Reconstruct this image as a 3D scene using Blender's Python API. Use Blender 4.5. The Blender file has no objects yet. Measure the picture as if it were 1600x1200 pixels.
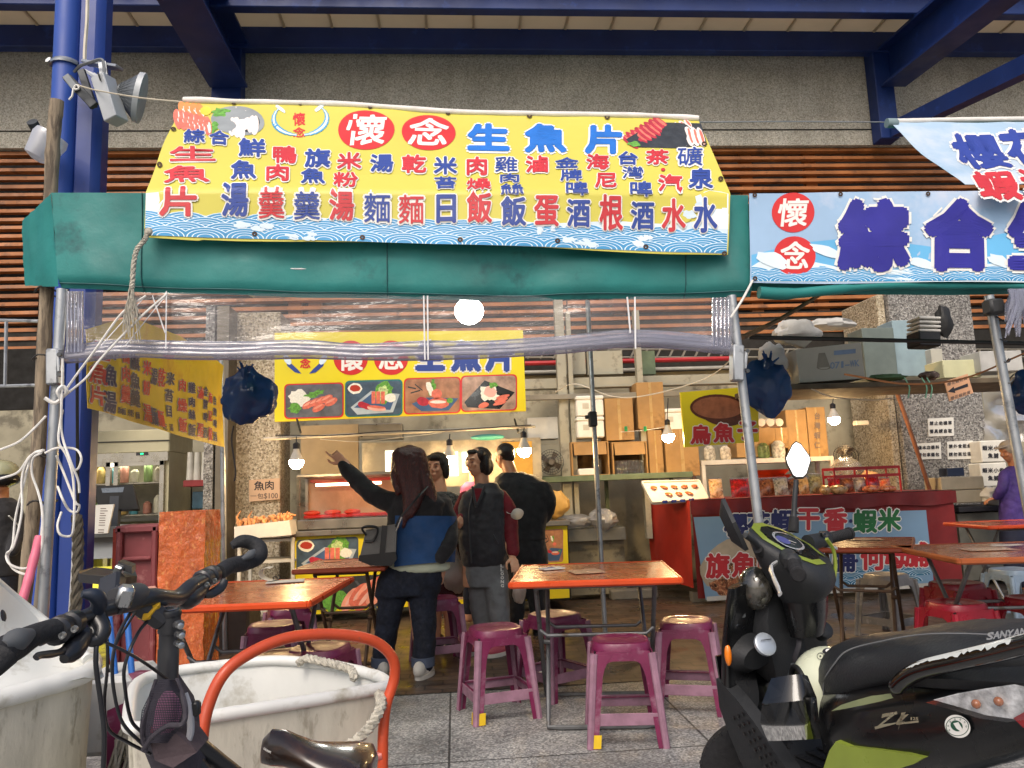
import bpy, bmesh, math, random
from mathutils import Vector as V, Matrix, Euler, noise
sc=bpy.context.scene
random.seed(7)
rad=math.radians
# ---------------- camera
F=1202.; HC=1.2
YAW,PIT,ROL=rad(-4.5),rad(7.8),rad(2.2)
fw=V((-math.sin(YAW)*math.cos(PIT),math.cos(YAW)*math.cos(PIT),math.sin(PIT)))
hh=V((math.cos(YAW),math.sin(YAW),0)); u0=hh.cross(fw)
RR=math.cos(ROL)*hh-math.sin(ROL)*u0; UU=math.sin(ROL)*hh+math.cos(ROL)*u0
CC=V((0,0,HC))
cd=bpy.data.cameras.new('camera'); cam=bpy.data.objects.new('camera',cd); sc.collection.objects.link(cam)
cam.matrix_world=Matrix(((RR.x,UU.x,-fw.x,CC.x),(RR.y,UU.y,-fw.y,CC.y),(RR.z,UU.z,-fw.z,CC.z),(0,0,0,1)))
cd.sensor_width=36; cd.lens=36*F/1600; cd.clip_end=500; cd.clip_start=.05; sc.camera=cam
# ---------------- light
w=bpy.data.worlds.new('World'); sc.world=w; w.use_nodes=True
nt=w.node_tree; bg=nt.nodes['Background']; sky=nt.nodes.new('ShaderNodeTexSky'); sky.sky_type='NISHITA'; sky.sun_disc=False
SEL,SRO=rad(48),rad(200)
sky.sun_elevation=SEL; sky.sun_rotation=SRO; sky.air_density=1.; sky.dust_density=6.; sky.ozone_density=1.2
nt.links.new(sky.outputs[0],bg.inputs[0]); bg.inputs[1].default_value=.15
sl=bpy.data.lights.new('sun','SUN'); sl.energy=.9; sl.angle=rad(25); sl.color=(1,.97,.92)
so=bpy.data.objects.new('sun',sl); sc.collection.objects.link(so)
# sky rotation: direction towards the sun, measured clockwise from +Y
sd=V((math.sin(SRO)*math.cos(SEL),math.cos(SRO)*math.cos(SEL),math.sin(SEL)))
so.rotation_euler=sd.to_track_quat('Z','Y').to_euler()
sc.view_settings.view_transform='Standard'; sc.view_settings.look='None'; sc.view_settings.gamma=1
sc.view_settings.exposure=0.28
sc.cycles.use_denoising=True; sc.cycles.max_bounces=8; sc.cycles.transparent_max_bounces=24; sc.cycles.sample_clamp_indirect=4
# ---------------- projection helpers (photo pixel -> point at a real distance)
def ray(x,y): return fw+RR*((x-800)/F)+UU*((600-y)/F)
def P(x,y,d): return CC+ray(x,y)*d
def G(x,y,z=0.):
    r=ray(x,y); return CC+r*((z-HC)/r.z)
def PY(x,y,Y):
    r=ray(x,y); return CC+r*(Y/r.y)
def PL(x,y,p0,n):
    r=ray(x,y); return CC+r*((p0-CC).dot(n)/r.dot(n))
# ---------------- materials
MC={}
def lin(c): return tuple(((v/12.92) if v<=.04045 else ((v+.055)/1.055)**2.4) for v in c)
def hexc(h): return lin(tuple(int(h[i:i+2],16)/255 for i in (0,2,4)))
class NT:
    def __init__(s,m): s.t=m.node_tree; s.n=s.t.nodes; s.l=s.t.links
    def new(s,k,**kw):
        x=s.n.new(k)
        for a,b in kw.items(): setattr(x,a,b)
        return x
    def set(s,sock,v):
        if hasattr(v,'is_linked') or isinstance(v,bpy.types.NodeSocket): s.l.new(v,sock)
        else: sock.default_value=v
    def math(s,op,a,b=0.,c=0.):
        x=s.new('ShaderNodeMath',operation=op); s.set(x.inputs[0],a); s.set(x.inputs[1],b)
        if op in('MULTIPLY_ADD',): s.set(x.inputs[2],c)
        return x.outputs[0]
    def noise(s,vec,scale,detail=4.,rough=.55):
        x=s.new('ShaderNodeTexNoise'); s.l.new(vec,x.inputs['Vector']); x.inputs['Scale'].default_value=scale; x.inputs['Detail'].default_value=detail; x.inputs['Roughness'].default_value=rough; return x.outputs[0]
    def ramp(s,f,st):
        x=s.new('ShaderNodeValToRGB'); s.l.new(f,x.inputs[0]); e=x.color_ramp.elements
        while len(e)<len(st): e.new(.5)
        for i,(p,c) in enumerate(st): e[i].position=p; e[i].color=(*c,1) if len(c)==3 else c
        return x.outputs[0]
    def mix(s,f,a,b,bt='MIX'):
        x=s.new('ShaderNodeMix',data_type='RGBA',blend_type=bt); s.set(x.inputs[0],f)
        for i,v in((6,a),(7,b)):
            if isinstance(v,tuple): x.inputs[i].default_value=(*v[:3],1)
            else: s.l.new(v,x.inputs[i])
        return x.outputs[2]
    def bump(s,h,strength,dist,b):
        x=s.new('ShaderNodeBump'); s.l.new(h,x.inputs['Height']); x.inputs['Strength'].default_value=strength; x.inputs['Distance'].default_value=dist; s.l.new(x.outputs[0],b.inputs['Normal'])
def mat(name,col,rough=.6,metal=0.,var=.12,scale=6.,bump=0.,bscale=60.,emit=0.,alpha=1.,col2=None,c2t=.55,c2s=8.,spec=.5,stretch=None,coat=0.,sheen=0.,sss=0.,trans=0.):
    if name in MC: return MC[name]
    if isinstance(col,str): col=hexc(col)
    if isinstance(col2,str): col2=hexc(col2)
    m=bpy.data.materials.new(name); m.use_nodes=True; t=NT(m); b=t.n['Principled BSDF']
    tc=t.new('ShaderNodeTexCoord'); vec=tc.outputs['Object']
    if stretch:
        mp=t.new('ShaderNodeMapping'); mp.inputs['Scale'].default_value=stretch; t.l.new(vec,mp.inputs[0]); vec=mp.outputs[0]
    nz=t.noise(vec,scale,5.)
    lo=tuple(max(0,c*(1-var*1.6)) for c in col); hi=tuple(min(1,c*(1+var*1.6)) for c in col)
    c=t.ramp(nz,[(.3,lo),(.7,hi)])
    if col2:
        n2=t.noise(vec,c2s,6.,.65); f=t.ramp(n2,[(c2t-.05,(0,0,0)),(c2t+.06,(1,1,1))]); c=t.mix(f,c,col2)
    t.l.new(c,b.inputs['Base Color'])
    b.inputs['Metallic'].default_value=metal; b.inputs['Specular IOR Level'].default_value=spec
    r=t.ramp(t.noise(vec,scale*2.3,3.),[(.3,(max(0,rough-.1),)*3),(.7,(min(1,rough+.1),)*3)]); t.l.new(r,b.inputs['Roughness'])
    if bump: t.bump(t.noise(vec,bscale,5.),bump,.01,b)
    if emit: b.inputs['Emission Strength'].default_value=emit; t.l.new(c,b.inputs['Emission Color'])
    if alpha<1: b.inputs['Alpha'].default_value=alpha
    if coat: b.inputs['Coat Weight'].default_value=coat; b.inputs['Coat Roughness'].default_value=.08
    if sheen: b.inputs['Sheen Weight'].default_value=sheen
    if sss: b.inputs['Subsurface Weight'].default_value=sss; b.inputs['Subsurface Radius'].default_value=(.01,.004,.002)
    if trans: b.inputs['Transmission Weight'].default_value=trans
    m.diffuse_color=(*col,1); MC[name]=m; return m
def film(name,tint=(.96,.97,1.),gloss=.12,rough=.06,bump=.0,bscale=8.,milky=0.,mcol=(.8,.82,.88),stretch=(1,1,1),fres=1.45):
    if name in MC: return MC[name]
    m=bpy.data.materials.new(name); m.use_nodes=True; t=NT(m); t.n.remove(t.n['Principled BSDF']); out=t.n['Material Output']
    tr=t.new('ShaderNodeBsdfTransparent'); tr.inputs[0].default_value=(*tint,1)
    gl=t.new('ShaderNodeBsdfGlossy'); gl.inputs['Roughness'].default_value=rough
    fr=t.new('ShaderNodeFresnel'); fr.inputs[0].default_value=fres
    f=t.math('ADD',fr.outputs[0],gloss)
    mx=t.new('ShaderNodeMixShader'); t.l.new(f,mx.inputs[0]); t.l.new(tr.outputs[0],mx.inputs[1]); t.l.new(gl.outputs[0],mx.inputs[2])
    last=mx.outputs[0]
    if milky:
        df=t.new('ShaderNodeBsdfTranslucent'); df.inputs[0].default_value=(*mcol,1); dd=t.new('ShaderNodeBsdfDiffuse'); dd.inputs[0].default_value=(*mcol,1)
        a=t.new('ShaderNodeAddShader'); m2=t.new('ShaderNodeMixShader'); m2.inputs[0].default_value=.5; t.l.new(df.outputs[0],m2.inputs[1]); t.l.new(dd.outputs[0],m2.inputs[2])
        m3=t.new('ShaderNodeMixShader'); m3.inputs[0].default_value=milky; t.l.new(last,m3.inputs[1]); t.l.new(m2.outputs[0],m3.inputs[2]); last=m3.outputs[0]
    if bump:
        tc=t.new('ShaderNodeTexCoord'); mp=t.new('ShaderNodeMapping'); mp.inputs['Scale'].default_value=stretch; t.l.new(tc.outputs['Object'],mp.inputs[0])
        bp=t.new('ShaderNodeBump'); t.l.new(t.noise(mp.outputs[0],bscale,4.),bp.inputs['Height']); bp.inputs['Strength'].default_value=bump; bp.inputs['Distance'].default_value=.03
        t.l.new(bp.outputs[0],gl.inputs['Normal']); t.l.new(bp.outputs[0],fr.inputs['Normal'])
    t.l.new(last,out.inputs[0]); MC[name]=m; return m
# ---------------- mesh builder
WM={}   # world matrices of the things
class MB:
    def __init__(s): s.v=[];s.f=[];s.mi=[];s.sm=[];s.ms=[]
    def _m(s,m):
        if m not in s.ms: s.ms.append(m)
        return s.ms.index(m)
    def add(s,vs,fs,m,smooth=False,M=None):
        o=len(s.v); s.v+= [ (M@V(p) if M else V(p)) for p in vs]; k=s._m(m)
        for f in fs: s.f.append([i+o for i in f]); s.mi.append(k); s.sm.append(smooth)
        return s
    def box(s,c,size,m,rot=None,bev=0.,M=None):
        a,b,d=size[0]/2,size[1]/2,size[2]/2; e=min(bev,a*.9,b*.9,d*.9)
        R=(Euler(rot).to_matrix() if rot is not None and not isinstance(rot,Matrix) else (rot if rot is not None else Matrix.Identity(3)))
        T=Matrix.Translation(V(c))@R.to_4x4()
        if M: T=M@T
        if e<=0:
            vs=[(x*a,y*b,z*d) for x in(-1,1) for y in(-1,1) for z in(-1,1)]
            fs=[(0,1,3,2),(4,6,7,5),(0,4,5,1),(2,3,7,6),(0,2,6,4),(1,5,7,3)]
            return s.add(vs,fs,m,False,T)
        vs=[];ix={}
        for x in(-1,1):
            for y in(-1,1):
                for z in(-1,1):
                    for k,p in enumerate(((a,b-e,d-e),(a-e,b,d-e),(a-e,b-e,d))): ix[(x,y,z,k)]=len(vs); vs.append((x*p[0],y*p[1],z*p[2]))
        fs=[]
        for q in(-1,1):
            fs.append([ix[(q,y,z,0)] for y,z in((-1,-1),(1,-1),(1,1),(-1,1))]); fs.append([ix[(x,q,z,1)] for x,z in((-1,-1),(1,-1),(1,1),(-1,1))]); fs.append([ix[(x,y,q,2)] for x,y in((-1,-1),(1,-1),(1,1),(-1,1))])
            for r in(-1,1):
                fs.append([ix[(-1,q,r,1)],ix[(1,q,r,1)],ix[(1,q,r,2)],ix[(-1,q,r,2)]]); fs.append([ix[(q,-1,r,0)],ix[(q,1,r,0)],ix[(q,1,r,2)],ix[(q,-1,r,2)]]); fs.append([ix[(q,r,-1,0)],ix[(q,r,1,0)],ix[(q,r,1,1)],ix[(q,r,-1,1)]])
                for u in(-1,1): fs.append([ix[(q,r,u,0)],ix[(q,r,u,1)],ix[(q,r,u,2)]])
        return s.add(vs,fs,m,False,T)
    def bar(s,p,q,wd,ht,m,up=(0,0,1),bev=0.):
        p,q=V(p),V(q); z=(q-p); L=z.length; z=z.normalized(); u=V(up)
        if abs(z.dot(u))>.99: u=V((0,1,0))
        x=z.cross(u).normalized(); y=x.cross(z)
        R=Matrix((x,z,y)).transposed(); return s.box((p+q)/2,(wd,L,ht),m,R,bev)
    def tube(s,pts,r,m,n=10,closed=False,caps=True,flat=1.,M=None,upv=None):
        pts=[V(p) for p in pts]; N=len(pts); rs=r if isinstance(r,(list,tuple)) else [r]*N
        vs=[];fs=[]; prev=None
        for i,p in enumerate(pts):
            t=(pts[(i+1)%N]-pts[i-1]) if (closed or 0<i<N-1) else (pts[1]-pts[0] if i==0 else pts[-1]-pts[-2])
            if t.length<1e-9: t=V((0,0,1))
            t.normalize()
            if upv is not None: a=(V(upv)-t*t.dot(V(upv)))
            elif prev is None: a=t.orthogonal()
            else: a=prev-t*prev.dot(t)
            if a.length<1e-6: a=t.orthogonal()
            a.normalize(); prev=a; b=t.cross(a)
            for k in range(n):
                th=2*math.pi*k/n; vs.append(p+a*(math.cos(th)*rs[i]*flat)+b*(math.sin(th)*rs[i]))
        for i in range(N if closed else N-1):
            for k in range(n):
                j=(i+1)%N; fs.append((i*n+k,i*n+(k+1)%n,j*n+(k+1)%n,j*n+k))
        if caps and not closed: fs+= [tuple(range(n-1,-1,-1)),tuple((N-1)*n+k for k in range(n))]
        return s.add(vs,fs,m,True,M)
    def lathe(s,prof,m,o=(0,0,0),ax=(0,0,1),n=20,sc2=1.,M=None):
        z=V(ax).normalized(); x=z.orthogonal().normalized(); y=z.cross(x); o=V(o); vs=[];fs=[]
        for r,h in prof:
            for k in range(n):
                th=2*math.pi*k/n; vs.append(o+z*h+x*(math.cos(th)*r)+y*(math.sin(th)*r*sc2))
        for i in range(len(prof)-1):
            for k in range(n): fs.append((i*n+k,i*n+(k+1)%n,(i+1)*n+(k+1)%n,(i+1)*n+k))
        if prof[0][0]>1e-4: fs.append(tuple(range(n-1,-1,-1)))
        if prof[-1][0]>1e-4: fs.append(tuple((len(prof)-1)*n+k for k in range(n)))
        return s.add(vs,fs,m,True,M)
    def prism(s,poly,vec,m,smooth=False):
        n=len(poly); vec=V(vec); vs=[V(p) for p in poly]+[V(p)+vec for p in poly]
        return s.add(vs,[tuple(range(n)),tuple(range(2*n-1,n-1,-1))]+[(i,n+i,n+(i+1)%n,(i+1)%n) for i in range(n)],m,smooth)
    def ell(s,c,r,m,rot=None,nu=16,nv=10,M=None):
        c=V(c); R=Euler(rot).to_matrix() if rot is not None and not isinstance(rot,Matrix) else (rot or Matrix.Identity(3)); vs=[c+R@V((0,0,-r[2]))];fs=[]
        for i in range(1,nv):
            a=-math.pi/2+math.pi*i/nv
            for k in range(nu):
                th=2*math.pi*k/nu; vs.append(c+R@V((r[0]*math.cos(a)*math.cos(th),r[1]*math.cos(a)*math.sin(th),r[2]*math.sin(a))))
        vs.append(c+R@V((0,0,r[2])))
        for k in range(nu): fs.append((0,1+(k+1)%nu,1+k))
        for i in range(nv-2):
            for k in range(nu): a=1+i*nu; fs.append((a+k,a+(k+1)%nu,a+nu+(k+1)%nu,a+nu+k))
        a=1+(nv-2)*nu
        for k in range(nu): fs.append((a+k,a+(k+1)%nu,len(vs)-1))
        return s.add(vs,fs,m,True,M)
    def grid(s,fn,nu,nv,m,smooth=True,thick=0.,M=None):
        vs=[fn(i/nu,j/nv) for j in range(nv+1) for i in range(nu+1)]; W=nu+1
        fs=[(j*W+i,j*W+i+1,(j+1)*W+i+1,(j+1)*W+i) for j in range(nv) for i in range(nu)]
        if thick:
            vs=[V(p) for p in vs]; n=(vs[1]-vs[0]).cross(vs[W]-vs[0]).normalized()*thick; o=len(vs); vs+= [p-n for p in vs]
            fs+= [tuple(o+i for i in reversed(f)) for f in fs]
            bd=[i for i in range(W)]+[j*W+nu for j in range(1,nv+1)]+[nv*W+i for i in range(nu-1,-1,-1)]+[j*W for j in range(nv-1,0,-1)]
            for a,b in zip(bd,bd[1:]+bd[:1]): fs.append((a,a+o,b+o,b))
        return s.add(vs,fs,m,smooth,M)
    def loft(s,rings,m,caps=True,smooth=True,M=None,closed=False):
        n=len(rings[0]); vs=[p for r in rings for p in r]; N=len(rings)
        fs=[(i*n+k,i*n+(k+1)%n,((i+1)%N)*n+(k+1)%n,((i+1)%N)*n+k) for i in range(N if closed else N-1) for k in range(n)]
        if caps and not closed: fs+= [tuple(range(n-1,-1,-1)),tuple((N-1)*n+k for k in range(n))]
        return s.add(vs,fs,m,smooth,M)
    def build(s,name,parent=None,world=True,ang=38,recalc=True,origin=None):
        vs=s.v
        if parent is not None:
            if world:
                Mi=WM[parent.name].inverted(); vs=[Mi@p for p in vs]
            me_M=WM[parent.name]; off=None
        else:
            if origin is None:
                xs=[p.x for p in vs];ys=[p.y for p in vs];zs=[p.z for p in vs]; off=V(((min(xs)+max(xs))/2,(min(ys)+max(ys))/2,min(zs)))
            else: off=V(origin)
            vs=[p-off for p in vs]; me_M=Matrix.Translation(off)
        me=bpy.data.meshes.new(name); me.from_pydata([tuple(p) for p in vs],[],s.f)
        for m in s.ms: me.materials.append(m)
        me.polygons.foreach_set('material_index',s.mi); me.polygons.foreach_set('use_smooth',s.sm)
        if recalc:
            bm=bmesh.new(); bm.from_mesh(me); bmesh.ops.recalc_face_normals(bm,faces=bm.faces); bm.to_mesh(me); bm.free()
        if any(s.sm): me.set_sharp_from_angle(angle=rad(ang))
        o=bpy.data.objects.new(name,me); sc.collection.objects.link(o)
        if parent is not None: o.parent=parent
        else: o.location=off
        WM[o.name]=me_M; return o
def tag(o,label,cat,group=None,kind=None):
    if label: o['label']=label
    if cat: o['category']=cat
    if group: o['group']=group
    if kind: o['kind']=kind
    return o
def thing(name,label,cat,loc=(0,0,0),rz=0.,group=None,rot=None):
    o=bpy.data.objects.new(name,None); sc.collection.objects.link(o); o.location=loc; o.rotation_euler=rot if rot else (0,0,rz); o.empty_display_size=.1
    WM[o.name]=Matrix.Translation(V(loc))@Euler(rot if rot else (0,0,rz)).to_matrix().to_4x4()
    return tag(o,label,cat,group)
def copy_thing(o,loc,rz,label,group=None,rot=None):
    def cp(x,par):
        c=x.copy(); sc.collection.objects.link(c)
        if par is not None: c.parent=par
        for ch in [q for q in list(sc.collection.objects) if q.parent==x]: cp(ch,c)
        return c
    c=cp(o,None); c.location=loc; c.rotation_euler=rot if rot else (0,0,rz); c['label']=label
    if group: c['group']=group
    WM[c.name]=Matrix.Translation(V(loc))@Euler(c.rotation_euler).to_matrix().to_4x4()
    return c
def spline(pts,k=6,closed=False):
    pts=[V(p) for p in pts]; out=[]; n=len(pts)
    for i in range(n if closed else n-1):
        a=pts[i-1] if (i>0 or closed) else pts[0]*2-pts[1]; b=pts[i]; c=pts[(i+1)%n]; d=pts[(i+2)%n] if (i+2<n or closed) else pts[-1]*2-pts[-2]
        for j in range(k):
            t=j/k; out.append(.5*((2*b)+(c-a)*t+(2*a-5*b+4*c-d)*t*t+(3*b-a-3*c+d)*t**3))
    if not closed: out.append(pts[-1])
    return out
# ---------------- lettering that follows a surface S(px,py,off) given in photo pixels of the board it is painted on
GL={}
def glyph(ch):
    if ch not in GL:
        cu=bpy.data.curves.new('g','FONT'); cu.body=ch; cu.resolution_u=2
        o=bpy.data.objects.new('g',cu); sc.collection.objects.link(o)
        me=bpy.data.meshes.new_from_object(o.evaluated_get(bpy.context.evaluated_depsgraph_get()))
        vs=[(v.co.x,v.co.y) for v in me.vertices]; fs=[tuple(p.vertices) for p in me.polygons]
        bpy.data.objects.remove(o); bpy.data.curves.remove(cu); bpy.data.meshes.remove(me); GL[ch]=(vs,fs)
    return GL[ch]
def put(mb,S,ch,cx,cy,w,h,m,bold=.03,outline=None,om=None,skew=(0,0),off=.003,slant=0.,steps=4):
    """one character centred at pixel (cx,cy), w x h pixels"""
    vs,fs=glyph(ch); wide=ord(ch)>0x2000
    fold=getattr(S,'fold',None)
    if fold and abs(cy-fold(cx))<h*.62:
        bm=bmesh.new(); me=bpy.data.meshes.new('c'); me.from_pydata([(a,b,0) for a,b in vs],[],fs); bm.from_mesh(me)
        for dv in(-.06,0,.06): bmesh.ops.bisect_plane(bm,geom=bm.verts[:]+bm.edges[:]+bm.faces[:],plane_co=(0,(cy-fold(cx))/h+.38+dv,0),plane_no=(0,1,0))
        bm.to_mesh(me); bm.free(); vs=[(v.co.x,v.co.y) for v in me.vertices]; fs=[tuple(p.vertices) for p in me.polygons]; bpy.data.meshes.remove(me)
    if wide: x0,y0,sx,sy=.5,.38,1.,1.
    else:
        xs=[a for a,_ in vs] or [0]; x0,y0,sx,sy=(min(xs)+max(xs))/2,.35,max(.2,max(xs)-min(xs)),.75
    kk=math.sqrt(min(w,h)*min(w,h*1.3))
    def lay(dx,dy,o,mm):
        q=[]
        for a,b in vs:
            u=(a-x0)/sx+dx; v=(b-y0)/sy+dy; q.append(S(cx+u*w+v*slant*w+v*h*skew[1], cy-v*h+u*w*skew[0], o))
        mb.add(q,fs,mm)
    if outline:
        for i in range(8):
            t=i*math.pi/4; lay(outline*kk/w*math.cos(t),outline*kk/h*math.sin(t),off+i*.00004,om)
    e=off+.003 if outline else off
    lay(0,0,e,m)
    if bold:
        for i in range(steps):
            t=(i+.5)*2*math.pi/steps; lay(bold*kk/w*math.cos(t),bold*kk/h*math.sin(t),e+.00005+i*.00004,m)
def word(mb,S,txt,cx,cy,w,h,m,gap=1.15,slope=0.,**k):
    n=len(txt); adv=w*gap
    for i,c in enumerate(txt):
        if c!=' ': x=(i-(n-1)/2)*adv; put(mb,S,c,cx+x,cy+x*slope,w,h,m,skew=(slope,0),**k)
def poly(mb,S,pts,m,off): mb.add([S(x,y,off) for x,y in pts],[tuple(range(len(pts)))],m)
def disc(mb,S,cx,cy,rx,ry,m,off,n=28,rot=0.,jit=0.,a0=0,a1=360):
    q=[(cx,cy)]
    c,s_=math.cos(rot),math.sin(rot)
    for k in range(n+1):
        t=rad(a0+(a1-a0)*k/n); j=1+random.uniform(-jit,jit); x,y=rx*math.cos(t)*j,ry*math.sin(t)*j; q.append((cx+x*c-y*s_,cy+x*s_+y*c))
    mb.add([S(x,y,off) for x,y in q],[(0,i,i+1) for i in range(1,n+1)],m)
def ring(mb,S,cx,cy,r0,r1,m,off,a0=0,a1=360,n=24,asp=1.):
    q=[]
    for k in range(n+1):
        t=rad(a0+(a1-a0)*k/n)
        for r in(r0,r1): q.append(S(cx+r*math.cos(t),cy+r*math.sin(t)*asp,off))
    mb.add(q,[(2*i,2*i+1,2*i+3,2*i+2) for i in range(n)],m)
def rrect(x0,y0,x1,y1,r,sl=0.,n=4):
    q=[]
    for cx,cy,a in((x1-r,y0+r,-90),(x1-r,y1-r,0),(x0+r,y1-r,90),(x0+r,y0+r,180)):
        for k in range(n+1):
            t=rad(a+90*k/n); x,y=cx+r*math.cos(t),cy+r*math.sin(t); q.append((x,y+(x-x0)*sl))
    return q
def planeS(p0,n):
    p0=V(p0); n=V(n).normalized()
    if n.dot(p0-CC)>0: n=-n
    return lambda x,y,o=0.: PL(x,y,p0+n*o,n)
def tri_plane(a,b,c):
    return planeS(a,(b-a).cross(c-a))
# ---------------- common materials
white=mat('white_ink','E8E6E0',.55,var=.03)
# ================= SETTING =================
def ground_mat():
    m=bpy.data.materials.new('terrazzo_paving'); m.use_nodes=True; t=NT(m); b=t.n['Principled BSDF']; tc=t.new('ShaderNodeTexCoord'); v=tc.outputs['Object']
    sp=t.new('ShaderNodeTexVoronoi'); sp.inputs['Scale'].default_value=110; t.l.new(v,sp.inputs['Vector'])
    c=t.ramp(sp.outputs['Color'],[(.2,(.17,.17,.172)),(.55,(.31,.31,.312)),(.85,(.50,.495,.48))])
    st=t.ramp(t.noise(v,2.2,7.,.65),[(.3,(.5,.5,.5)),(.7,(1.15,1.15,1.13))]); c=t.mix(1.,c,st,'MULTIPLY')
    br=t.new('ShaderNodeTexBrick'); br.offset=0; br.inputs['Scale'].default_value=1; br.inputs['Brick Width'].default_value=1.21; br.inputs['Row Height'].default_value=1.21; br.inputs['Mortar Size'].default_value=.006
    br.inputs['Color1'].default_value=(1,1,1,1); br.inputs['Color2'].default_value=(.86,.87,.88,1); br.inputs['Mortar'].default_value=(.22,.22,.22,1)
    mp=t.new('ShaderNodeMapping'); mp.inputs['Location'].default_value=(.06,-.03,0); t.l.new(v,mp.inputs[0]); t.l.new(mp.outputs[0],br.inputs['Vector'])
    c=t.mix(1.,c,br.outputs['Color'],'MULTIPLY'); t.l.new(c,b.inputs['Base Color'])
    t.l.new(t.ramp(t.noise(v,5.,5.),[(.35,(.42,)*3),(.65,(.75,)*3)]),b.inputs['Roughness'])
    t.bump(sp.outputs['Distance'],.25,.004,b); return m
def brick_mat():
    m=bpy.data.materials.new('brown_paver'); m.use_nodes=True; t=NT(m); b=t.n['Principled BSDF']; tc=t.new('ShaderNodeTexCoord'); v=tc.outputs['Object']
    br=t.new('ShaderNodeTexBrick'); br.inputs['Scale'].default_value=1; br.inputs['Brick Width'].default_value=.22; br.inputs['Row Height'].default_value=.11; br.inputs['Mortar Size'].default_value=.006
    br.inputs['Color1'].default_value=(.105,.068,.048,1); br.inputs['Color2'].default_value=(.06,.043,.034,1); br.inputs['Mortar'].default_value=(.012,.011,.01,1); t.l.new(v,br.inputs['Vector'])
    st=t.ramp(t.noise(v,3.,7.,.65),[(.3,(.55,.55,.55)),(.7,(1.3,1.3,1.3))]); t.l.new(t.mix(1.,br.outputs['Color'],st,'MULTIPLY'),b.inputs['Base Color'])
    t.l.new(t.ramp(t.noise(v,2.5,5.),[(.35,(.2,)*3),(.62,(.6,)*3)]),b.inputs['Roughness']); t.bump(br.outputs['Fac'],-.4,.004,b); return m
mb=MB(); mb.add([(-60,-60,0),(60,-60,0),(60,60,0),(-60,60,0)],[(0,1,2,3)],ground_mat()); tag(mb.build('pavement',origin=(0,0,0)),None,None,None,'structure')
mb=MB(); a,b_=G(-900,1040),G(2600,1120); a,b_=V((-14,5.75,0)),V((16,3.3,0)); a=G(600,1076)+(G(600,1076)-G(1060,1091))*30; b_=G(1060,1091)+(G(1060,1091)-G(600,1076))*30
mb.add([(a.x,4.87,.004),(b_.x,4.87,.004),(b_.x,30,.004),(a.x,30,.004)],[(0,1,2,3)],brick_mat()); tag(mb.build('brick_floor',origin=(0,0,0)),None,None,None,'structure')
# pebble-dash
def pebble(name,c1,c2,c3,sc_=55.,stain=.35):
    if name in MC: return MC[name]
    m=bpy.data.materials.new(name); m.use_nodes=True; t=NT(m); b=t.n['Principled BSDF']; tc=t.new('ShaderNodeTexCoord'); v=tc.outputs['Object']
    vo=t.new('ShaderNodeTexVoronoi'); vo.inputs['Scale'].default_value=sc_; t.l.new(v,vo.inputs['Vector'])
    c=t.ramp(vo.outputs['Color'],[(.15,c1),(.5,c2),(.9,c3)])
    st=t.ramp(t.noise(v,1.3,6.,.6),[(.3,(1-stain,)*3),(.72,(1.1,)*3)]); c=t.mix(1.,c,st,'MULTIPLY'); mp=t.new('ShaderNodeMapping'); mp.inputs['Scale'].default_value=(2.6,2.6,.22); t.l.new(v,mp.inputs[0]); c=t.mix(1.,c,t.ramp(t.noise(mp.outputs[0],1.6,6.,.6),[(.38,(.90,.89,.87)),(.6,(1,1,1))]),'MULTIPLY'); t.l.new(c,b.inputs['Base Color']); b.inputs['Roughness'].default_value=.9
    t.bump(vo.outputs['Distance'],.7,.012,b); MC[name]=m; return m
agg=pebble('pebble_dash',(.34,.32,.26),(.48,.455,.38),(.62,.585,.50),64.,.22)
aggL=pebble('lit_warm_pebble',(.22,.18,.12),(.45,.38,.26),(.62,.55,.42),60.,.15)  # pebble copy with the warm lamplight put into its colour
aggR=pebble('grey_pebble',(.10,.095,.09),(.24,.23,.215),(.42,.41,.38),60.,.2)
blue=mat('blue_steel','10337E',.45,var=.10,scale=2.,col2='0C2866',c2t=.62,c2s=3.,coat=.2)
blued=mat('beam_blue','0F2C68',.5,var=.15,scale=1.5,col2='1B3C82',c2t=.64,c2s=4.)
ceilm=mat('corrugated_ceiling','D8CDB6',.7,var=.06,scale=2)
_t=NT(ceilm); _b=_t.n['Principled BSDF']; _tl=_t.new('ShaderNodeBsdfTranslucent'); _tl.inputs[0].default_value=(.62,.56,.46,1); _mx=_t.new('ShaderNodeMixShader'); _mx.inputs[0].default_value=.42; _t.l.new(_b.outputs[0],_mx.inputs[1]); _t.l.new(_tl.outputs[0],_mx.inputs[2]); _t.l.new(_mx.outputs[0],_t.n['Material Output'].inputs[0])
FW=thing('market_hall','pebble-dashed market hall with orange louvre slats and dark blue steel eaves','building',(1.5,9.5,0))
mb=MB(); mb.box((1.5,9.75,6.40),(26,.5,1.52),agg)
for zz in (5.86,): mb.box((1.5,9.495,zz),(26,.012,.012),mat('joint_dark','1A1814',.9))
mb.build('wall',FW)
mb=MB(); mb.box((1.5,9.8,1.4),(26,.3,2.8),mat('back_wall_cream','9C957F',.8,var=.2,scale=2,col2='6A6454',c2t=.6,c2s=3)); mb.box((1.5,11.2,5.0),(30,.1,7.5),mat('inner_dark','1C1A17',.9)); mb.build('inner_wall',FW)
om=mat('orange_louvre','9C6030',.55,var=.22,scale=3,col2='6A4222',c2t=.62,c2s=5)
zs=5.6; k=0
mb=MB()
for i in range(24):
    z=5.60-i*.108
    [mb.box((-11.5+6.5*j_+3.25,9.60+random.uniform(-.006,.006),z+random.uniform(-.008,.008)),(6.48,.07,.046),om,(rad(-8+random.uniform(-7,7)),random.uniform(-.0012,.0012),0)) for j_ in range(4)] 
mb.build('louvre_slats',FW)
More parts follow.
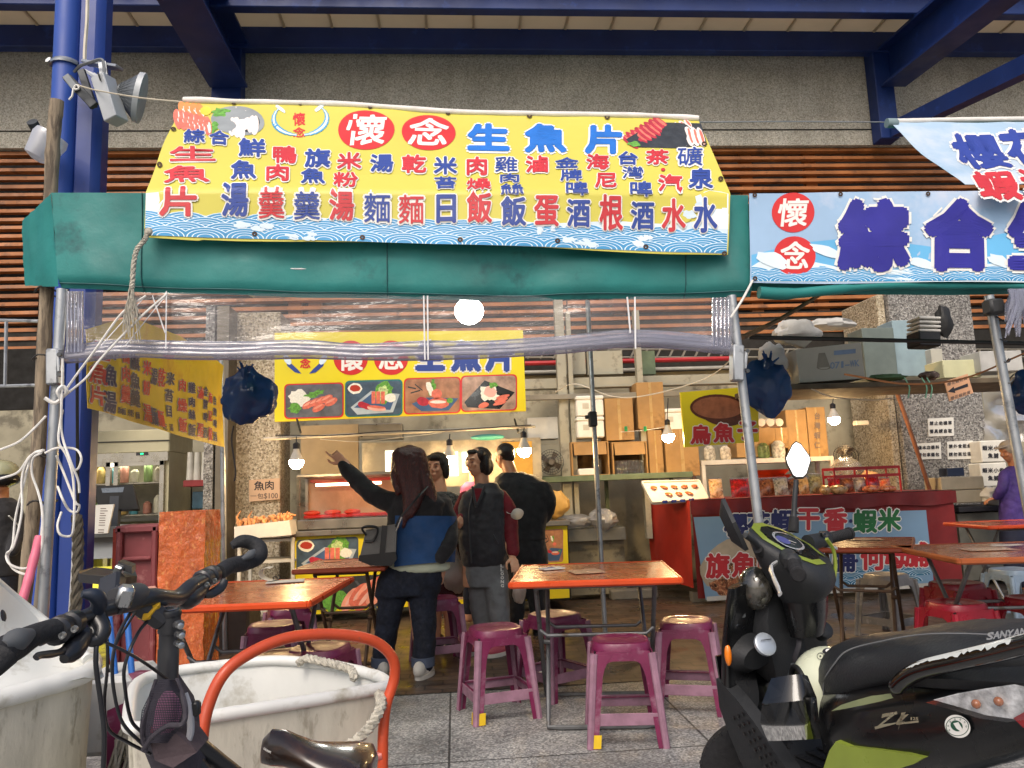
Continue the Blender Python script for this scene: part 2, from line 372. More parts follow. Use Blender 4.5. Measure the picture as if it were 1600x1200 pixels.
for X in (-1.95,-1.7,2.2,4.05,4.95):
    mb=MB(); mb.box((X,9.69,4.4),(.16,.08,2.6),om); mb.build('louvre_post',FW)
mb=MB()
for i in range(34):   # ceiling: corrugated sheet, ribs run away from the camera
    x=-8+i*.6; mb.box((x+.3,9.0,7.16),(.585,1.7,.05),ceilm); mb.box((x+.6,9.0,7.128),(.03,1.7,.03),ceilm)
mb.build('ceiling',FW)
def ibeam(p,q,wd,ht,t=.03,m=blued):
    mb=MB(); p,q=V(p),V(q)
    mb.bar(p+V((0,0,ht/2-t/2)),q+V((0,0,ht/2-t/2)),wd,t,m); mb.bar(p-V((0,0,ht/2-t/2)),q-V((0,0,ht/2-t/2)),wd,t,m); mb.bar(p,q,t*1.2,ht-2*t,m); return mb
zc=7.13
for (Y,h_) in ((9.3,.29),(8.45,.3)):
    mb=MB()
    mb.box((1.5,Y,zc-h_/2),(26,.14,h_),blued,None,.01); mb.build('purlin',FW)
# rafters
for X in(-2.68,6.0):
    mb=ibeam((X,9.25,6.62),(X,6.0,6.62) if X<0 else (X,6.0,6.35),.46 if X<0 else .34,.62 if X<0 else .55,.035)
    mb.build('rafter',FW)
mb=MB(); mb.box((-2.72,9.38,6.3),(.36,.22,1.7),blued,None,.01); mb.build('wall_post',FW)
mb=MB(); mb.box((5.9,9.38,6.28),(.26,.22,1.30),blued,None,.01); mb.bar((5.95,9.2,5.72),(6.25,6.0,5.25),.16,.2,blued); mb.build('wall_post',FW)
# front left blue column
p=PY(104,600,5.3); cx=p.x
CO=thing('steel_column','tall blue steel column at left with a steel strap and floodlight','column',(cx,5.3,0))
mb=MB(); R=Euler((0,0,rad(-8))).to_matrix()
mb.tube([(cx-.075,5.27,0),(cx-.075,5.27,7.2)],.085,mat('column_blue_lit','2A4C9E',.4,var=.08,scale=1.5),n=24); mb.box((cx+.07,5.35,3.6),(.2,.2,7.2),blue,None,.05); mb.build('shaft',CO)  # lighter blue tube: the lit left face put into the colour
z=PY(110,93,5.2).z
mb=MB(); mb.tube([(cx-.165+.33*0,5.2,z)]+[(cx-.075+.09*math.cos(a),5.27-.09*math.sin(a),z) for a in [math.pi*i/8 for i in range(8,-1,-1)]]+[(cx+.17,5.25,z-.12)],.012,mat('galv','9A9EA2',.35,.8),n=6,flat=2.); mb.build('strap',CO)
galv=mat('galv','9A9EA2',.35,.8)
galv2=mat('galvanised_tube','A9ADB0',.42,.75,var=.15,scale=5,col2='7C7F82',c2t=.6,c2s=14)
# right far column bits and market back clutter columns
rustm=mat('rusty_steel','7A5638',.7,var=.25,scale=6,col2='4A2E1C',c2t=.55)
# pillars
def pillar(x0,x1,y0,y1,top,m1,label,m2=None):
    mb=MB(); mb.box(((x0+x1)/2,(y0+y1)/2,top/2),(x1-x0,y1-y0,top),m1,None,.01)
    return tag(mb.build('stone_pillar'),label,'pillar')
a=PY(352,700,8.3).x; b=PY(438,700,8.3).x
pillar(a,b,8.3,8.8,3.2,aggL,'pebble-dashed pillar coloured warm as if lamplit, behind the fish meat price sign')
a=PY(1412,700,8.6).x; b=PY(1545,700,8.6).x
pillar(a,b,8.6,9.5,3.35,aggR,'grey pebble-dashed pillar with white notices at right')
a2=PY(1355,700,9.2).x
pillar(a2,a-.01,8.66,9.5,3.35,aggL,'side of the right pillar coloured yellow as if lamplit, above the red stall')  # same pillar as the grey one; lamplight on this side is coloured in
# small door-jamb strips at left pillar
mb=MB(); a=PY(320,700,8.0).x; b=PY(350,700,8.0).x; mb.box(((a+b)/2-.06,8.2,1.6),(.09,.4,3.2),aggR); mb.box(((a+b)/2+.07,8.25,1.6),(.12,.5,3.2),mat('steel_jamb','6E675A',.5,.5)); tag(mb.build('door_jamb'),'grey stone and steel door jamb left of the warm pillar','door jamb')
# ================= TENT, BANNERS =================
YT=3.3
teal=mat('teal_tarpaulin','1A7470',.6,var=.16,scale=2.2,col2='0C4A4C',c2t=.62,c2s=2.6,bump=.7,bscale=6)
TT=thing('market_tent','teal tarpaulin stall tent on galvanised poles, left of the two','tent',(-.2,YT,0))
def rip(x,z,s=1.): return .024*noise.noise(V((x*2.3,z*2.2,s)))+.014*noise.noise(V((x*5,z*3,s+4)))+.006*abs(noise.noise(V((x*13+z*6,z*4,s+7))))
pts_t=[(80,301),(229,301),(500,301),(800,302),(1140,304),(1170,304)]
pts_b=[(92,448),(229,455),(500,462),(800,468),(1140,463),(1172,464)]
def lerp2(pts,u):
    n=len(pts)-1; t=u*n; i=min(int(t),n-1); f=t-i; return (pts[i][0]*(1-f)+pts[i+1][0]*f, pts[i][1]*(1-f)+pts[i+1][1]*f)
mb=MB()
def val(u,v):
    x0,y0=lerp2(pts_t,u); x1,y1=lerp2(pts_b,u); x=x0+(x1-x0)*v; y=y0+(y1-y0)*v
    p=PY(x,y,YT); roll=0
    if v>.9: roll=(v-.9)/.1*.03
    amp=.3+v
    if y<402 and 229<x<1138: amp*=.3
    return p+V((0,-rip(p.x,p.z)*amp+roll,0))
mb.grid(val,90,22,teal)
# left corner flap folded back round the pole
c0,c1,c2,c3=PY(80,301,YT),PY(35,345,YT+.16),PY(38,446,YT+.16),PY(92,448,YT)
mb.grid(lambda u,v:(c0.lerp(c1,u)).lerp(c3.lerp(c2,u),v)+V((0,-rip(u*2,v)*.8,0)),10,12,teal)
mb.build('valance',TT,recalc=False)
mb=MB(); mb.tube([val(i/90,.955)+V((0,-.004,0)) for i in range(91)],.003,mat('teal_seam','0E4E50',.6),n=5); mb.build('seam',TT)
for u_ in(.19,.47,.76): mb=MB(); mb.tube([val(u_,i/14)+V((0,-.004,0)) for i in range(15)],.0026,MC['teal_seam'],n=5); mb.build('seam',TT)
mb=MB(); zt=2.49
def roof(u,v): x=-1.72+3.05*u; y=YT+.03+3.2*v; return V((x,y,zt+.5*v-.05*math.sin(math.pi*v)+.02*math.sin(u*math.pi*6)*v))
mb.grid(roof,30,14,teal); mb.build('roof',TT,recalc=False)
def pole(pt,pb,Y,r,par,z0=0.,name='pole'):
    a=PY(*pt,Y); b=PY(*pb,Y); d=(b-a); b=a+d*((z0-a.z)/d.z); mb=MB(); mb.tube([a,b],r,galv2,n=14); return mb.build(name,par),a,b
pole((97,452),(68,950),YT,.021,TT); pole((1143,462),(1187,830),YT,.021,TT)
pole((918,470),(944,962),6.5,.021,TT); pole((346,560),(349,800),6.5,.02,TT)
mb=MB(); a=PY(95,452,YT+.03);b=PY(1143,464,YT+.03)
mb.tube([a+V((0,0,.1)),b+V((0,0,.1))],.016,galv2,n=8); mb.tube([V((a.x,YT+.03,zt-.08)),V((a.x,6.5,zt+.42))],.016,galv2,n=8); mb.tube([V((b.x,YT+.03,zt-.08)),V((b.x,6.5,zt+.42))],.016,galv2,n=8); mb.tube([V((a.x,6.5,zt+.42)),V((b.x,6.5,zt+.42))],.016,galv2,n=8); mb.build('frame',TT)
def bracket(px,py,Y):
    p=PY(px,py,Y-.02); q=PY(px,py+56,Y-.02); mb=MB(); mb.bar(p,q,.06,.05,galv2,(1,0,0),.006)
    mb.bar(p+V((.03,-.02,-.03)),q+V((.03,-.02,.05)),.04,.012,galv2,(1,0,0),.003)
    for t in(.2,.75): c=p.lerp(q,t)+V((.035,-.03,0)); mb.lathe([(.009,0),(.009,.012)],mat('bolt','55585A',.4,.8),c,(0,-1,0),8)
    mb.build('bracket',TT)
bracket(86,546,YT); bracket(1151,540,YT)
# collar on the inner back pole
p=PY(926,655,6.45); mb=MB(); mb.box(p,(.07,.07,.13),mat('clamp_dark','3A3B3C',.5,.4),None,.01); mb.box(p+V((-.04,0,.02)),(.05,.04,.03),MC['clamp_dark'],None,.005); mb.build('clamp',TT)
# next tent on the right
TN=thing('market_tent','teal tarpaulin stall tent at right under the pale blue banner','tent',(2.2,YT,0))
def val2(u,v):
    x0=1174+(1800-1174)*u; y0=300+4*(1-u); y1=452+9*math.sin(u*3)-u*4; p=PY(x0,y0+(y1-y0)*v,YT+.02); return p+V((0,-rip(p.x+9,p.z)*.6+(.03*(v-.9)/.1 if v>.9 else 0),0))
mb=MB(); mb.grid(val2,40,14,teal); mb.build('valance',TN,recalc=False)
a=PY(1186,457,YT-.02);b=PY(1400,446,YT-.02);
mb=MB(); mb.tube(spline([a,PY(1230,459,YT-.02),PY(1300,453,YT-.02),b,PY(1620,448,YT-.02)],5),[.028]*6+[.024]*6+[.018]*6+[.015]*3,teal,n=12); mb.build('rolled_flap',TN)
mb=MB(); mb.grid(lambda u,v:V((1.42+2.6*u,YT+.05+3.2*v,zt+.5*v-.05*math.sin(math.pi*v))),20,10,teal); mb.build('roof',TN,recalc=False)
pole((1545,462),(1600,762),YT,.021,TN)
mb=MB(); p=PY(1552,480,YT-.03); mb.box(p,(.07,.07,.07),MC['clamp_dark'],None,.01); mb.tube([p,PY(1600,485,YT-.05)],.02,MC['clamp_dark'],n=10); mb.build('clamp',TN)
for k in range(4): mb=MB(); q=PY(1557+k*6,500+k*32,YT); mb.tube([q+V((.026*math.cos(t),.026*math.sin(t),.012*math.sin(t*2+k))) for t in [i*.7 for i in range(9)]],.003,MC['clamp_dark'],n=5); mb.build('tie',TN)
# dark long brace rods across the right tent
def rod(pts,r,m,name,label,cat,group=None,n=6,k=5):
    mb=MB(); mb.tube(spline([PY(*q) for q in pts],k),r,m,n=n); return tag(mb.build(name),label,cat,group)
dk=mat('dark_rod','2B2A28',.5,.3)
rod([(1170,527,3.8),(1400,532,3.9),(1660,538,4.)],.011,dk,'brace_rod','dark level rod crossing behind the second tent pole','rod')
rod([(1160,527,3.6),(1220,498,4.2),(1290,455,5.)],.013,mat('worn_wood','7C6146',.7,var=.3,scale=8),'brace_stick','wooden stick rising from the right tent pole to the rolled flap','stick')

# ---- yellow banner
WX=V((0,1,0))
def wr(p,k): return .014*noise.noise(V((p.x*1.6,p.z*3.,k)))+.003*noise.noise(V((p.x*6,p.z*2.2,k+3)))+.002*math.sin(p.x*7+p.z*8)
zbend=PY(700,303,YT-.02).z
nU=V((0,-1.0,.79)).normalized()   # upper half leans back
pb_=V((0,YT-.045,PY(700,303,YT-.045).z))
nUp=V((0,-.72,.69)).normalized() 
_a=P(290,158,3.62+.13)
tilt=(pb_.z); 
_top=PY(690,172,3.80)
_fa,_fb=PY(229,301,YT-.045),PY(1140,304,YT-.045); nUp=(_fb-_fa).cross(_top-_fa).normalized(); nUp=nUp if nUp.y<0 else -nUp
def foldy(x): return 301+3*(x-229)/911
def SB(x,y,o=0.):
    p=PL(x,y,pb_,V((0,-1,0))); n=V((0,-1,0))
    if y<foldy(x): p=PL(x,y,_fa,nUp); n=nUp
    d=wr(p,1.)*min(1,1+0*x)
    return p+n*(o+d+.012)
SB.fold=foldy
yel=mat('banner_yellow','CBC254',.42,var=.03,scale=2,spec=.4)
def banner_mat():
    return yel
BN=thing('menu_banner','long yellow printed menu banner with red and blue characters tied over the tent front','banner',(-.2,YT,2.1))
bt=[(288,160),(400,166),(560,172),(700,178),(860,182),(1000,187),(1090,192)]
bl=[(288,160),(258,232),(229,301)]; 
mb=MB()
def bq(u,v):
    # left edge 288,160 -> 229,301 -> 227,366 ; right edge 1091,192 -> 1140,304 -> 1136,402
    tx,ty=lerp2(bt,u); mx,my=229+(1140-229)*u,301+3*u; bx,by=227+(1136-227)*u, 370+28*u+ (2 if u<.1 else 0)+3*math.sin(u*9)
    if v<.6: f=v/.6; return SB(tx+(mx-tx)*f,ty+(my-ty)*f)
    f=(v-.6)/.4; return SB(mx+(bx-mx)*f,my+(by-my)*f)
mb.grid(bq,110,40,yel,thick=0.0015)
mb.build('cloth',BN)
# rolled white hem round the rope on top
mb=MB(); hemp=[SB(x,y,.006) for x,y in bt]; mb.tube(spline(hemp,8),[.016+.006*noise.noise(V((i*.25,0,0))) for i in range(49)],mat('white_hem','D9D6CF',.6,var=.08,scale=9,bump=.3,bscale=30),n=10); mb.build('hem',BN)
rb=mat('print_blue','27418F',.5,var=.05); rr=mat('print_red','C02C34',.5,var=.06); sky_b=mat('print_wave_blue','3F93C6',.45,var=.08,scale=5); wl=mat('print_wave_light','D8E8F0',.45,var=.04); deep=mat('print_bright_blue','1D6CC4',.45,var=.1,scale=10)
circ=mat('print_circle_red','CC2A2A',.45,var=.05)
def waves(mb,S,x0,x1,ytop,ybot,rows,w,off,ma,mc,slope=0.,asp=.42):
    """overlapping scallops, each row on top of the one above; clipped to the strip"""
    for r in range(rows):
        y=ytop+(ybot-ytop)*(r+1.0)/rows
        k=0; x=x0+(w/2 if r%2 else 0)
        while x<x1+1:
            a0,a1=180,360
            fr_=[1,.94,.78,.73,.57,.52,.36,.31,0]
            for i in range(8):
                r1=w*.62*fr_[i]; r0=w*.62*fr_[i+1]
                q=[];n=12
                for t in range(n+1):
                    th=rad(a0+(a1-a0)*t/n)
                    for rr_,mult in((r0,1),(r1,1)):
                        X=min(max(x+rr_*math.cos(th),x0),x1); Yp=y+rr_*asp*math.sin(th)+slope*(X-x0); q.append(S(X,Yp,off+r*.00045+i*.00003))
                mb.add(q,[(2*j,2*j+1,2*j+3,2*j+2) for j in range(n)],mc if i%2==0 else ma)
            x+=w
mb=MB()
# white-blue mist band and base
mist=mat('print_mist','CFE0EA',.45,var=.1,scale=3)
def strip(mb,S,pt,pb,m,off,n=40):
    q=[]
    for i in range(n+1):
        u=i/n; a=lerp2(pt,u); b=lerp2(pb,u); q+= [S(a[0],a[1],off),S((a[0]+b[0])/2,(a[1]+b[1])/2,off),S(b[0],b[1],off)]
    mb.add(q,[(3*i+k,3*i+k+1,3*i+k+4,3*i+k+3) for i in range(n) for k in (0,1)],m)
strip(mb,SB,[(231,338),(300,334),(360,345),(460,338),(560,348),(640,352),(760,342),(850,352),(960,346),(1060,352),(1137,336)],[(228,368),(1134,398)],mist,.002)
strip(mb,SB,[(229,303),(262,300),(250,330),(240,339)],[(229,330),(233,340),(232,345),(230,350)],wl,.0022,6)
strip(mb,SB,[(1085,308),(1108,300),(1137,304)],[(1095,350),(1110,360),(1136,360)],wl,.0022,6)
waves(mb,SB,229,1134,338,369,4,62,.0028,sky_b,wl,.031)
# foam curls
for cx,cy,rx,ry in((400,356,38,6),(470,372,30,5),(850,360,20,7),(910,380,36,6),(1010,376,26,8),(1090,330,30,10)):
    for q_ in range(6): disc(mb,SB,cx+random.uniform(-.7,.7)*rx,cy+random.uniform(-.8,.8)*ry,rx*random.uniform(.15,.38),ry*random.uniform(.3,.7),mist,.0048+q_*.0001,14,.2,.25)
disc(mb,SB,1062,334,21,17,yel,.0046,20)
mb.build('wave_print',BN,recalc=False)
# food pictures top corners
fish_w=mat('print_fish_white','E8DDD6',.5,var=.1,scale=30); fish_r=mat('print_salmon','D8705C',.5,var=.15,scale=30); fish_p=mat('print_tuna','B0283A',.5,var=.15,scale=30); leaf=mat('print_leaf','5E9A3A',.6,var=.3,scale=60); plate=mat('print_plate','8C9294',.5,var=.1); pdark=mat('print_slate','2E3236',.5,var=.2,scale=20); radish=mat('print_radish','E9E8DC',.5,var=.08,scale=70); lemon=mat('print_lemon','E8C83A',.5)
def slices(mb,S,cx,cy,n,w,h,ang,step,m1,m2,off):
    for i in range(n):
        x=cx+(i-(n-1)/2)*step*math.cos(ang); y=cy+(i-(n-1)/2)*step*math.sin(ang)
        disc(mb,S,x,y,w,h,m1,off+i*.0002,14,ang+1.15,.05); disc(mb,S,x+w*.12,y-h*.1,w*.78,h*.42,m2,off+i*.0002+.00009,10,ang+1.15,.1)
mb=MB()
disc(mb,SB,372,192,42,23,plate,.0036,24,.12); disc(mb,SB,370,191,37,19,pdark,.0037,24,.12)
for x,y,a in((362,196,.5),(377,188,.4),(392,196,.5),(370,205,.3)): slices(mb,SB,x,y,3,15,6,a,8,fish_w,mat('print_white','F4F0EE',.5),.0039)
slices(mb,SB,302,196,7,18,6.5,.25,8,fish_r,fish_w,.0038); slices(mb,SB,300,175,4,13,7,.1,9,mat('print_orange','E08A4A',.5),fish_w,.0037)
disc(mb,SB,322,176,9,7,lemon,.0046,12); disc(mb,SB,345,178,14,6,leaf,.0047,16,0,.3); disc(mb,SB,335,203,7,8,leaf,.0047,12,0,.4)
mb.build('food_print',BN,recalc=False); mb=MB(); poly(mb,SB,[(974,224),(1022,196),(1094,198),(1104,231),(1060,236),(990,234)],pdark,.0036)
slices(mb,SB,1008,212,8,17,5,-.5,8,fish_p,fish_r,.0038); slices(mb,SB,1058,216,9,16,5.5,.12,9,fish_w,fish_r,.0040); disc(mb,SB,990,230,9,4,leaf,.006,12,0,.3); slices(mb,SB,1062,202,4,9,4,-.3,8,fish_w,fish_r,.0039)
mb.build('food_print',BN,recalc=False); mb=MB()
# oval crest: two fish
for sx in(-1,1):
    q=[(470+sx*(42*math.cos(t)),196-6+24*math.sin(t)) for t in [rad(-38+i*12) for i in range(11)]]
    for i in range(len(q)-1):
        wd=5*math.sin(math.pi*(i+.6)/10.5)+.8
        for mm,ww,o in((sky_b,wd,.0036),(wl,wd*.45,.0037)):
            (x0,y0),(x1,y1)=q[i],q[i+1]; L=math.hypot(x1-x0,y1-y0); nx,ny=-(y1-y0)/L*ww/1.4,(x1-x0)/L*ww/1.4
            poly(mb,SB,[(x0-nx,y0-ny),(x1-nx,y1-ny),(x1+nx,y1+ny),(x0+nx,y0+ny)],mm,o)
    disc(mb,SB,470+sx*30,176,9,3,wl,.0036,10,-sx*.6,.2)
put(mb,SB,'懷',468,191,20,19,circ,.03); put(mb,SB,'念',468,210,20,15,circ,.03)
mb.build('crest',BN,recalc=False)
mb=MB()
for cx,cy,ch,rx,ry in((573,209,'懷',44,30),(670,212,'念',42,29)):
    disc(mb,SB,cx,cy,rx,ry,circ,.0036,40); put(mb,SB,ch,cx,cy,64,48,white,.025,off=.0045,slant=.1)
for ch,x,y,w_,h_ in(('生',763,219,68,44),('魚',852,220,66,44),('片',944,223,62,44)): put(mb,SB,ch,x,y,w_,h_,deep,.055,outline=.11,om=white,off=.004,steps=8)
mb.build('heading',BN,recalc=False)
cols=[('b',[('綜',306,221,34,25),('合',344,222,32,25)]),('r',[('生',303,249,80,22),('魚',293,278,78,25),('片',282,318,66,44)]),
('b',[('鮮',395,236,44,30),('魚',382,272,42,30),('湯',369,316,44,50)]),('r',[('鴨',445,246,40,30),('肉',435,277,42,28),('羹',426,322,44,46)]),
('b',[('旗',497,251,42,32),('魚',490,281,40,26),('羹',481,324,44,46)]),('r',[('米',546,257,40,28),('粉',541,287,40,24),('湯',535,324,40,48)]),
('b',[('湯',597,261,38,28),('麵',590,327,44,48)]),('r',[('乾',647,263,40,28),('麵',643,329,42,48)]),
('b',[('米',696,265,38,28),('苔',696,291,38,18),('日',697,327,44,50)]),('r',[('肉',745,265,38,30),('燥',748,293,40,18),('飯',749,327,40,50)]),
('b',[('雞',791,262,38,26),('肉',796,284,36,15),('絲',800,300,38,14),('飯',802,333,40,48)]),('r',[('滷',839,262,38,28),('蛋',853,331,40,52)]),
('b',[('金',885,260,38,18),('牌',892,280,36,18),('啤',900,299,38,17),('酒',903,335,38,46)]),('r',[('海',933,259,38,26),('尼',946,288,38,24),('根',954,334,38,58)]),
('b',[('台',980,253,36,22),('灣',988,276,36,20),('啤',1000,299,38,20),('酒',1003,338,38,46)]),('r',[('茶',1026,251,38,24),('汽',1046,291,40,26),('水',1051,338,38,54)]),
('b',[('礦',1077,250,42,30),('泉',1094,284,40,32),('水',1100,338,38,58)])]
for key,m in(('b',rb),('r',rr)):
    mb=MB()
    for k,ch in cols:
        if k==key:
            for c,x,y,w_,h_ in ch: put(mb,SB,c,x,y,w_*.98,h_*1.0,m,.034 if c not in '羹麵雞灣礦' else .012,outline=.085,om=white,off=.006,steps=6)
    if key=='r': disc(mb,SB,1035,270,3.5,2.5,rr,.006,8)
    mb.build('lettering',BN,recalc=False)
brass=mat('rusty_eyelet','4A3524',.6,.5)
for x,y in((399,367),(567,373),(719,377),(870,379),(1008,387),(1130,398),(273,209),(251,263),(1099,231),(1125,284),(232,362),(366,164),(470,168),(579,173),(700,179),(827,184),(948,188)):
    mb=MB(); ring(mb,SB,x,y,1.6,4.2,brass,.0075,n=12,asp=.9); mb.build('eyelet',BN,recalc=False)
# rope tassel holding bottom-left corner
rope=mat('grey_rope','A8A396',.9,var=.25,scale=60,bump=.5,bscale=120)
def twist(pts,r,m,strands=3,k=6,turn=9.,n=6):
    mb=MB(); c=spline(pts,k); L=len(c)
    for s_ in range(strands):
        q=[]
        for i,p in enumerate(c):
            t=(c[min(i+1,L-1)]-c[max(i-1,0)]).normalized(); a=t.cross(V((0,1,.2))).normalized(); b=t.cross(a); th=turn*i/k+s_*2*math.pi/strands; q.append(p+(a*math.cos(th)+b*math.sin(th))*r*.55)
        mb.tube(q,r*.62,m,n=n)
    return mb
Yr=YT-.09
mb=twist([PY(231,362,Yr),PY(226,375,Yr),PY(214,390,Yr),PY(209,412,Yr),PY(207,440,Yr),PY(205,455,Yr)],.010,rope,turn=7)
for i in range(46):
    a=PY(205+random.uniform(-4,4),452,Yr+random.uniform(-.01,.01)); e=PY(206+random.uniform(-15,15),500+random.uniform(-8,38),Yr+random.uniform(-.02,.02)); m_=a.lerp(e,.5)+V((random.uniform(-.008,.008),0,0)); mb.tube([a,m_,e],.0016,rope,n=4)
mb.ell(PY(232,362,Yr),(.018,.014,.018),rope,nu=8,nv=6); tag(mb.build('rope'),'frayed grey rope hanging from the lower left corner of the yellow banner','rope')
# stay line of the banner from the floodlight bracket, and its right continuation
def wire(pts,r,m,label,name='wire',cat='wire',k=6,group=None,n=5):
    mb=MB(); mb.tube(spline([PY(*q) if len(q)==3 else q for q in pts],k),r,m,n=n); return tag(mb.build(name),label,cat,group)
wht=mat('white_cord','D8D6D0',.7,var=.08,scale=30)
wire([(118,132,5.05),(150,141,4.9),(220,153,4.3),(290,160,3.82)],.005,mat('stay_line','B9B09A',.7),'thin pale line from the floodlight bracket to the yellow banner','stay_line','line')
wire([(1088,191,3.83),(1230,190,3.83),(1385,191,3.83)],.0035,mat('steel_wire','8A8D8F',.5,.5),'thin wire joining the yellow banner and the pale blue banner','wire','wire')
# ---- right lower banner
SR=planeS((0,YT-.03,0),(0,-1,0))
def SR2(x,y,o=0.):
    p=SR(x,y,0.); return p+V((0,-1,0))*(o+.012+wr(p,7.)*1.6)
paleb=mat('banner_pale_blue','9CBBDA',.42,var=.10,scale=1.6,col2='C4CEE0',c2t=.52,c2s=1.4); midb=mat('banner_mid_blue','68B4E2',.42,var=.08,scale=2)
B2=thing('stall_banner','pale blue stall banner with big purple characters and two red circles at right','banner',(2.1,YT,2.1))
mb=MB(); e1=[(1170,303),(1640,299)]; 
mb.grid(lambda u,v:SR2(1170+(1700-1170)*u,303-3*u+(140+2*math.sin(u*7))*v),60,20,paleb,thick=.0015); mb.build('cloth',B2)
mb=MB(); strip(mb,SR2,[(1172,400),(1250,380),(1340,372),(1480,392),(1560,366),(1640,360),(1699,366)],[(1172,442),(1699,442)],midb,.002)
strip(mb,SR2,[(1172,418),(1215,392),(1260,408),(1330,422),(1480,420),(1600,408),(1699,410)],[(1172,442),(1699,442)],wl,.0024)
waves(mb,SR2,1172,1698,424,441,3,54,.003,sky_b,wl,-.003,.34)
for cx,cy,rx,ry in((1290,394,28,8),(1320,404,18,5),(1440,415,26,7),(1205,408,24,12),(1560,410,24,8)): disc(mb,SR2,cx,cy,rx,ry,wl,.005,16,.3,.2)
mb.build('wave_print',B2,recalc=False)
mb=MB(); purp=mat('print_purple','2E2A8E',.4,var=.08,scale=6)
for cx,cy,ch in((1238,333,'懷'),(1240,401,'念')): disc(mb,SR2,cx,cy,33,31,circ,.0035,40); put(mb,SR2,ch,cx,cy,48,46,white,.025,off=.0045,slant=.1)
for ch,cx in(('綜',1362),('合',1493),('生',1624)): put(mb,SR2,ch,cx,370,104,108,purp,.075,outline=.115,om=white,off=.006,steps=10)
for x0,y0,x1,y1 in((1322,320,1334,317),(1405,330,1411,342),(1407,385,1412,398),(1452,340,1466,326),(1534,384,1538,396),(1360,312,1380,314),(1480,330,1505,329)):
    poly(mb,SR2,[(x0,y0),(x1,y1),(x1+1,y1+3),(x0+1,y0+3)],white,.0078)
mb.build('lettering',B2,recalc=False)
for x,y in((1178,306),(1310,306),(1445,306),(1572,306),(1177,437)): mb=MB(); ring(mb,SR2,x,y,1.3,3.6,brass,.007,n=10); mb.build('eyelet',B2,recalc=False)
wire([(1176,438,YT-.05),(1160,468,YT-.06),(1142,496,YT-.05)],.006,wht,'white tie cord from the blue banner corner to the tent pole','tie_cord','cord')
# ---- upper right banner, leaning back over the neighbouring tent
pu=V((0,YT-.02,PY(1400,300,YT-.02).z)); topu=PY(1500,192,3.82); du=(V((0,topu.y-pu.y,topu.z-pu.z))).normalized(); nu_=V((0,-du.z,du.y))
def SU(x,y,o=0.):
    p=PL(x,y,pu,nu_); return p+nu_*(o+wr(p,12.)*1.8+.006)
B3=thing('slanted_banner','pale banner with blue characters slanting back above the right stall','banner',(2.6,3.5,2.5))
mb=MB()
def bu(u,v):
    xl=1386+(1505-1386)*v; return SU(xl+(1760-xl)*u,192-3*u+(104+3*u)*v+ (8*math.sin(math.pi*u*1.2)*(1-v)*.3))
mb.grid(bu,50,22,mat('banner_white_blue','A2BCD2',.42,var=.08,scale=1.5,col2='BCCAD8',c2t=.5,c2s=2),thick=.0015); mb.build('cloth',B3)
mb=MB(); blu2=mat('print_indigo','2C3F94',.45,var=.05)
for ch,x,y in(('櫻',1532,240),('花',1606,236)): put(mb,SU,ch,x,y,74,58,blu2,.05,outline=.1,om=white,off=.004,skew=(0,-.55),steps=6)
for ch,x,y in(('蝦',1553,296),('米',1622,292)): put(mb,SU,ch,x,y,66,44,rr,.05,outline=.1,om=white,off=.004,skew=(0,-.5),steps=6)
mb.build('lettering',B3,recalc=False)
mb=MB(); mb.tube([SU(1384,194,.0),SU(1500,189,0),SU(1760,188,0)],.016,MC['white_hem'],n=10); mb.lathe([(.0,0),(.026,.0),(.026,.05),(.02,.06)],mat('cap_grey','7C8E92',.5),SU(1384,196,0),(1,0,0),12); mb.build('hem',B3)

# ---- clear rolled curtain under the valance
cur=film('clear_vinyl',(.93,.93,.95),.03,.08,1.,5.,.15,(.78,.79,.84),(.6,1,1.6),1.22)
cur2=film('rolled_vinyl',(.80,.80,.86),.10,.22,.5,5.,.26,(.60,.62,.74),(.3,1,3.),1.35)
CU=thing('clear_curtain','rolled clear vinyl rain curtain hanging under the teal valance','curtain',(-.2,YT,1.8))
YC=YT+.02
def cg(u,v):
    x=118+(1140-118)*u; y0=456+8*u; y1=548-10*u+6*math.sin(u*9); p=PY(x,y0+(y1-y0)*v,YC)
    a=.03*math.sin(v*math.pi)
    return p+V((0,a*noise.noise(V((p.x*2.2,p.z*3,2)))*2+.012*math.sin(p.x*11+p.z*9)*v,0))
mb=MB(); mb.grid(cg,90,16,cur); mb.build('sheet',CU,recalc=False)
mb=MB(); rolls=[(104,553),(180,545),(256,546),(350,548),(460,545),(560,549),(663,548),(780,545),(880,538),(992,528),(1080,534),(1141,541)]
pr=spline([PY(x,y,YC-.01) for x,y in rolls],7)
for k in range(3):
    mb.tube([p+V((0,.006*k,(k-1)*.019)) for p in pr],[.023*(1+.35*noise.noise(V((i*.13,k*3.,0)))) for i in range(len(pr))],cur2,n=14,upv=(0,0,1))
mb.build('roll',CU,recalc=False)
tape=mat('white_strap','D6D6D8',.6)
for x0,y0,x1,y1 in((260,455,259,545),(662,462,664,562),(668,462,669,562),(992,464,993,545),(980,464,985,520),(228,462,158,540),(262,458,196,540),(238,462,258,520)):
    mb=MB(); mb.tube([PY(x0,y0,YC-.03),PY(x1,y1,YC-.045)],.0045,tape,n=6,flat=.4); mb.build('strap',CU)
for xx,yy0,hh,st_,ww in((103,455,95,3,16),(1112,465,75,5,12)):
    mb=MB(); mb.grid(lambda u,v:PY(xx+u*(ww+4*st_),yy0+v*hh,YC-.03-.02*abs(math.sin(u*16))+.01*math.sin(v*9)),30,10,cur2); mb.build('gathered_edge',CU,recalc=False)
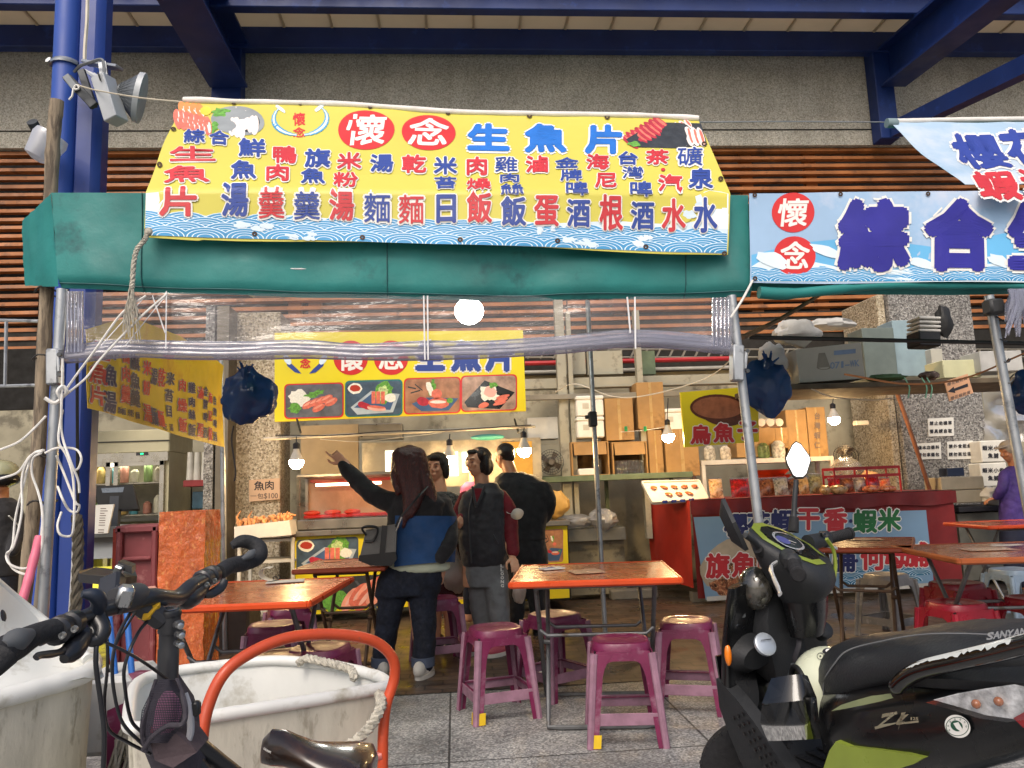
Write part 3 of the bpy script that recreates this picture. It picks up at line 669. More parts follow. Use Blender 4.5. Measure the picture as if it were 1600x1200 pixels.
# wrapping plastic rag on third pole
mb=MB()
for i in range(26):
    a=PY(1582+random.uniform(-6,18),452,YT-.1); e=PY(1578+random.uniform(-8,30),500+random.uniform(0,28),YT-.12+random.uniform(-.03,.03)); mb.tube([a,a.lerp(e,.5)+V((random.uniform(-.015,.015),-.01,0)),e],[.006,.012,.003],cur2,n=5)
tag(mb.build('plastic_rag',recalc=False),'shredded clear plastic tied at the top of the right-hand tent pole','plastic')

# ---- floodlight on the column
zf=PY(170,100,5.1)
FL=thing('floodlight','grey round finned floodlight on a bracket strapped to the blue column','floodlight',(zf.x,5.1,PY(170,190,5.).z))
fg=mat('driver_grey','A9ADB0',.5,.2,var=.06); fd=mat('fin_grey','62676B',.45,.5)
a=PY(161,122,4.95); b=PY(182,190,4.95); mb=MB(); mb.bar(a,b,.12,.10,fg,(.95,-.3,0),.006)
mb.bar(a.lerp(b,.02)+V((0,-.052,0)),a.lerp(b,.2)+V((0,-.052,0)),.07,.004,mat('label_black','1A1A1A',.6),(1,0,0)); mb.build('driver_box',FL)
mb=MB(); c=PY(192,145,5.02); ax=V((.78,.25,-.15)).normalized()
mb.lathe([(0,-.03),(.05,-.03),(.06,-.01),(.075,.02)],fd,c,ax,20)
for k in range(30):
    t=2*math.pi*k/30; x=ax.orthogonal().normalized(); y=ax.cross(x); d=x*math.cos(t)+y*math.sin(t)
    mb.bar(c+d*.05-ax*.02,c+d*.155+ax*.09,.004,.06,fd,d.cross(ax))
mb.build('heat_sink',FL)
mb=MB(); mb.lathe([(.10,.085),(.165,.085),(.17,.12),(.155,.125),(0,.12)],fg,c,ax,28); mb.build('rim',FL)
mb=MB(); mb.bar(PY(133,98,5.1),PY(187,106,5.0),.07,.02,galv,(0,0,1),.003); mb.bar(PY(160,98,5.0),PY(163,120,4.96),.05,.015,galv,(0,1,0)); mb.bar(PY(127,110,5.12),PY(146,168,5.08),.05,.03,mat('dark_bracket','3C3F42',.5,.6),(0,1,0),.004); mb.bar(PY(106,122,5.1),PY(148,166,5.05),.06,.03,MC['dark_bracket'],(0,1,0),.004); mb.bar(PY(104,120,5.08),PY(120,140,5.05),.05,.04,fd,(0,1,0),.004); mb.build('bracket',FL)
wire([(116,112,5.05),(125,103,5.0),(140,98,4.95),(160,94,4.93),(163,118,4.92)],.011,mat('grey_cable','6C6F72',.6),'grey cable looping into the floodlight driver','cable','cable')
wire([(137,-20,5.1),(136,30,5.1),(133,70,5.1),(132,98,5.1)],.012,mat('cream_cable','C9C2B2',.6),'cream cable running up the blue column to the roof','cable','cable')
mb=MB(); mb.tube(spline([PY(124,137,5.0),PY(120,133,5.),PY(116,136,5.),PY(118,140,5.),PY(124,138,5.)],4),.006,wht,n=5); mb.tube([PY(115,138,5.),PY(113,150,5.),PY(108,156,5.)],.007,wht,n=5); tag(mb.build('knot'),'small white knotted cord on the floodlight bracket','cord')
# dead floodlight cup left of column
mb=MB(); c=PY(56,250,5.0); mb.lathe([(.03,0),(.085,.02),(.11,.16),(.10,.2)],film('cloudy_cup',(.7,.72,.72),.2,.3,milky=.5),c,(.35,0,.6),16); mb.tube([PY(50,190,5),PY(64,215,5.1)],.035,MC['dark_bracket'],n=10); tag(mb.build('old_lamp',recalc=False),'clouded old lamp cup fixed left of the blue column','lamp')
# bamboo and timber poles
bam=mat('weathered_bamboo','8A7C68',.8,var=.22,scale=4,col2='5E5346',c2t=.55,c2s=6,stretch=(6,6,.7),bump=.4,bscale=20)
def stick(pts,r,m,label,name='bamboo_pole',cat='pole',nodes=True,group=None):
    q=[PY(*p) for p in pts]; mb=MB(); c=spline(q,10); rs=[]
    for i,p in enumerate(c): rs.append(r*(1+.04*math.sin(i*1.3)+(.10 if nodes and i%7==3 else 0)))
    mb.tube(c,rs,m,n=12); return tag(mb.build(name),label,cat,group)
stick([(89,157,3.42),(82,240,3.44),(75,420,3.46),(60,700,3.5),(42,900,3.54),(20,1100,3.6)],.029,bam,'brown bamboo pole tied left of the galvanised tent pole')
stick([(100,452,3.5),(88,600,3.5),(76,800,3.5),(55,1000,3.5),(48,1150,3.5)],.020,mat('grey_wood','6B6358',.85,var=.3,scale=8,stretch=(6,6,.6)),'thin grey pole standing behind the tent pole','wooden_pole')
wt0=thing('wire_ties','rusty wire ties binding the bamboo to the tent pole','wire',tuple(PY(80,785,3.44)))
for y in(455,560,712,785): mb=MB(); q=PY(80-(y-455)*.03,y,3.44); mb.tube([q+V((.055*math.cos(t)-.01,.055*math.sin(t)+.0,.01*math.sin(t*3))) for t in [i*.5 for i in range(14)]],.004,mat('tie_wire','3A3632',.6,.4),n=5); mb.build('tie',wt0)
stick([(62,838,3.2),(46,900,3.15),(30,955,3.1),(10,1030,3.05)],.017,mat('pink_plastic','DB6E86',.5),'pink plastic stick leaning by the tent pole','plastic_stick','stick',False)
# white cord loops
def loop(pts,Y,label,r=.0047,n=7):
    mb=MB(); mb.tube(spline([PY(x,y,Y+random.uniform(-.02,.02)) for x,y in pts],n),r,wht,n=6); return tag(mb.build('cord_loop'),label,'cord','white cords coiled on the tent pole')
YL=YT-.07
loop([(0,703),(30,690),(55,668),(72,650)],YL,'white cord running off to the left edge from the tent pole')
loop([(0,748),(28,738),(45,715),(58,706),(70,704)],YL,'white cord sagging to the left edge lower down')
loop([(68,703),(50,712),(36,760),(24,810),(20,850),(12,870),(20,888),(38,897),(50,892)],YL,'longest white cord loop left of the bamboo')
loop([(66,706),(54,708),(42,722),(34,750),(34,800),(22,852),(10,866),(16,882),(40,888),(58,870),(66,820),(66,790)],YL-.02,'double white cord loop crossing the bamboo')
loop([(64,708),(52,716),(50,740),(60,770),(66,800),(66,850),(58,880)],YL-.03,'inner white cord loop on the pole')
loop([(70,708),(90,700),(118,702),(127,716),(122,732),(112,735)],YL,'upper right white cord loop on the blue column')
loop([(88,712),(96,730),(108,760),(118,785),(124,790),(120,800),(108,797),(98,780),(90,760)],YL,'white cord loop ending at the column strap height')
loop([(98,640),(94,660),(92,690),(104,712),(113,740),(116,775),(116,800),(114,830),(108,838),(94,835),(90,820),(96,800)],YL-.02,'long drooping white cord loop on the blue column')
loop([(98,560),(97,600),(96,640),(97,680),(110,720),(122,750),(124,770)],YL-.03,'vertical white cord hanging down the tent corner')
loop([(70,622),(85,630),(96,622),(104,612),(98,604),(90,612),(96,625)],YL-.03,'white knot tied on the tent pole hinge',.008)
loop([(101,612),(120,585),(150,545),(190,490),(228,462)],YL,'taut white cord from the knot up to the tent corner')
loop([(104,616),(135,590),(158,560),(215,500),(262,458)],YL-.01,'second taut white cord up to the tent corner')
loop([(115,800),(114,850),(112,900),(108,960)],YL+.5,'white cord hanging straight beside the blue column')
wire([(120,470,3.6),(121,700,3.6),(122,820,3.6)],.007,dk,'dark cord hanging down right of the blue column','hanging_cord','cord')
twr=twist([PY(120,805,3.55),PY(122,850,3.55),PY(121,900,3.55),PY(118,960,3.55)],.022,mat('dirty_rope','5A5448',.9,var=.3,scale=30),turn=6); tag(twr.build('rope'),'thick dirty rope knotted beside the blue column','rope')
# ---- hanging side banner inside the tent
s0=P(128,600,3.9); s1=P(345,600,6.1); sn=(s1-s0).cross(V((0,0,1))); SS=planeS(s0,sn)
def SSb(x,y,o=0.):
    p=SS(x,y,0); n=V(sn).normalized(); n=n if n.dot(p-CC)<0 else -n
    return p+n*(o+.03*noise.noise(V((x*.02,y*.012,5)))+.012)
SBn=thing('side_banner','crumpled yellow menu banner hanging along the left side inside the tent','banner',(s0.x,s0.y,1.6))
yel2=mat('aged_yellow','D9BC1E',.5,var=.12,scale=3,col2='C99A18',c2t=.6,c2s=3)
sbt=[(126,515),(200,495),(280,525),(345,572)]; sbb=[(128,638),(160,644),(200,658),(236,668),(290,684),(347,699)]
mb=MB()
def sg(u,v):
    x,y=lerp2(sbt,u); x2,y2=lerp2(sbb,u); return SSb(x+(x2-x)*v,y+(y2-y)*v)
mb.grid(sg,60,24,yel2,thick=.0015); mb.build('cloth',SBn)
side=[('r',147,[('生',548,34,30),('魚',584,34,32),('片',618,32,30)]),('k',167,[('鮮',548,22,28),('魚',587,20,34),('湯',628,20,36)]),('r',191,[('鴨',556,16,24),('肉',584,16,26),('羹',616,16,30)]),
('k',208,[('旗',566,18,26),('魚',595,18,26),('羹',622,18,28)]),('r',228,[('米',575,13,24),('粉',606,12,24),('湯',645,13,30)]),('k',238,[('湯',588,9,28),('麵',650,10,30)]),('r',249,[('乾',590,12,30),('麵',654,11,28)]),
('k',264,[('米',592,15,20),('苔',618,15,20),('目',642,11,20)]),('r',284,[('肉',602,11,20),('燥',633,13,22),('飯',664,12,24)]),('k',297,[('雞',606,10,18),('肉',628,9,16),('絲',648,9,16),('飯',672,10,20)]),
('r',309,[('滷',614,9,20),('蛋',672,10,24)]),('k',317,[('金',612,7,16),('牌',632,7,16),('啤',652,7,16),('酒',676,7,18)]),('r',325,[('海',622,7,18),('尼',650,7,18),('根',678,7,22)]),('k',333,[('台',626,6,14),('灣',644,6,14),('啤',662,6,14),('酒',682,6,16)])]
for key,m in(('k',mat('print_navy','20265C',.5)),('r',rr)):
    mb=MB()
    for k,x,ch in side:
        if k==key:
            for c,y,w_,h_ in ch: put(mb,SSb,c,x,y,w_,h_,m,.05,outline=.09,om=white,off=.004,skew=(.2,0))
    if key=='k':
        for c,x,y in(('粄',183,641),('麵',189,643),('米',198,645),('粉',203,646),('麵',212,649),('吃',255,667),('湯',266,668)): put(mb,SSb,c,x,y,7,12,m,.03,off=.004)
    mb.build('lettering',SBn,recalc=False)
mb=MB(); disc(mb,SSb,261,548,12,14,circ,.005)
mb.build('red_circle',SBn,recalc=False)
# ================= INTERIOR =================
def rect(x0,y0,x1,y1,Y):
    ym,xm=(y0+y1)/2,(x0+x1)/2
    return PY(x0,ym,Y).x,PY(x1,ym,Y).x,PY(xm,y1,Y).z,PY(xm,y0,Y).z
def pbox(mb,x0,y0,x1,y1,Y,dep,m,bev=.004):
    a,b,z0,z1=rect(x0,y0,x1,y1,Y); mb.box(((a+b)/2,Y+dep/2,(z0+z1)/2),(b-a,dep,z1-z0),m,None,bev); return a,b,z0,z1
def zb(x0,y0,x1,y1,Y): 
    a,b,z0,z1=rect(x0,y0,x1,y1,Y); return V(((a+b)/2,Y,z0))
card=mat('cardboard','9C7848',.8,var=.12,scale=4,col2='7E5E36',c2t=.6,c2s=3); cardd=mat('cardboard_inside','5A4226',.85,var=.15); foam=mat('styrofoam','D8D4C8',.7,var=.05,scale=10,bump=.2,bscale=90); cream=mat('cream_metal','9A9582',.55,var=.1,scale=2,col2='7C7666',c2t=.6)
greenr=mat('shelf_green','5C6A50',.6,var=.2,scale=5); paper=mat('paper','D6D4CC',.7,var=.04); ink=mat('ink','25242A',.6); clearp=film('clear_plastic',(.9,.9,.9),.10,.12,.6,14.,.10,(.85,.83,.8)); clear2=film('clear_jar',(.88,.9,.9),.12,.08,.3,20.,.06)
redp=mat('red_plastic','A81C22',.45,var=.12,scale=5); yelb=mat('sign_yellow','E4D21E',.45,var=.04,scale=2)
# dark ceiling / mezzanine fascia above the stalls
MZ=thing('shelf_beams','cream steel beams and pipes across the back above the boxes','shelf',(1.5,8.9,2.9))
a,b,z0,z1=rect(820,588,1130,604,8.7); mb=MB(); mb.box((2.4,8.78,(z0+z1)/2),(6.6,.14,z1-z0),cream,None,.006); mb.build('beam',MZ)
a,b,z0,z1=rect(865,612,1130,620,8.5); mb=MB(); mb.box((2.1,8.55,(z0+z1)/2),(4.,.06,z1-z0),mat('grey_pipe','847E70',.5,.3),None,.004); mb.build('beam',MZ)
for x,w_ in((878,14),(892,7),(1000,9)): 
    mb=MB(); p=PY(x,600,8.6); mb.box((p.x,8.62,1.9),(w_/140,.10,3.2 if w_>10 else 2.6),cream); mb.build('post',MZ)
for x0,x1,c in((918,973,'cream_metal'),(998,1024,'shelf_green'),(880,915,'cream_metal')):
    mb=MB(); pbox(mb,x0,548,x1,585,8.9,.12,MC[c]); mb.build('panel',MZ)
mb=MB(); r1=PY(820,568,9.2);r2=PY(1150,560,9.2); mb.tube([r1,r2],.03,redp,n=8); mb.tube([r1+V((0,.05,-.1)),r2+V((0,.05,-.1))],.022,mat('white_pipe','B8B4A8',.5),n=8); mb.tube([r1+V((0,.05,-.25)),r2+V((0,.05,-.25))],.02,MC['grey_pipe'],n=8); mb.build('pipe',MZ)
mb=MB()
for i in range(40):
    p=PY(828+i*20,553,9.25); mb.box(p,(.02,.03,.13),MC['grey_pipe'],(0,.5,0))
a=PY(820,546,9.25); b=PY(1600,546,9.25); mb.tube([a,b],.012,MC['grey_pipe'],n=5); mb.tube([a-V((0,0,.1)),b-V((0,0,.1))],.012,MC['grey_pipe'],n=5); mb.build('cable_tray',MZ)
# flat panel behind, the shade of the recess put into its near-black colour
mb=MB(); mb.box((1.5,9.6,3.0),(22,.05,.75),mat('recess_shade','26231E',.9)); tag(mb.build('shade_panel'),'dark panel standing in for the shaded recess above the back wall behind pipes','panel')
# long green shelf with cardboard boxes
SH=thing('wall_shelf','long green steel shelf carrying the cardboard boxes at the back','shelf',(PY(950,745,8.7).x,8.6,PY(950,745,8.7).z))
a,b,z0,z1=rect(850,741,1075,750,8.45); ztop=z1
mb=MB(); mb.box(((a+b)/2,8.7,(z0+z1)/2),(b-a+.1,.55,z1-z0),greenr,None,.004); mb.build('board',SH)
for x in(858,955,1060): mb=MB(); p=PY(x,750,8.6); mb.box((p.x,8.9,ztop/2),(.04,.04,ztop-.06),greenr); mb.build('leg',SH)
def cbox(x0,y0,x1,y1,Y,dep,label,m=card,open_=None,name='cardboard_box',cat='box',group='boxes stacked on the back shelf',flaps=False,tape=True):
    a,b,z0,z1=rect(x0,y0,x1,y1,Y); t=thing(name,label,cat,((a+b)/2,Y+dep/2,z0),0,group); mb=MB(); w_=b-a;h_=z1-z0;xc=(a+b)/2
    if open_:
        th=.008; mb.box((a+th,Y+dep/2,(z0+z1)/2),(th*2,dep,h_),m); mb.box((b-th,Y+dep/2,(z0+z1)/2),(th*2,dep,h_),m); mb.box((xc,Y+dep/2,z1-th),(w_-4*th,dep,2*th),m); mb.box((xc,Y+dep/2,z0+th),(w_-4*th,dep,2*th),m); mb.box((xc,Y+dep-th,(z0+z1)/2),(w_-4*th,2*th,h_-4*th),cardd); mb.build('carton',t)
        mb=MB(); mb.box((xc,Y-.01,z1-h_*.2),(w_*.86,.008,h_*.38),m,(rad(-14),0,0)); mb.build('flap',t)
        mb=MB()
        if open_=='cups':
            for r_ in range(3):
                for i in range(9):
                    mb.lathe([(.02,0),(.026,h_*.13)],clear2,(a+w_*(.14+.09*i),Y+.04+.02*r_,z0+.02+h_*.14*r_),(0,0,1),8)
        else:
            mb.box((a+w_*.42,Y+.06,z0+h_*.1+.01),(w_*.5,.1,h_*.2),paper,None,.01); mb.lathe([(.05,0),(.055,h_*.4),(.045,h_*.45)],clear2,(a+w_*.7,Y+.1,z0+.02),(0,0,1),12)
        mb.build('cups' if open_=='cups' else 'containers',t)
    else:
        mb.box((xc,Y+dep/2,(z0+z1)/2),(w_,dep,h_),m,None,.004); mb.build('carton' if m is card else 'body',t)
        if tape: mb=MB(); mb.box((xc,Y-.0015,(z0+z1)/2),(w_*.10,.002,h_*.98),mat('packing_tape','A88A5A',.3)); mb.build('tape',t)
    return t
cbox(893,690,952,744,8.45,.35,'open cardboard box with tubs, lower left of the box stack',card,open_='tub')
cbox(957,690,1012,744,8.45,.35,'open cardboard box of stacked clear cups in the middle of the shelf',card,open_='cups')
cbox(1014,672,1036,744,8.5,.35,'narrow tall cardboard box right of the cups',card)
cbox(946,622,990,688,8.5,.35,'large brown box above the clear cups, beside the foam boxes',card)
cbox(996,597,1038,670,8.5,.35,'tall brown box standing highest in the middle of the stack',card)
cbox(1040,670,1092,744,8.5,.35,'brown box under the hanging bulb beside the mullet roe sign',card)
def foambox(x0,y0,x1,y1,Y,label,dep=.3,group='white foam boxes in the stack'):
    a,b,z0,z1=rect(x0,y0,x1,y1,Y); t=thing('foam_box',label,'foam box',((a+b)/2,Y+dep/2,z0),0,group); mb=MB(); mb.box(((a+b)/2,Y+dep/2,z0+(z1-z0)*.4),(b-a-.01,dep-.01,(z1-z0)*.8),foam,None,.012); mb.build('body',t)
    mb=MB(); mb.box(((a+b)/2,Y+dep/2,z1-(z1-z0)*.1),(b-a,dep,(z1-z0)*.2),foam,None,.012); mb.build('lid',t)
    mb=MB(); mb.box(((a+b)/2-.05,Y+.003,(z0+z1)/2),(.07,.004,.06),mat('foam_label','B8B2A0',.7)); mb.build('label',t)
foambox(900,618,944,650,8.45,'upper white foam box on the left end of the stack'); foambox(901,651,945,684,8.45,'lower white foam box on the left end of the stack'); foambox(1040,638,1068,672,8.5,'white foam box beside the yellow mullet roe sign')
# white panels behind man, wall fan
mb=MB(); pbox(mb,824,652,872,686,8.7,.3,mat('white_crate','B9B8B0',.5,var=.06)); tag(mb.build('storage_box'),'white storage box above the wall fan','box')
mb=MB(); pbox(mb,840,694,888,744,8.75,.25,MC['cream_metal']); tag(mb.build('switch_cabinet'),'cream cabinet panel behind the wall fan','cabinet')
def fan(x,y,Y,r,label,face=(0,-1,0)):
    c=PY(x,y,Y); ax=V(face).normalized(); t=thing('wall_fan',label,'fan',(c.x,c.y,c.z-r)); dg=mat('fan_dark','2E2A26',.45,.3); mb=MB(); X=ax.orthogonal().normalized(); Yv=ax.cross(X)
    for rr_ in (.35,.6,.8,1.): mb.tube([c+(X*math.cos(k*.35)+Yv*math.sin(k*.35))*r*rr_+ax*(.03*(1.2-rr_)) for k in range(18)],.003,dg,n=4,closed=True)
    for k in range(28): a=k*2*math.pi/28; d=X*math.cos(a)+Yv*math.sin(a); mb.tube([c+d*.03+ax*.04,c+d*r+ax*.0,c+d*r-ax*.06],.0018,dg,n=4)
    mb.build('cage',t); mb=MB()
    for k in range(4):
        a=k*math.pi/2+.3; d=X*math.cos(a)+Yv*math.sin(a); e=d.cross(ax); mb.add([c+d*.03-e*.02,c+d*.03+e*.02,c+d*r*.85+e*r*.32-ax*.03,c+d*r*.85-e*r*.2],[(0,1,2,3)],mat('fan_blade','5A524A',.4))
    mb.build('blades',t); mb=MB(); mb.lathe([(.0,.03),(.03,.03),(.035,0),(.06,-.03),(.06,-.14),(.02,-.16)],mat('fan_motor','6E675C',.5),c,ax,14); mb.build('motor',t); return t
fan(861,722,8.5,.14,'round dark wall fan on the back wall right of the man in black')
fan(1322,712,8.3,.13,'tilted wall fan glowing beside the bulb at the right pillar',(-.5,-.7,-.5))
# green shelf with jars under green shelf; table with plastic
mb=MB(); pbox(mb,850,826,978,846,8.3,.4,mat('steel_counter','77756C',.4,.6,var=.15)); a,b,z0,z1=rect(850,846,978,930,8.35); mb.box(((a+b)/2,8.55,z0+(z1-z0)/2),(b-a,.35,z1-z0),mat('dirty_panel','7E7864',.7,var=.2,scale=3,col2='4E493C',c2t=.58)); tag(mb.build('prep_table'),'low steel preparation table behind the inner tent pole','table')
wrapm=film('crumpled_wrap',(.75,.75,.76),.25,.2,1.,30.,.35,(.6,.6,.6))
def lump(px,py,Y,r,m,label,name='plastic_bag',cat='bag',seed=0,group=None,sq=(1,1,1)):
    c=PY(px,py,Y); mb=MB(); mb.ell((0,0,0),(1,1,1),m,nu=20,nv=12)
    mb.v=[V((p.x*r[0],p.y*r[1],p.z*r[2]))*(1+.28*noise.noise(p*2.1+V((seed,0,0)))+.12*noise.noise(p*6+V((0,seed,0)))) + c + V((0,r[1],0)) for p in mb.v]
    return tag(mb.build(name,recalc=False),label,cat,group)
lump(900,815,8.2,(.2,.12,.07),wrapm,'crumpled plastic film lying on the steel prep table',seed=3); lump(945,812,8.2,(.16,.12,.11),wrapm,'bulky clear plastic heap beside the inner tent pole',seed=5)
# yellow bag-like shape right of man
lump(868,788,7.9,(.16,.12,.14),mat('pale_yellow_bag','C9A25A',.6,var=.1,bump=.5,bscale=20),'pale yellow knotted bag behind the man in black',seed=9)
# ---- yellow signboard with four dish photos
SG=thing('dish_signboard','yellow signboard with four dish photographs above the fish counter','sign',(PY(625,660,7.4).x,7.4,PY(625,660,7.4).z))
sA,sB_,sC_,sD=[PY(x,y,7.4) for x,y in((429,520),(817,516),(822,642),(429,659))]
mb=MB(); mb.prism([sA,sB_,sC_,sD],(0,.05,0),yelb); mb.build('board',SG)
SP=planeS((0,7.4,0),(0,-1,0))
mb=MB()
for cx in(548,611): disc(mb,SP,cx,559,27,27,circ,.003,36)
put(mb,SP,'懷',548,560,40,40,white,.035,off=.0045); put(mb,SP,'念',611,559,40,40,white,.035,off=.0045)
for ch,cx in(('生',672),('魚',728),('片',782)): put(mb,SP,ch,cx,557,46,46,rb,.07,outline=.12,om=white,off=.004,steps=6)
put(mb,SP,'懷',477,548,16,18,circ,.04); put(mb,SP,'念',477,568,17,16,circ,.04)
for s_ in(-1,1): poly(mb,SP,[(477+s_*33,555),(477+s_*24,566),(477+s_*12,577),(477+s_*6,584),(477+s_*16,582),(477+s_*28,572)],rb,.0035); disc(mb,SP,477+s_*28,562,5,9,wl,.0038,10,s_*.6)
mb.build('lettering',SG,recalc=False)
def dish(S,x0,y0,x1,y1,kind,par,bg_,edge,sl=-.03,name='dish_photo'):
    mb=MB(); w_=x1-x0;h_=y1-y0; o=.003
    poly(mb,S,rrect(x0-2,y0-2,x1+2,y1+2,min(w_,h_)*.13,sl),edge,o); poly(mb,S,rrect(x0,y0,x1,y1,min(w_,h_)*.12,sl),bg_,o+.0006)
    X=lambda u:x0+w_*u
    Yy=lambda u,v:y0+h_*v+sl*w_*u
    D=lambda u,v,a,b,m,k,r=0.,j=.06,n=14: disc(mb,S,X(u),Yy(u,v),w_*a,w_*b,m,o+.001+k*.0002,n,r,j)
    if kind==0:
        D(.25,.42,.19,.15,radish,1,.2,.15,20); D(.17,.72,.12,.08,leaf,2,0,.3); D(.5,.3,.16,.05,leaf,2,-.3,.35,20)
        for i,(u,v) in enumerate(((.40,.62),(.52,.55),(.62,.5),(.72,.46),(.8,.55),(.58,.72))): D(u,v,.12,.06,fish_r,3+i*2,-.5,.05); D(u-.01,v-.03,.09,.018,mat('print_salmon_hi','EBA08A',.5),4+i*2,-.5)
    elif kind==1:
        poly(mb,S,[(X(.08),Yy(.08,.75)),(X(.45),Yy(.45,.28)),(X(.97),Yy(.97,.4)),(X(.85),Yy(.85,.93)),(X(.2),Yy(.2,.97))],mat('print_tray','AEBCC6',.5),o+.0011); poly(mb,S,[(X(.14),Yy(.14,.76)),(X(.47),Yy(.47,.35)),(X(.9),Yy(.9,.45)),(X(.8),Yy(.8,.86))],mat('print_tray_blue','3E5C86',.5),o+.0013)
        D(.16,.2,.13,.10,radish,3); D(.16,.19,.10,.06,mat('print_sauce','B83A28',.4),4); D(.68,.34,.16,.2,leaf,3,.2,.15,22); D(.66,.36,.10,.14,mat('print_leaf_pale','B6CC8A',.6,var=.3,scale=60),4,.2,.2,22); D(.8,.5,.1,.08,radish,5,0,.1)
        for i in range(3): poly(mb,S,[(X(.46+i*.085),Yy(.46,.3)),(X(.53+i*.085),Yy(.53,.3)),(X(.53+i*.085),Yy(.5,.66)),(X(.46+i*.085),Yy(.46,.66))],fish_r,o+.0024)
        for i in range(3): D(.28+i*.05,.68+i*.03,.075,.055,fish_p,8+i,.3)
        D(.55,.80,.18,.05,mat('print_pink','E6B4A8',.5),12,.1); D(.55,.76,.16,.025,fish_r,13,.1)
    elif kind==2:
        poly(mb,S,[(X(.12),Yy(.12,.72)),(X(.4),Yy(.4,.55)),(X(.98),Yy(.98,.6)),(X(.8),Yy(.8,.95)),(X(.3),Yy(.3,.95))],MC['print_tray_blue'],o+.0011)
        D(.5,.3,.06,.16,leaf,2,.1,.3,20); D(.45,.28,.05,.14,radish,3,-.3,.2); D(.33,.66,.12,.08,fish_p,4,.3); D(.62,.72,.2,.1,fish_r,5,0); D(.60,.69,.15,.03,fish_w,6); D(.58,.45,.1,.09,fish_r,5); D(.82,.66,.06,.05,leaf,6)
        for q in((.05,.2,.2,.25),(.18,.12,.32,.3),(.1,.38,.28,.3)): poly(mb,S,[(X(q[0]),Yy(0,q[1])),(X(q[2]),Yy(0,q[3])),(X(q[2]),Yy(0,q[3]+.04)),(X(q[0]),Yy(0,q[1]+.04))],pdark,o+.0012)
    elif kind==3:
        poly(mb,S,[(X(.04),Yy(.04,.75)),(X(.42),Yy(.42,.12)),(X(.98),Yy(.98,.5)),(X(.7),Yy(.7,.98)),(X(.1),Yy(.1,.9))],mat('print_black','121214',.3),o+.0011)
        D(.5,.5,.17,.15,radish,2,.2,.2,24); D(.52,.45,.12,.10,mat('print_pink','E6B4A8',.5),3,0,.15); D(.4,.85,.1,.05,fish_r,4,-.3)
        for i in range(3): D(.76-.03*i,.62+.09*i,.13,.035,fish_r,5+i,-.25)
        D(.57,.27,.08,.05,leaf,4,0,.3)
    elif kind==4: # big sliced fillet
        D(.35,.75,.15,.1,leaf,1,0,.3,24)
        for i,(u,v) in enumerate(((.52,.72),(.60,.6),(.68,.5),(.76,.4),(.84,.3),(.66,.75),(.78,.6))): D(u,v,.15,.07,fish_r if i%2 else mat('print_salmon_hi','EBA08A',.5),2+i*2,-.9,.05); D(u,v-.05,.10,.02,mat('print_pink','E6B4A8',.5),3+i*2,-.9)
        for i in range(4): poly(mb,S,[(X(.05+i*.25),Yy(0,.05)),(X(.08+i*.25),Yy(0,.05)),(X(.3+i*.25 if i<3 else .98),Yy(0,.95)),(X(.27+i*.25 if i<3 else .97),Yy(0,.95))],mat('print_slate_hi','4A5058',.5),o+.0009)
    return mb.build(name,par,recalc=False)
dbg=[mat('photo_grey','5E6068',.5,var=.25,scale=9),mat('photo_blue','42566A',.5,var=.25,scale=9),mat('photo_brown','A07256',.5,var=.3,scale=9),mat('photo_tan','A98C7C',.5,var=.3,scale=9)]
for (x0,y0,x1,y1),k,e in(((446,602,535,653),0,'print_circle_red'),((541,597,627,650),1,'teal_tarpaulin'),((633,593,718,646),2,'print_circle_red'),((722,589,806,642),3,'print_circle_red')): dish(SP,x0,y0,x1,y1,k,SG,dbg[k],MC[e])
# thin rail with hanging bulbs
RL=thing('bulb_rail','thin white conduit rail hung below the dish signboard','rail',(PY(620,678,7.0).x,7.0,PY(620,678,7.0).z))
mb=MB(); mb.tube([PY(412,686,7.0),PY(836,666,7.0)],.016,mat('white_conduit','CFC9BC',.5),n=10,flat=.8); mb.build('tube',RL)
mb=MB(); mb.tube(spline([PY(430,680,6.97),PY(520,680,6.95),PY(610,674,6.96),PY(700,672,6.95),PY(830,664,6.97)],6),.005,ink,n=5); mb.tube(spline([PY(500,686,6.97),PY(560,690,6.95),PY(620,684,6.96),PY(690,676,6.95)],6),.004,MC['cream_cable'],n=5); mb.build('cable',RL)
for x in(470,810):
    mb=MB(); mb.tube([PY(x,676,7.1),PY(x-6,655,7.35)],.01,dk,n=6); mb.build('hanger',RL)
# bulbs
bm_=bpy.data.materials.new('lamp_glow'); bm_.use_nodes=True; bb=bm_.node_tree.nodes['Principled BSDF']; bb.inputs['Base Color'].default_value=(1,.9,.7,1); bb.inputs['Emission Color'].default_value=(1,.66,.30,1); bb.inputs['Emission Strength'].default_value=240
sock=mat('bulb_neck','D8CFC0',.5)
def bulb(px,py,Y,label,cord=35,r=.064):
    c=PY(px,py,Y); t=thing('light_bulb',label,'light bulb',(c.x,c.y,c.z-r),0,'bare bulbs hanging in the stalls'); mb=MB()
    mb.lathe([(0,-r),(r*.55,-r*.84),(r*.92,-r*.4),(r,.0),(r*.95,r*.25)],bm_,c,(0,0,1),16); mb.build('globe',t)
    mb=MB(); mb.lathe([(r*.96,r*.25),(r*.7,r*.9),(r*.42,r*1.5),(r*.40,r*1.9)],sock,c,(0,0,1),16); mb.build('neck',t)
    mb=MB(); mb.lathe([(r*.45,r*1.8),(r*.45,r*2.5),(r*.2,r*2.7)],ink,c,(0,0,1),10); q=PY(px,py-cord,Y); mb.tube([c+V((0,0,r*2.6)),q],.005,ink,n=5); mb.build('socket',t); return t
bulb(463,722,6.9,'bare warm bulb over the fish meat price sign',40); bulb(703,716,7.0,'bare bulb between the two women under the rail',38); bulb(819,704,6.9,'bare bulb at the right end of the rail above the man in black',36)
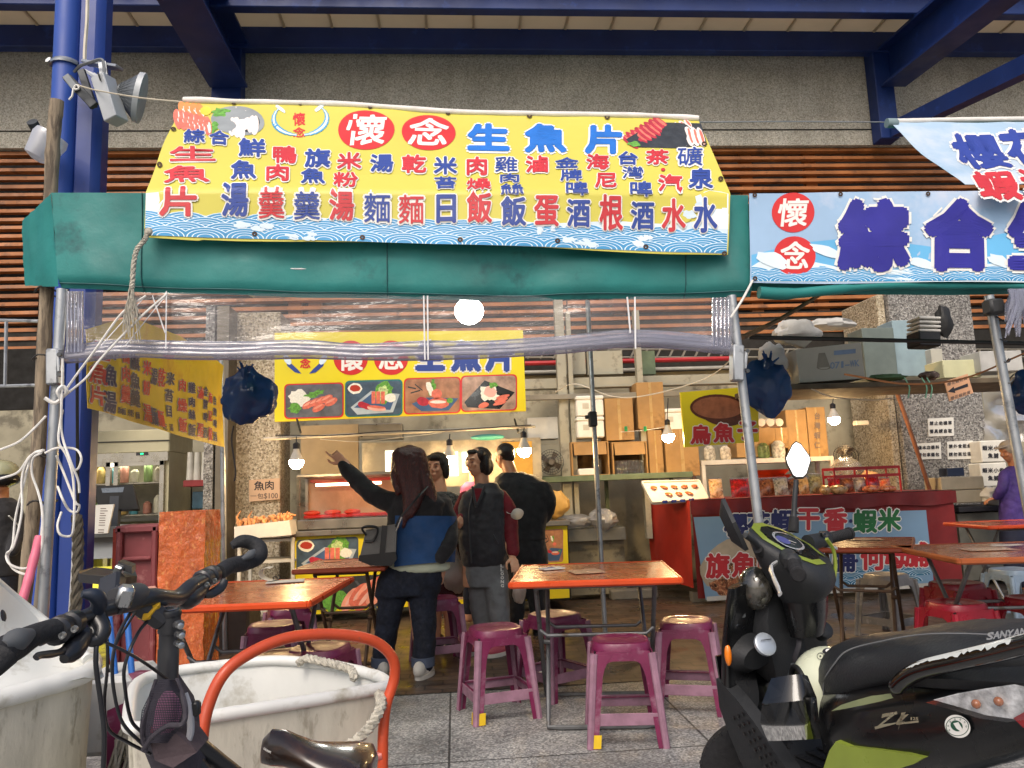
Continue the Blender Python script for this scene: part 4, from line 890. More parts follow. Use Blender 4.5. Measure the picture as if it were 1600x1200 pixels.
bulb(1044,682,7.6,'bare bulb hanging in front of the cardboard boxes',60); bulb(1303,655,8.0,'bare bulb hanging above the red stall by the pillar',40)
fb=bpy.data.materials.new('flood_glow'); fb.use_nodes=True; bb=fb.node_tree.nodes['Principled BSDF']; bb.inputs['Emission Color'].default_value=(1,.97,.9,1); bb.inputs['Emission Strength'].default_value=60
t=thing('flood_lamp','bright white lamp shining through the clear curtain','lamp',tuple(PY(733,505,5.5))); c=PY(733,486,5.5); mb=MB(); mb.ell(c,(.105,.08,.10),fb); mb.build('globe',t); mb=MB(); mb.lathe([(.07,0),(.05,.07),(.03,.15)],sock,c+V((0,0,.085)),(0,0,1),14); mb.tube([c+V((0,0,.18)),c+V((0,0,.42))],.008,ink,n=6); mb.build('neck',t)
# mullet roe sign
RS=thing('roe_sign','yellow sign with a brown mullet roe picture and red characters','sign',tuple(PY(1124,700,7.3)))
SRo=planeS((0,7.3,0),(0,-1,0)); mb=MB(); mb.prism([PY(x,y,7.3) for x,y in((1063,613),(1184,603),(1186,690),(1070,699))],(0,.03,0),yelb); mb.build('board',RS)
mb=MB(); disc(mb,SRo,1122,637,44,21,mat('roe_dark','5A2C18',.4,var=.2,scale=20),.003,30,.02); disc(mb,SRo,1128,643,38,22,MC['roe_dark'],.0032,30,.2); disc(mb,SRo,1122,637,40,17,mat('roe_brown','9A5E3E',.4,var=.2,scale=12),.0036,30,.02); mb.build('roe_picture',RS,recalc=False)
mb=MB()
for ch,x,y in(('烏',1095,679),('魚',1131,676),('子',1168,672)): put(mb,SRo,ch,x,y,33,31,rr,.045,outline=.09,om=white,off=.004,steps=6)
mb.build('lettering',RS,recalc=False)
# ---- blue plastic bags round fans
bagb=film('blue_bag',(.14,.28,.62),.05,.25,1.,9.,.60,(.05,.13,.34))
def bag(px,py,Y,r,label,seed):
    c=PY(px,py,Y); t=thing('blue_bag',label,'plastic bag',(c.x,c.y,c.z-r[2]),0,'blue plastic bags hung inside the tent'); mb=MB(); mb.ell((0,0,0),(1,1,1),bagb,nu=40,nv=26); q=[]
    for p in mb.v:
        az=math.atan2(p.z,p.x); pl=1+.26*noise.noise(p*1.5+V((seed,0,0)))+.10*noise.noise(p*4+V((0,seed,0)))+.02*math.cos(az*11+3*p.y+seed)*(.3+abs(p.z)); q.append(V((p.x*r[0],p.y*r[1],p.z*r[2]))*pl+c)
    mb.v=q; mb.build('bag',t,recalc=False)
    mb=MB(); k=c+V((0,-r[1]*.6,r[2]*.75)); mb.ell(k,(.03,.03,.05),bagb,nu=8,nv=6)
    for i in range(7): mb.tube([k,k+V((random.uniform(-.06,.06),random.uniform(-.03,.0),random.uniform(.03,.09)))],[.012,.004],bagb,n=5)
    mb.build('knot',t,recalc=False)
    mb=MB(); mb.lathe([(.0,-.05),(.07,-.05),(.09,.0),(.07,.05),(0,.05)],mat('fan_motor','6E675C',.5),c,(0,-1,0),16)
    for rr_ in(.13,.10): mb.tube([c+V((math.cos(k*.35)*rr_,.03,math.sin(k*.35)*rr_)) for k in range(18)],.004,dk,n=4,closed=True)
    mb.build('fan_inside',t); return t
bag(388,620,4.9,(.17,.13,.17),'blue plastic bag over a fan at left, beside the dish signboard',1.)
bag(1195,605,4.4,(.145,.13,.155),'blue plastic bag over a fan behind the right tent pole',4.)
bag(1610,612,4.3,(.11,.11,.13),'blue plastic bag cut by the right edge of the photo',8.)
wire([(365,665,4.85),(362,690,4.85),(368,735,4.85),(366,752,4.85)],.005,ink,'black plug cord dangling below the left blue bag','plug_cord','cord')
# price sign on pillar
PS=thing('price_sign','cardboard price sign for fish meat on the warm pillar','sign',tuple(PY(413,783,8.26)))
SPS=planeS((0,8.27,0),(0,-1,0)); mb=MB(); mb.prism([PY(x,y,8.27) for x,y in((389,750),(437,747),(437,780),(389,784))],(0,.01,0),mat('price_card','C9A888',.7,var=.05)); mb.build('card',PS)
mb=MB(); put(mb,SPS,'魚',405,759,17,15,ink,.02,off=.002); put(mb,SPS,'肉',421,758,16,15,ink,.02,off=.002)
for i,ch in enumerate('一包'): put(mb,SPS,ch,396+i*11,775,10,9,mat('ink_grey','6A5A50',.7),.02,off=.002)
for i,ch in enumerate('$100'): put(mb,SPS,ch,415+i*5.6,774.5,5 if ch!='1' else 3,9,MC['ink_grey'],.03,off=.002)
mb.build('lettering',PS,recalc=False)
# arrow sign + box clutter upper right
AS=thing('arrow_sign','small tan sign with a black arrow hanging askew at right','sign',tuple(PY(1499,625,6.4))); SAr=planeS((0,6.4,0),(0,-1,0))
mb=MB(); mb.prism([PY(x,y,6.4) for x,y in((1476,596),(1512,584),(1521,614),(1484,627))],(0,.01,0),mat('tan_card','D6A27C',.7,var=.05)); mb.build('card',AS)
mb=MB(); poly(mb,SAr,[(1481,612),(1490,604),(1491,607),(1512,599),(1513,604),(1492,611),(1493,614)],ink,.002)
for i,ch in enumerate('櫻花蝦乾貨'): put(mb,SAr,ch,1483+i*6.4,600-i*2.2,6,6,MC['ink_grey'],.02,off=.002,skew=(-.3,0)); put(mb,SAr,ch,1488+i*6.4,622-i*2.2,6,6,MC['ink_grey'],.02,off=.002,skew=(-.3,0))
mb.build('print',AS,recalc=False)
cart2=mat('pale_carton','B3AFA2',.75,var=.06,scale=4)
KB=thing('appliance_carton','upside-down pale carton with a printed lamp drawing on the upper right shelf','carton',tuple(PY(1297,590,6.8))); SK=planeS((0,6.8,0),(0,-1,0))
mb=MB(); mb.prism([PY(x,y,6.8) for x,y in((1243,546),(1345,535),(1352,591),(1250,598))],(0,.45,0),cart2); mb.build('carton',KB)
mb=MB(); pale=mat('carton_print','7A8EA8',.6); word(mb,SK,'071-WK',1320,569,7,11,pale,1.1,-.1,bold=.04,off=.002); poly(mb,SK,[(1303,548),(1337,545),(1337,552),(1303,555)],pale,.002)
poly(mb,SK,[(1279,552),(1289,551),(1297,573),(1276,575)],MC['grey_pipe'],.002); ring(mb,SK,1287,574,8,11,MC['grey_pipe'],.0022,asp=.35); mb.build('print',KB,recalc=False)
# ledge carrying it
ld=mat('grimy_plank','5C503E',.8,var=.3,scale=5)
mb=MB(); a=PY(1185,602,6.7); b=PY(1420,598,6.7); mb.box(((a.x+b.x)/2,7.1,a.z-.03),(b.x-a.x,.9,.05),ld,None,.005); tag(mb.build('plank_shelf'),'grimy plank shelf under the pale carton','shelf')
mb=MB(); a=PY(1400,597,6.9); b=PY(1640,592,6.9); mb.box(((a.x+b.x)/2,7.2,a.z-.02),(b.x-a.x,.8,.05),ld,None,.005); tag(mb.build('plank_shelf'),'dark plank shelf carrying the green tarpaulin','shelf')
def pb(x0,y0,x1,y1,Y,dep,m,label,name,cat,group=None,rot=0.,bev=.006):
    a,b,z0,z1=rect(x0,y0,x1,y1,Y); mb=MB(); mb.box(((a+b)/2,Y+dep/2,(z0+z1)/2),(b-a,dep,z1-z0),m,(0,rot,0),bev); return tag(mb.build(name),label,cat,group)
pb(1350,512,1400,592,7.6,.3,mat('grey_green_panel','66706A',.5,var=.08),'grey green metal cabinet door right of the carton','cabinet','cabinet')
pb(1398,500,1456,588,7.7,.3,mat('pale_blue_panel','8CA0A6',.5,var=.08),'pale blue metal panel behind the green tarpaulin','panel','panel')
pb(1456,545,1474,580,7.6,.2,cart2,'narrow cream box end beside the blue panel','box','box')
pb(1474,562,1532,590,7.2,.3,mat('pale_yellow_carton','C4C29A',.7,var=.05),'flat pale yellow carton on the far right shelf','carton','box')
pb(1532,548,1598,580,7.1,.3,mat('clear_tub_white','B4B2AC',.4,var=.1),'dirty white tub at the right end of the high shelf','tub','tub')
lump(1255,515,6.9,(.22,.15,.13),mat('white_sack','B8B6B0',.7,var=.1,bump=.6,bscale=9),'white sack bundled above the pale carton','sack','sack',2.)
lump(1215,560,6.8,(.14,.12,.17),MC['white_sack'],'white sack left of the pale carton','sack','sack',6.)
lump(1305,503,7.2,(.26,.12,.06),MC['white_sack'],'flat white sack laid on top of the clutter','sack','sack',11.)
lump(1395,588,6.6,(.17,.1,.035),mat('green_tarp','3E5C34',.6,bump=.5,bscale=20),'green folded tarpaulin on the upper right shelf','tarpaulin','tarpaulin',13.)
lump(1460,585,6.5,(.09,.08,.04),mat('mottled_cloth','4A3C36',.8,var=.5,scale=14,col2='A89A8C',c2t=.6,c2s=20),'mottled cloth bundle beside the green tarpaulin','cloth','cloth',17.)
for i,(x,y) in enumerate(((1413,597),(1440,597),(1448,600))): wire([(x,590,6.5),(x+8,605,6.48),(x+6,622,6.5)],.006,mat('green_string','7AB89A',.6),('first','second','third')[i]+' pale green string hanging under the tarpaulin, counted from the left','string','string')
# stack of black baskets
BK=thing('basket_stack','stack of black and white plastic baskets hung high at right','basket stack',tuple(PY(1442,545,6.4)))
for i in range(4):
    p=PY(1443,500+i*6.5,6.4); mb=MB(); mb.box(p,(.20,.2,.022),mat('basket_white','C9C7C0',.5),(0,.05,0),.006); mb.build('rim',BK)
p=PY(1443,532,6.4); mb=MB(); mb.box(p,(.2,.2,.13),mat('basket_black','18191B',.5),(0,.05,0),.01); mb.build('basket',BK)
lump(1480,500,6.3,(.07,.05,.14),mat('black_sling','222222',.6),'black strap bag hanging right of the baskets','strap_bag','bag',21.)
# wooden lean stick & notices on grey pillar
stick([(1396,598,7.9),(1428,690,8.0),(1456,775,8.1)],.022,mat('red_brown_wood','8A5A40',.7,var=.2),'brown stick leaning against the grey pillar','wooden_pole','pole',False)
SN=planeS((0,8.6,0),(0,-1,0))
for x0,y0,x1,y1,rows,label in((1450,652,1490,682,('禁止坐機車','餐具請自取'),'upper white notice with plastic cover on the grey pillar'),(1432,691,1470,718,('僅本店醬料','請勿拿醬包'),'lower left white notice on the grey pillar, behind the stick'),(1480,688,1520,718,('禁外食拒坐','請勿丟垃圾'),'lower right white notice on the grey pillar')):
    t=thing('notice',label,'notice',tuple(PY((x0+x1)/2,y1,8.59)),0,'white notices on the grey pillar'); mb=MB(); mb.prism([PY(x,y,8.59) for x,y in((x0,y0+2),(x1,y0),(x1+1,y1-1),(x0+1,y1))],(0,.004,0),paper); mb.build('sheet',t)
    mb=MB(); 
    for r,tx in enumerate(rows): word(mb,SN,tx,(x0+x1)/2,y0+(y1-y0)*(.3+.42*r),(x1-x0)/6.4,(x1-x0)/6.2,ink,1.15,-.03,bold=.05,off=.014)
    mb.build('lettering',t,recalc=False)
# curtain of clear plastic + stacked boxes behind purple person
mb=MB(); mb.grid(lambda u,v:PY(1536+90*u,600+90*v,8.6)+V((0,.12*noise.noise(V((u*3,v*4,1))),0)),14,14,film('grimy_film',(.6,.58,.52),.15,.25,.8,4.,.45,(.6,.57,.5))); tag(mb.build('plastic_sheet',recalc=False),'grimy translucent plastic sheet at the far right behind the vendor','plastic sheet')
for i,(y0,y1) in enumerate(((688,722),(723,760))):
    t=thing('foam_box',('upper','lower')[i]+' white labelled foam box behind the purple vendor','foam box',tuple(PY(1550,y1,8.4)),0,'foam boxes behind the purple vendor'); mb=MB(); pbox(mb,1533,y0,1575,y1,8.4,.3,foam,.01); mb.build('body',t)
    mb=MB(); Sx=planeS((0,8.4,0),(0,-1,0)); word(mb,Sx,'蝦米小卷',1552,y0+12,8,8,ink,1.1,0,bold=.05,off=.003); word(mb,Sx,'魚脯',1552,y0+24,8,8,ink,1.1,0,bold=.05,off=.003); mb.build('lettering',t,recalc=False)
# right-hand steel kitchen counter
KC=thing('steel_counter','steel counter at the far right with dark top','counter',tuple(PY(1550,915,8.0)))
mb=MB(); a,b,z0,z1=rect(1498,789,1660,797,7.9); mb.box(((a+b)/2,8.2,(z0+z1)/2),(b-a,.6,z1-z0),ink,None,.004); zt2=z0; mb.build('top',KC)
mb=MB(); a,b,z0,z1=rect(1506,800,1640,905,7.95); mb.box(((a+b)/2,8.25,(z0+z1)/2),(b-a,.5,z1-z0),mat('steel_front','86847A',.4,.5,var=.1)); mb.build('front',KC)
DR=thing('drawer_unit','cream plastic drawer unit on the steel counter','drawer unit',tuple(PY(1505,786,8.0)))
for y0,y1 in((745,765),(766,786)): mb=MB(); pbox(mb,1470,y0,1538,y1,8.0,.3,mat('drawer_cream','B4A88E',.45,var=.08),.008); mb.build('drawer',DR)
pb(1480,731,1507,744,8.0,.15,mat('navy_box','26344E',.5),'small navy box with a red lid on the drawer unit','small_box','box')
lump(1560,775,7.9,(.14,.1,.1),foam,'white bowl shape beside the vendor hand on the steel counter','bowl','bowl',30.)
# ================= COUNTERS =================
# red sales stall
RST=thing('red_stall','long table draped in dark red cloth with a blue printed banner','stall',(3.6,8.1,0))
redc=mat('red_cloth','7E1A1C',.7,var=.18,scale=2.2,bump=.5,bscale=7,sheen=.1); redc2=mat('orange_red_cloth','A82A1C',.7,var=.14,scale=2,bump=.5,bscale=7)
pTL=PY(1080,793,7.7); X0=pTL.x; X1=PY(1497,860,7.7).x; ZT=1.02
mb=MB(); mb.box(((X0+X1)/2,8.2,ZT-.02),(X1-X0,1.,.04),mat('table_board','8A8378',.6)); mb.build('board',RST)
def drape(a,b,z0,z1,nrm,m,name,amp=.03,seed=1,n=60):
    a,b=V(a),V(b); L=(b-a).length; nn=V(nrm)
    mb=MB(); mb.grid(lambda u,v:a.lerp(b,u)+V((0,0,z1+(z0-z1)*v+ .02*noise.noise(V((u*L*2,5,seed)))*v))+nn*(.012+amp*v*(noise.noise(V((u*L*3.2,v*.7,seed)))+.5*math.sin(u*L*14+seed)*.4)),n,10,m); return mb.build(name,RST,recalc=False)
drape((X0,7.7,0),(X1,7.7,0),.06,ZT,(0,-1,0),redc,'front_cloth',.03,1,90)
drape((X0,7.7,0),(X0-.18,8.75,0),.16,ZT,(-1,0,0),redc2,'side_cloth',.05,3,30)
mb=MB(); mb.grid(lambda u,v:V((X0-.12*(1-u)*v+(X1-X0)*u,7.69+1.05*v,ZT+.006+.004*noise.noise(V((u*9,v*4,0))))),40,10,redc); mb.build('top_cloth',RST,recalc=False)
mb=MB(); mb.grid(lambda u,v:V((X0-.02+(X1-X0+.04)*u,7.655-.01*math.sin(u*50)*v,ZT-.005-.13*v-.01*math.sin(u*23)*v)),90,4,mat('red_valance','6E1618',.6,var=.15,scale=4,bump=.4,bscale=12)); mb.build('top_valance',RST,recalc=False)
for x in(X0+.15,X1-.15):
    mb=MB(); mb.box((x,7.9,.05),(.3,.12,.1),mat('concrete_block','7C786E',.9)); mb.build('foot_block',RST)
SBan=planeS((0,7.62,0),(0,-1,0))
def SF(x,y,o=0.): 
    p=SBan(x,y,0); return p+V((0,-1,0))*(o+.006*noise.noise(V((p.x*2,p.z*2,4)))+.01)
bq4=[(1083,808),(1446,797),(1458,915),(1102,937)]
def q4(u,v):
    t=(bq4[0][0]+(bq4[1][0]-bq4[0][0])*u,bq4[0][1]+(bq4[1][1]-bq4[0][1])*u); b=(bq4[3][0]+(bq4[2][0]-bq4[3][0])*u,bq4[3][1]+(bq4[2][1]-bq4[3][1])*u); return (t[0]+(b[0]-t[0])*v,t[1]+(b[1]-t[1])*v)
SBN=thing('stall_banner','blue sakura shrimp banner pinned on the front of the red stall','banner',tuple(PY(1270,925,7.6)))
mb=MB(); mb.grid(lambda u,v:SF(*q4(u,v)),40,12,mat('banner_sky','7FA0BC',.45,var=.06,scale=1.5),thick=.002); mb.build('cloth',SBN)
mb=MB(); wd=mat('print_wave_teal','2E7496',.5,var=.1)
waves(mb,SF,1310,1452,886,914,3,36,.003,wd,MC['print_wave_light'],-.05,.42)
strip(mb,SF,[(1103,932),(1457,910)],[(1104,939),(1458,917)],mat('banner_hem','C9C6BC',.6),.006)
disc(mb,SF,1165,905,58,34,mat('shrimp_pile','8A5236',.8,var=.6,scale=26,col2='D8A070',c2t=.55,c2s=40),.003,40,0,.05); disc(mb,SF,1140,878,52,34,mat('print_mountain','B8A890',.6,var=.1),.0028,20,-.6,.05)
mb.build('print',SBN,recalc=False)
gk=mat('print_green','1E6A36',.5); nk=mat('print_navy2','1E245E',.5)
mb=MB()
for ch,x,y,m in(('櫻',1149,820,nk),('花',1184,817,nk),('蝦',1221,814,nk),('干',1262,810,rr),('香',1304,812,rr),('蝦',1350,814,gk),('米',1388,812,gk)): put(mb,SF,ch,x,y,37,37,m,.045,outline=.09,om=white,off=.006,steps=6)
disc(mb,SF,1328,814,3,3,nk,.0075,8)
for ch,x,y,m in(('旗',1121,884,rr),('魚',1161,882,rr),('脯',1200,880,rr),('虱',1240,878,nk),('魚',1279,876,nk),('脯',1317,874,nk),('何',1362,871,rr),('母',1397,868,rr),('脯',1431,866,rr)): put(mb,SF,ch,x,y,38,40,m,.045,outline=.09,om=white,off=.006,steps=6)
disc(mb,SF,1337,876,3,3,nk,.0075,8)
mb.build('lettering',SBN,recalc=False)
# goods on the stall
ZG=ZT+.012
def at(px,Y): return PY(px,770,Y).x
T=thing('roe_tray','tilted foam tray of mullet roe pieces on the red stall','tray',(at(1055,7.85),7.85,ZG)); 
A=[PY(1003,754,8.05),PY(1092,752,8.05),PY(1106,780,7.78),PY(1020,786,7.78)]; n_=(A[1]-A[0]).cross(A[3]-A[0]).normalized(); n_=n_ if n_.z>0 else -n_
mb=MB(); mb.prism(A,-n_*.02,foam); 
for i in range(4): mb.bar(A[i],A[(i+1)%4],.02,.04,foam,n_,.004)
mb.build('tray',T)
roe=mat('roe_orange','C4622E',.35,var=.2,scale=20,coat=.6)
for r in range(2):
    for i in range(5 if r==0 else 3):
        u=.15+.18*i+(.2 if r else 0); v=.3+.36*r; c=A[0].lerp(A[1],u).lerp(A[3].lerp(A[2],u),v)+n_*.012; mb=MB(); mb.ell(c,(.035,.055,.012),roe,(.25,0,random.uniform(-.5,.5)),12,8); mb.build('roe',T)
mb=MB()
for i in range(4): u=.2+.16*i; c=A[3].lerp(A[2],u)+n_*.02; mb.box(c+V((0,-.03,-.01)),(.05,.03,.03),mat('blue_packets','2C3C8C',.3,var=.5,scale=30),(0,0,random.uniform(-.5,.5)),.004)
mb.build('packets',T)
def packet(px,Y,w_,h_,m,label,name='packet',cat='packet',tilt=-.25,group='packets standing on the red stall',dep=.05,ph=.9):
    x=at(px,Y); t=thing(name,label,cat,(x,Y,ZG),0,group); mb=MB()
    mb.grid(lambda u,v:V((x+(u-.5)*w_,Y+h_*v*-tilt*.6-dep*.5*math.sin(math.pi*u)*math.sin(math.pi*min(1,v*1.1)),ZG+h_*v*ph)),10,10,m); mb.grid(lambda u,v:V((x+(.5-u)*w_,Y+.004+h_*v*-tilt*.6+dep*.5*math.sin(math.pi*u)*math.sin(math.pi*min(1,v*1.1)),ZG+h_*v*ph)),10,10,m)
    mb.build('bag',t,recalc=False); mb=MB(); mb.grid(lambda u,v:V((x+(u-.5)*w_*.9,Y+h_*-tilt*.5*v+.0,ZG+.005+h_*.62*v)),4,4,clearp); 
    mb.box((x,Y+h_*-tilt*.6,ZG+h_*ph+.006),(w_,.006,.014),clearp); mb.build('seal',t); return t
def pf(name,c,c2): return mat(name,c,.32,var=.5,scale=22,col2=c2,c2t=.5,c2s=30,coat=.7)
pk=[pf('dried_shrimp','B8502E','D88A5A'),pf('red_pack','A81A1E','7A1418'),pf('brown_slices','6A3A26','94603E'),pf('silver_fish','8A8478','B8B2A4'),pf('tan_flakes','B08850','CBA876'),pf('olive_snack','7A7250','9A9468')]
gs=[(1120,7.85,.14,.22,pf('peach_carton','D89A6A','E8C4A0'),'peach patterned tub beside the roe tray'),(1158,7.9,.2,.21,pk[1],'red basket full of packets left of the tent pole'),(1200,7.95,.17,.2,pk[2],'dark brown packet right of the tent pole'),(1222,7.9,.15,.2,pk[3],'silver packet second from the tent pole'),(1243,7.95,.14,.19,pk[2],'brown packet behind the scooter mirror stem'),
(1258,7.9,.12,.2,pk[4],'tan packet in front of the mirror'),(1276,7.9,.16,.23,pk[5],'large clear jar bag of olive snacks'),(1306,7.85,.13,.17,pk[1],'red rack packet left of three'),(1326,7.85,.14,.18,pk[2],'red rack packet in the middle of three'),(1346,7.85,.12,.17,pk[3],'grey packet in the red rack'),(1366,7.85,.14,.18,pk[1],'right-hand red packet in the rack'),(1385,7.95,.12,.15,pk[0],'shrimp packet at the right of the rack')]
for x,Y,w_,h_,m,l in gs: packet(x,Y,w_,h_,m,l)
mb=MB(); a=at(1292,8.0);b=at(1392,8.0); 
for Yk in(7.8,8.05):
    for zk in(.17,.25): mb.bar((a,Yk,ZG+zk),(b,Yk,ZG+zk),.012,.03,redp)
for xk in(a,(a+b)/2,b):
    for Yk in (7.8,8.05): mb.bar((xk,Yk,ZG),(xk,Yk,ZG+.26),.012,.02,redp)
tag(mb.build('display_rack'),'red plastic display rack holding packets','rack')
for px,Y,r,m,l,sd in((1310,7.75,(.10,.06,.05),'tan_flakes','knotted bag of tan flakes lying at the stall edge',1),(1290,7.75,(.06,.05,.05),'tan_flakes','small knotted bag left of the tan flakes bag',2),(1362,7.75,(.1,.06,.04),'dried_shrimp','orange bag of dried shrimp lying at the stall front',3),(1388,7.75,(.09,.05,.035),'dried_shrimp','flat bag of dried shrimp at the right of the stall',4)):
    c=V((at(px,Y),Y,ZG+r[2]*.8)); mb=MB(); mb.ell((0,0,0),(1,1,1),MC[m],nu=16,nv=10); mb.v=[V((p.x*r[0],p.y*r[1],p.z*r[2]))*(1+.2*noise.noise(p*2+V((sd,0,0))))+c for p in mb.v]; tag(mb.build('snack_bag'),l,'bag')
lump(1333,735,8.15,(.17,.12,.16),film('big_clear_bag',(.85,.83,.78),.2,.15,1.,14.,.25,(.8,.75,.65)),'tall clear bag of crackers standing on the red rack','cracker_bag','bag',8.)
lump(1366,748,8.1,(.14,.1,.08),mat('tan_cracker','C89A6A',.6,var=.3,scale=30),'tan cracker bag beside the tall clear bag','cracker_bag','bag',12.)
# white rack shelf behind with stuff
WS=thing('white_rack','white steel rack behind the red stall','rack',(PY(1200,800,8.7).x,8.7,0)); a,b,z0,z1=rect(1096,716,1303,723,8.5); mb=MB(); mb.box(((a+b)/2,8.7,(z0+z1)/2),(b-a,.4,z1-z0),mat('rack_white','C4BFB2',.5)); mb.build('shelf',WS)
for x in(a+.02,b-.02):
    for yy in (8.52,8.88): mb=MB(); mb.box((x,yy,z0/2),(.04,.04,z0),MC['rack_white']); mb.build('leg',WS)
zr=z1
for px,w_,h_,l in((1110,.14,.17,'clear tub on the white rack left of the sign'),(1135,.13,.16,'clear pot beneath the mullet roe sign'),(1195,.14,.18,'bag of green vegetables on the white rack'),(1218,.16,.20,'wrapped white parcel on the white rack')):
    c=PY(px,716,8.6); mb=MB(); mb.lathe([(w_*.4,0),(w_*.5,h_*.3),(w_*.46,h_*.8),(w_*.2,h_)],mat('parcel_'+str(px),{1110:'A8A294',1135:'B4A894',1195:'5A6A3C',1218:'B8B4A8'}[px],.4,var=.4,scale=30),(c.x,8.62,zr),(0,0,1),14); tag(mb.build('tub'),l,'tub')
for i,(px,py,c_) in enumerate(((1205,742,'B8401E'),(1208,750,'C24A22'),(1203,758,'A83A1C'))):
    c=PY(px,py,8.3); mb=MB(); mb.lathe([(.14,0),(.2,.05),(.21,.055)],mat('bowl'+c_,c_,.4),c,(0,0,1),20); tag(mb.build('orange_bowl'),('topmost','middle','lowest')[i]+' orange basin in the stack behind the red stall','basin','orange basins stacked under the rack')
for x0,y0,x1,y1,l in((1230,640,1262,716,'tall brown carton with printed characters left of the bulb'),(1263,636,1292,716,'tall brown carton with printed characters under the bulb'),(1212,668,1232,700,'small brown carton on the rack'),(1150,655,1212,714,'brown carton behind the roe sign')): cbox(x0,y0,x1,y1,8.65,.3,l,group='brown cartons behind the red stall')
mb=MB(); Sx=planeS((0,8.64,0),(0,-1,0))
for i,ch in enumerate('台灣蝦仁'): put(mb,Sx,ch,1277,650+i*15,10,11,MC['ink_grey'],.03,off=.003)
mb2=mb; tag(mb2.build('carton_print',recalc=False),'vertical printed characters on the carton under the bulb','lettering')
for i in range(3):
    c=PY(1190+i*14,660,8.3); mb=MB(); mb.lathe([(.045,0),(.045,.22)],mat('paper_roll','C8B8A0',.7),c,(0,1,0),14); tag(mb.build('paper_roll'),('left','middle','right')[i]+' pale paper roll of three above the rack','paper roll','paper rolls above the rack')
# hanging white fixture by right pillar
pb(1338,657,1358,664,8.3,.08,sock,'white plastic bracket fixed beside the right pillar','bracket','bracket')
wire([(1268,608,6.6),(1300,620,6.7),(1360,625,6.9),(1395,622,7.0)],.005,MC['cream_cable'],'cream cable looping under the plank shelf')
wire([(1320,585,3.9),(1420,600,4.2),(1510,590,4.4),(1600,552,4.4)],.006,mat('orange_cord','B87846',.6),'thin orange cord strung behind the right tent pole')
wire([(868,612,8.2),(900,600,7.9),(960,620,7.8),(1020,616,7.6),(1105,590,7.4),(1150,555,7.0)],.006,MC['cream_cable'],'pale cable drooping from the tent pole to the back beams')
for i,x in enumerate((978,1008)): 
    c=PY(x,670,7.6); mb=MB(); mb.box(c,(.03,.02,.05),mat('green_clip','2E9A5A',.5),None,.004); tag(mb.build('peg'),('left','right')[i]+' green peg clipped on a string before the boxes','peg')
wire([(970,675,7.6),(1008,672,7.6),(1045,666,7.6)],.003,wht,'string holding the green pegs','string','string')
# ---- fish counter
FC=thing('fish_counter','fish counter with yellow fronts and glass display case','counter',(PY(520,950,7.9).x,8.0,0))
YF=7.75; a=PY(457,900,YF).x; b=PY(892,900,YF).x; zc0=PY(520,962,YF).z; zc1=PY(520,832,YF).z
steel=mat('brushed_steel','8E8C86',.35,.8,var=.1,scale=3); darkc=mat('counter_dark','1E1C1A',.6)
mb=MB(); mb.box(((a+b)/2,YF+.34,zc1/2+.05),(b-a,.6,zc1-.1),darkc); mb.build('body',FC)
mb=MB(); mb.box(((a+b)/2,YF+.3,zc1+.0),(b-a+.02,.72,.05),steel,None,.006); mb.build('worktop',FC)
SC=planeS((0,YF,0),(0,-1,0))
mb=MB(); mb.prism([PY(x,y,YF) for x,y in((457,836),(632,828),(640,948),(466,962))],(0,.03,0),yelb); mb.build('panel',FC)
mb=MB(); mb.prism([PY(x,y,YF) for x,y in((634,828),(886,814),(890,934),(642,948))],(0,.03,0),yelb); mb.build('panel',FC)
dish(SC,463,844,560,893,1,FC,dbg[1],yelb,-.06); dish(SC,470,905,622,955,4,FC,pdark,yelb,-.06); dish(SC,848,828,880,880,2,FC,dbg[2],yelb,-.06); dish(SC,700,838,830,886,0,FC,dbg[0],yelb,-.06); dish(SC,700,893,836,938,3,FC,dbg[3],yelb,-.06)
# glass case
zg0=zc1+.03; zg1=PY(520,742,YF).z; xa,xb=PY(462,790,YF).x,PY(640,780,YF).x
GCs=thing('glass_case','glass fish display case with a glowing tube lamp','display case',((xa+xb)/2,YF+.3,zg0))
mb=MB(); mb.box(((xa+xb)/2,YF+.28,zg0+.05),(xb-xa,.5,.10),steel,None,.01); mb.build('base',GCs)
mb=MB(); 
for x in(xa+.015,xb-.015):
    for y in(YF+.06,YF+.5): mb.box((x,y,(zg0+.1+zg1)/2),(.03,.03,zg1-zg0-.1),steel)
mb.box(((xa+xb)/2,YF+.28,zg1),(xb-xa,.5,.03),steel,None,.005); mb.build('frame',GCs)
mb=MB(); mb.add([(xa,YF+.045,zg0+.1),(xb,YF+.045,zg0+.1),(xb,YF+.045,zg1),(xa,YF+.045,zg1)],[(0,1,2,3)],film('case_glass',(.96,.95,.93),.04,.03)); mb.build('glass',GCs)
mb=MB(); mb.box(((xa+xb)/2,YF+.53,(zg0+zg1)/2+.05),(xb-xa,.01,zg1-zg0-.1),mat('case_back','A88E76',.5,var=.1)); mb.build('back',GCs)
tm=bpy.data.materials.new('tube_glow'); tm.use_nodes=True; q=tm.node_tree.nodes['Principled BSDF']; q.inputs['Emission Color'].default_value=(1,.45,.28,1); q.inputs['Emission Strength'].default_value=14
mb=MB(); mb.tube([(xa+.15,YF+.25,zg1-.09),(xb-.3,YF+.25,zg1-.09)],.014,tm,n=8); mb.build('tube_lamp',GCs)
mb=MB(); mb.box(((xa+xb)/2-.05,YF+.25,zg1-.05),(xb-xa-.3,.06,.03),redp,None,.005); mb.build('lamp_holder',GCs)
mb=MB(); mb.box(((xa+xb)/2,YF+.25,zg0+.125),(xb-xa-.12,.34,.03),mat('red_tray','C4202A',.4),None,.008); tag(mb.build('fish_tray'),'bright red tray lying inside the glass case','tray')
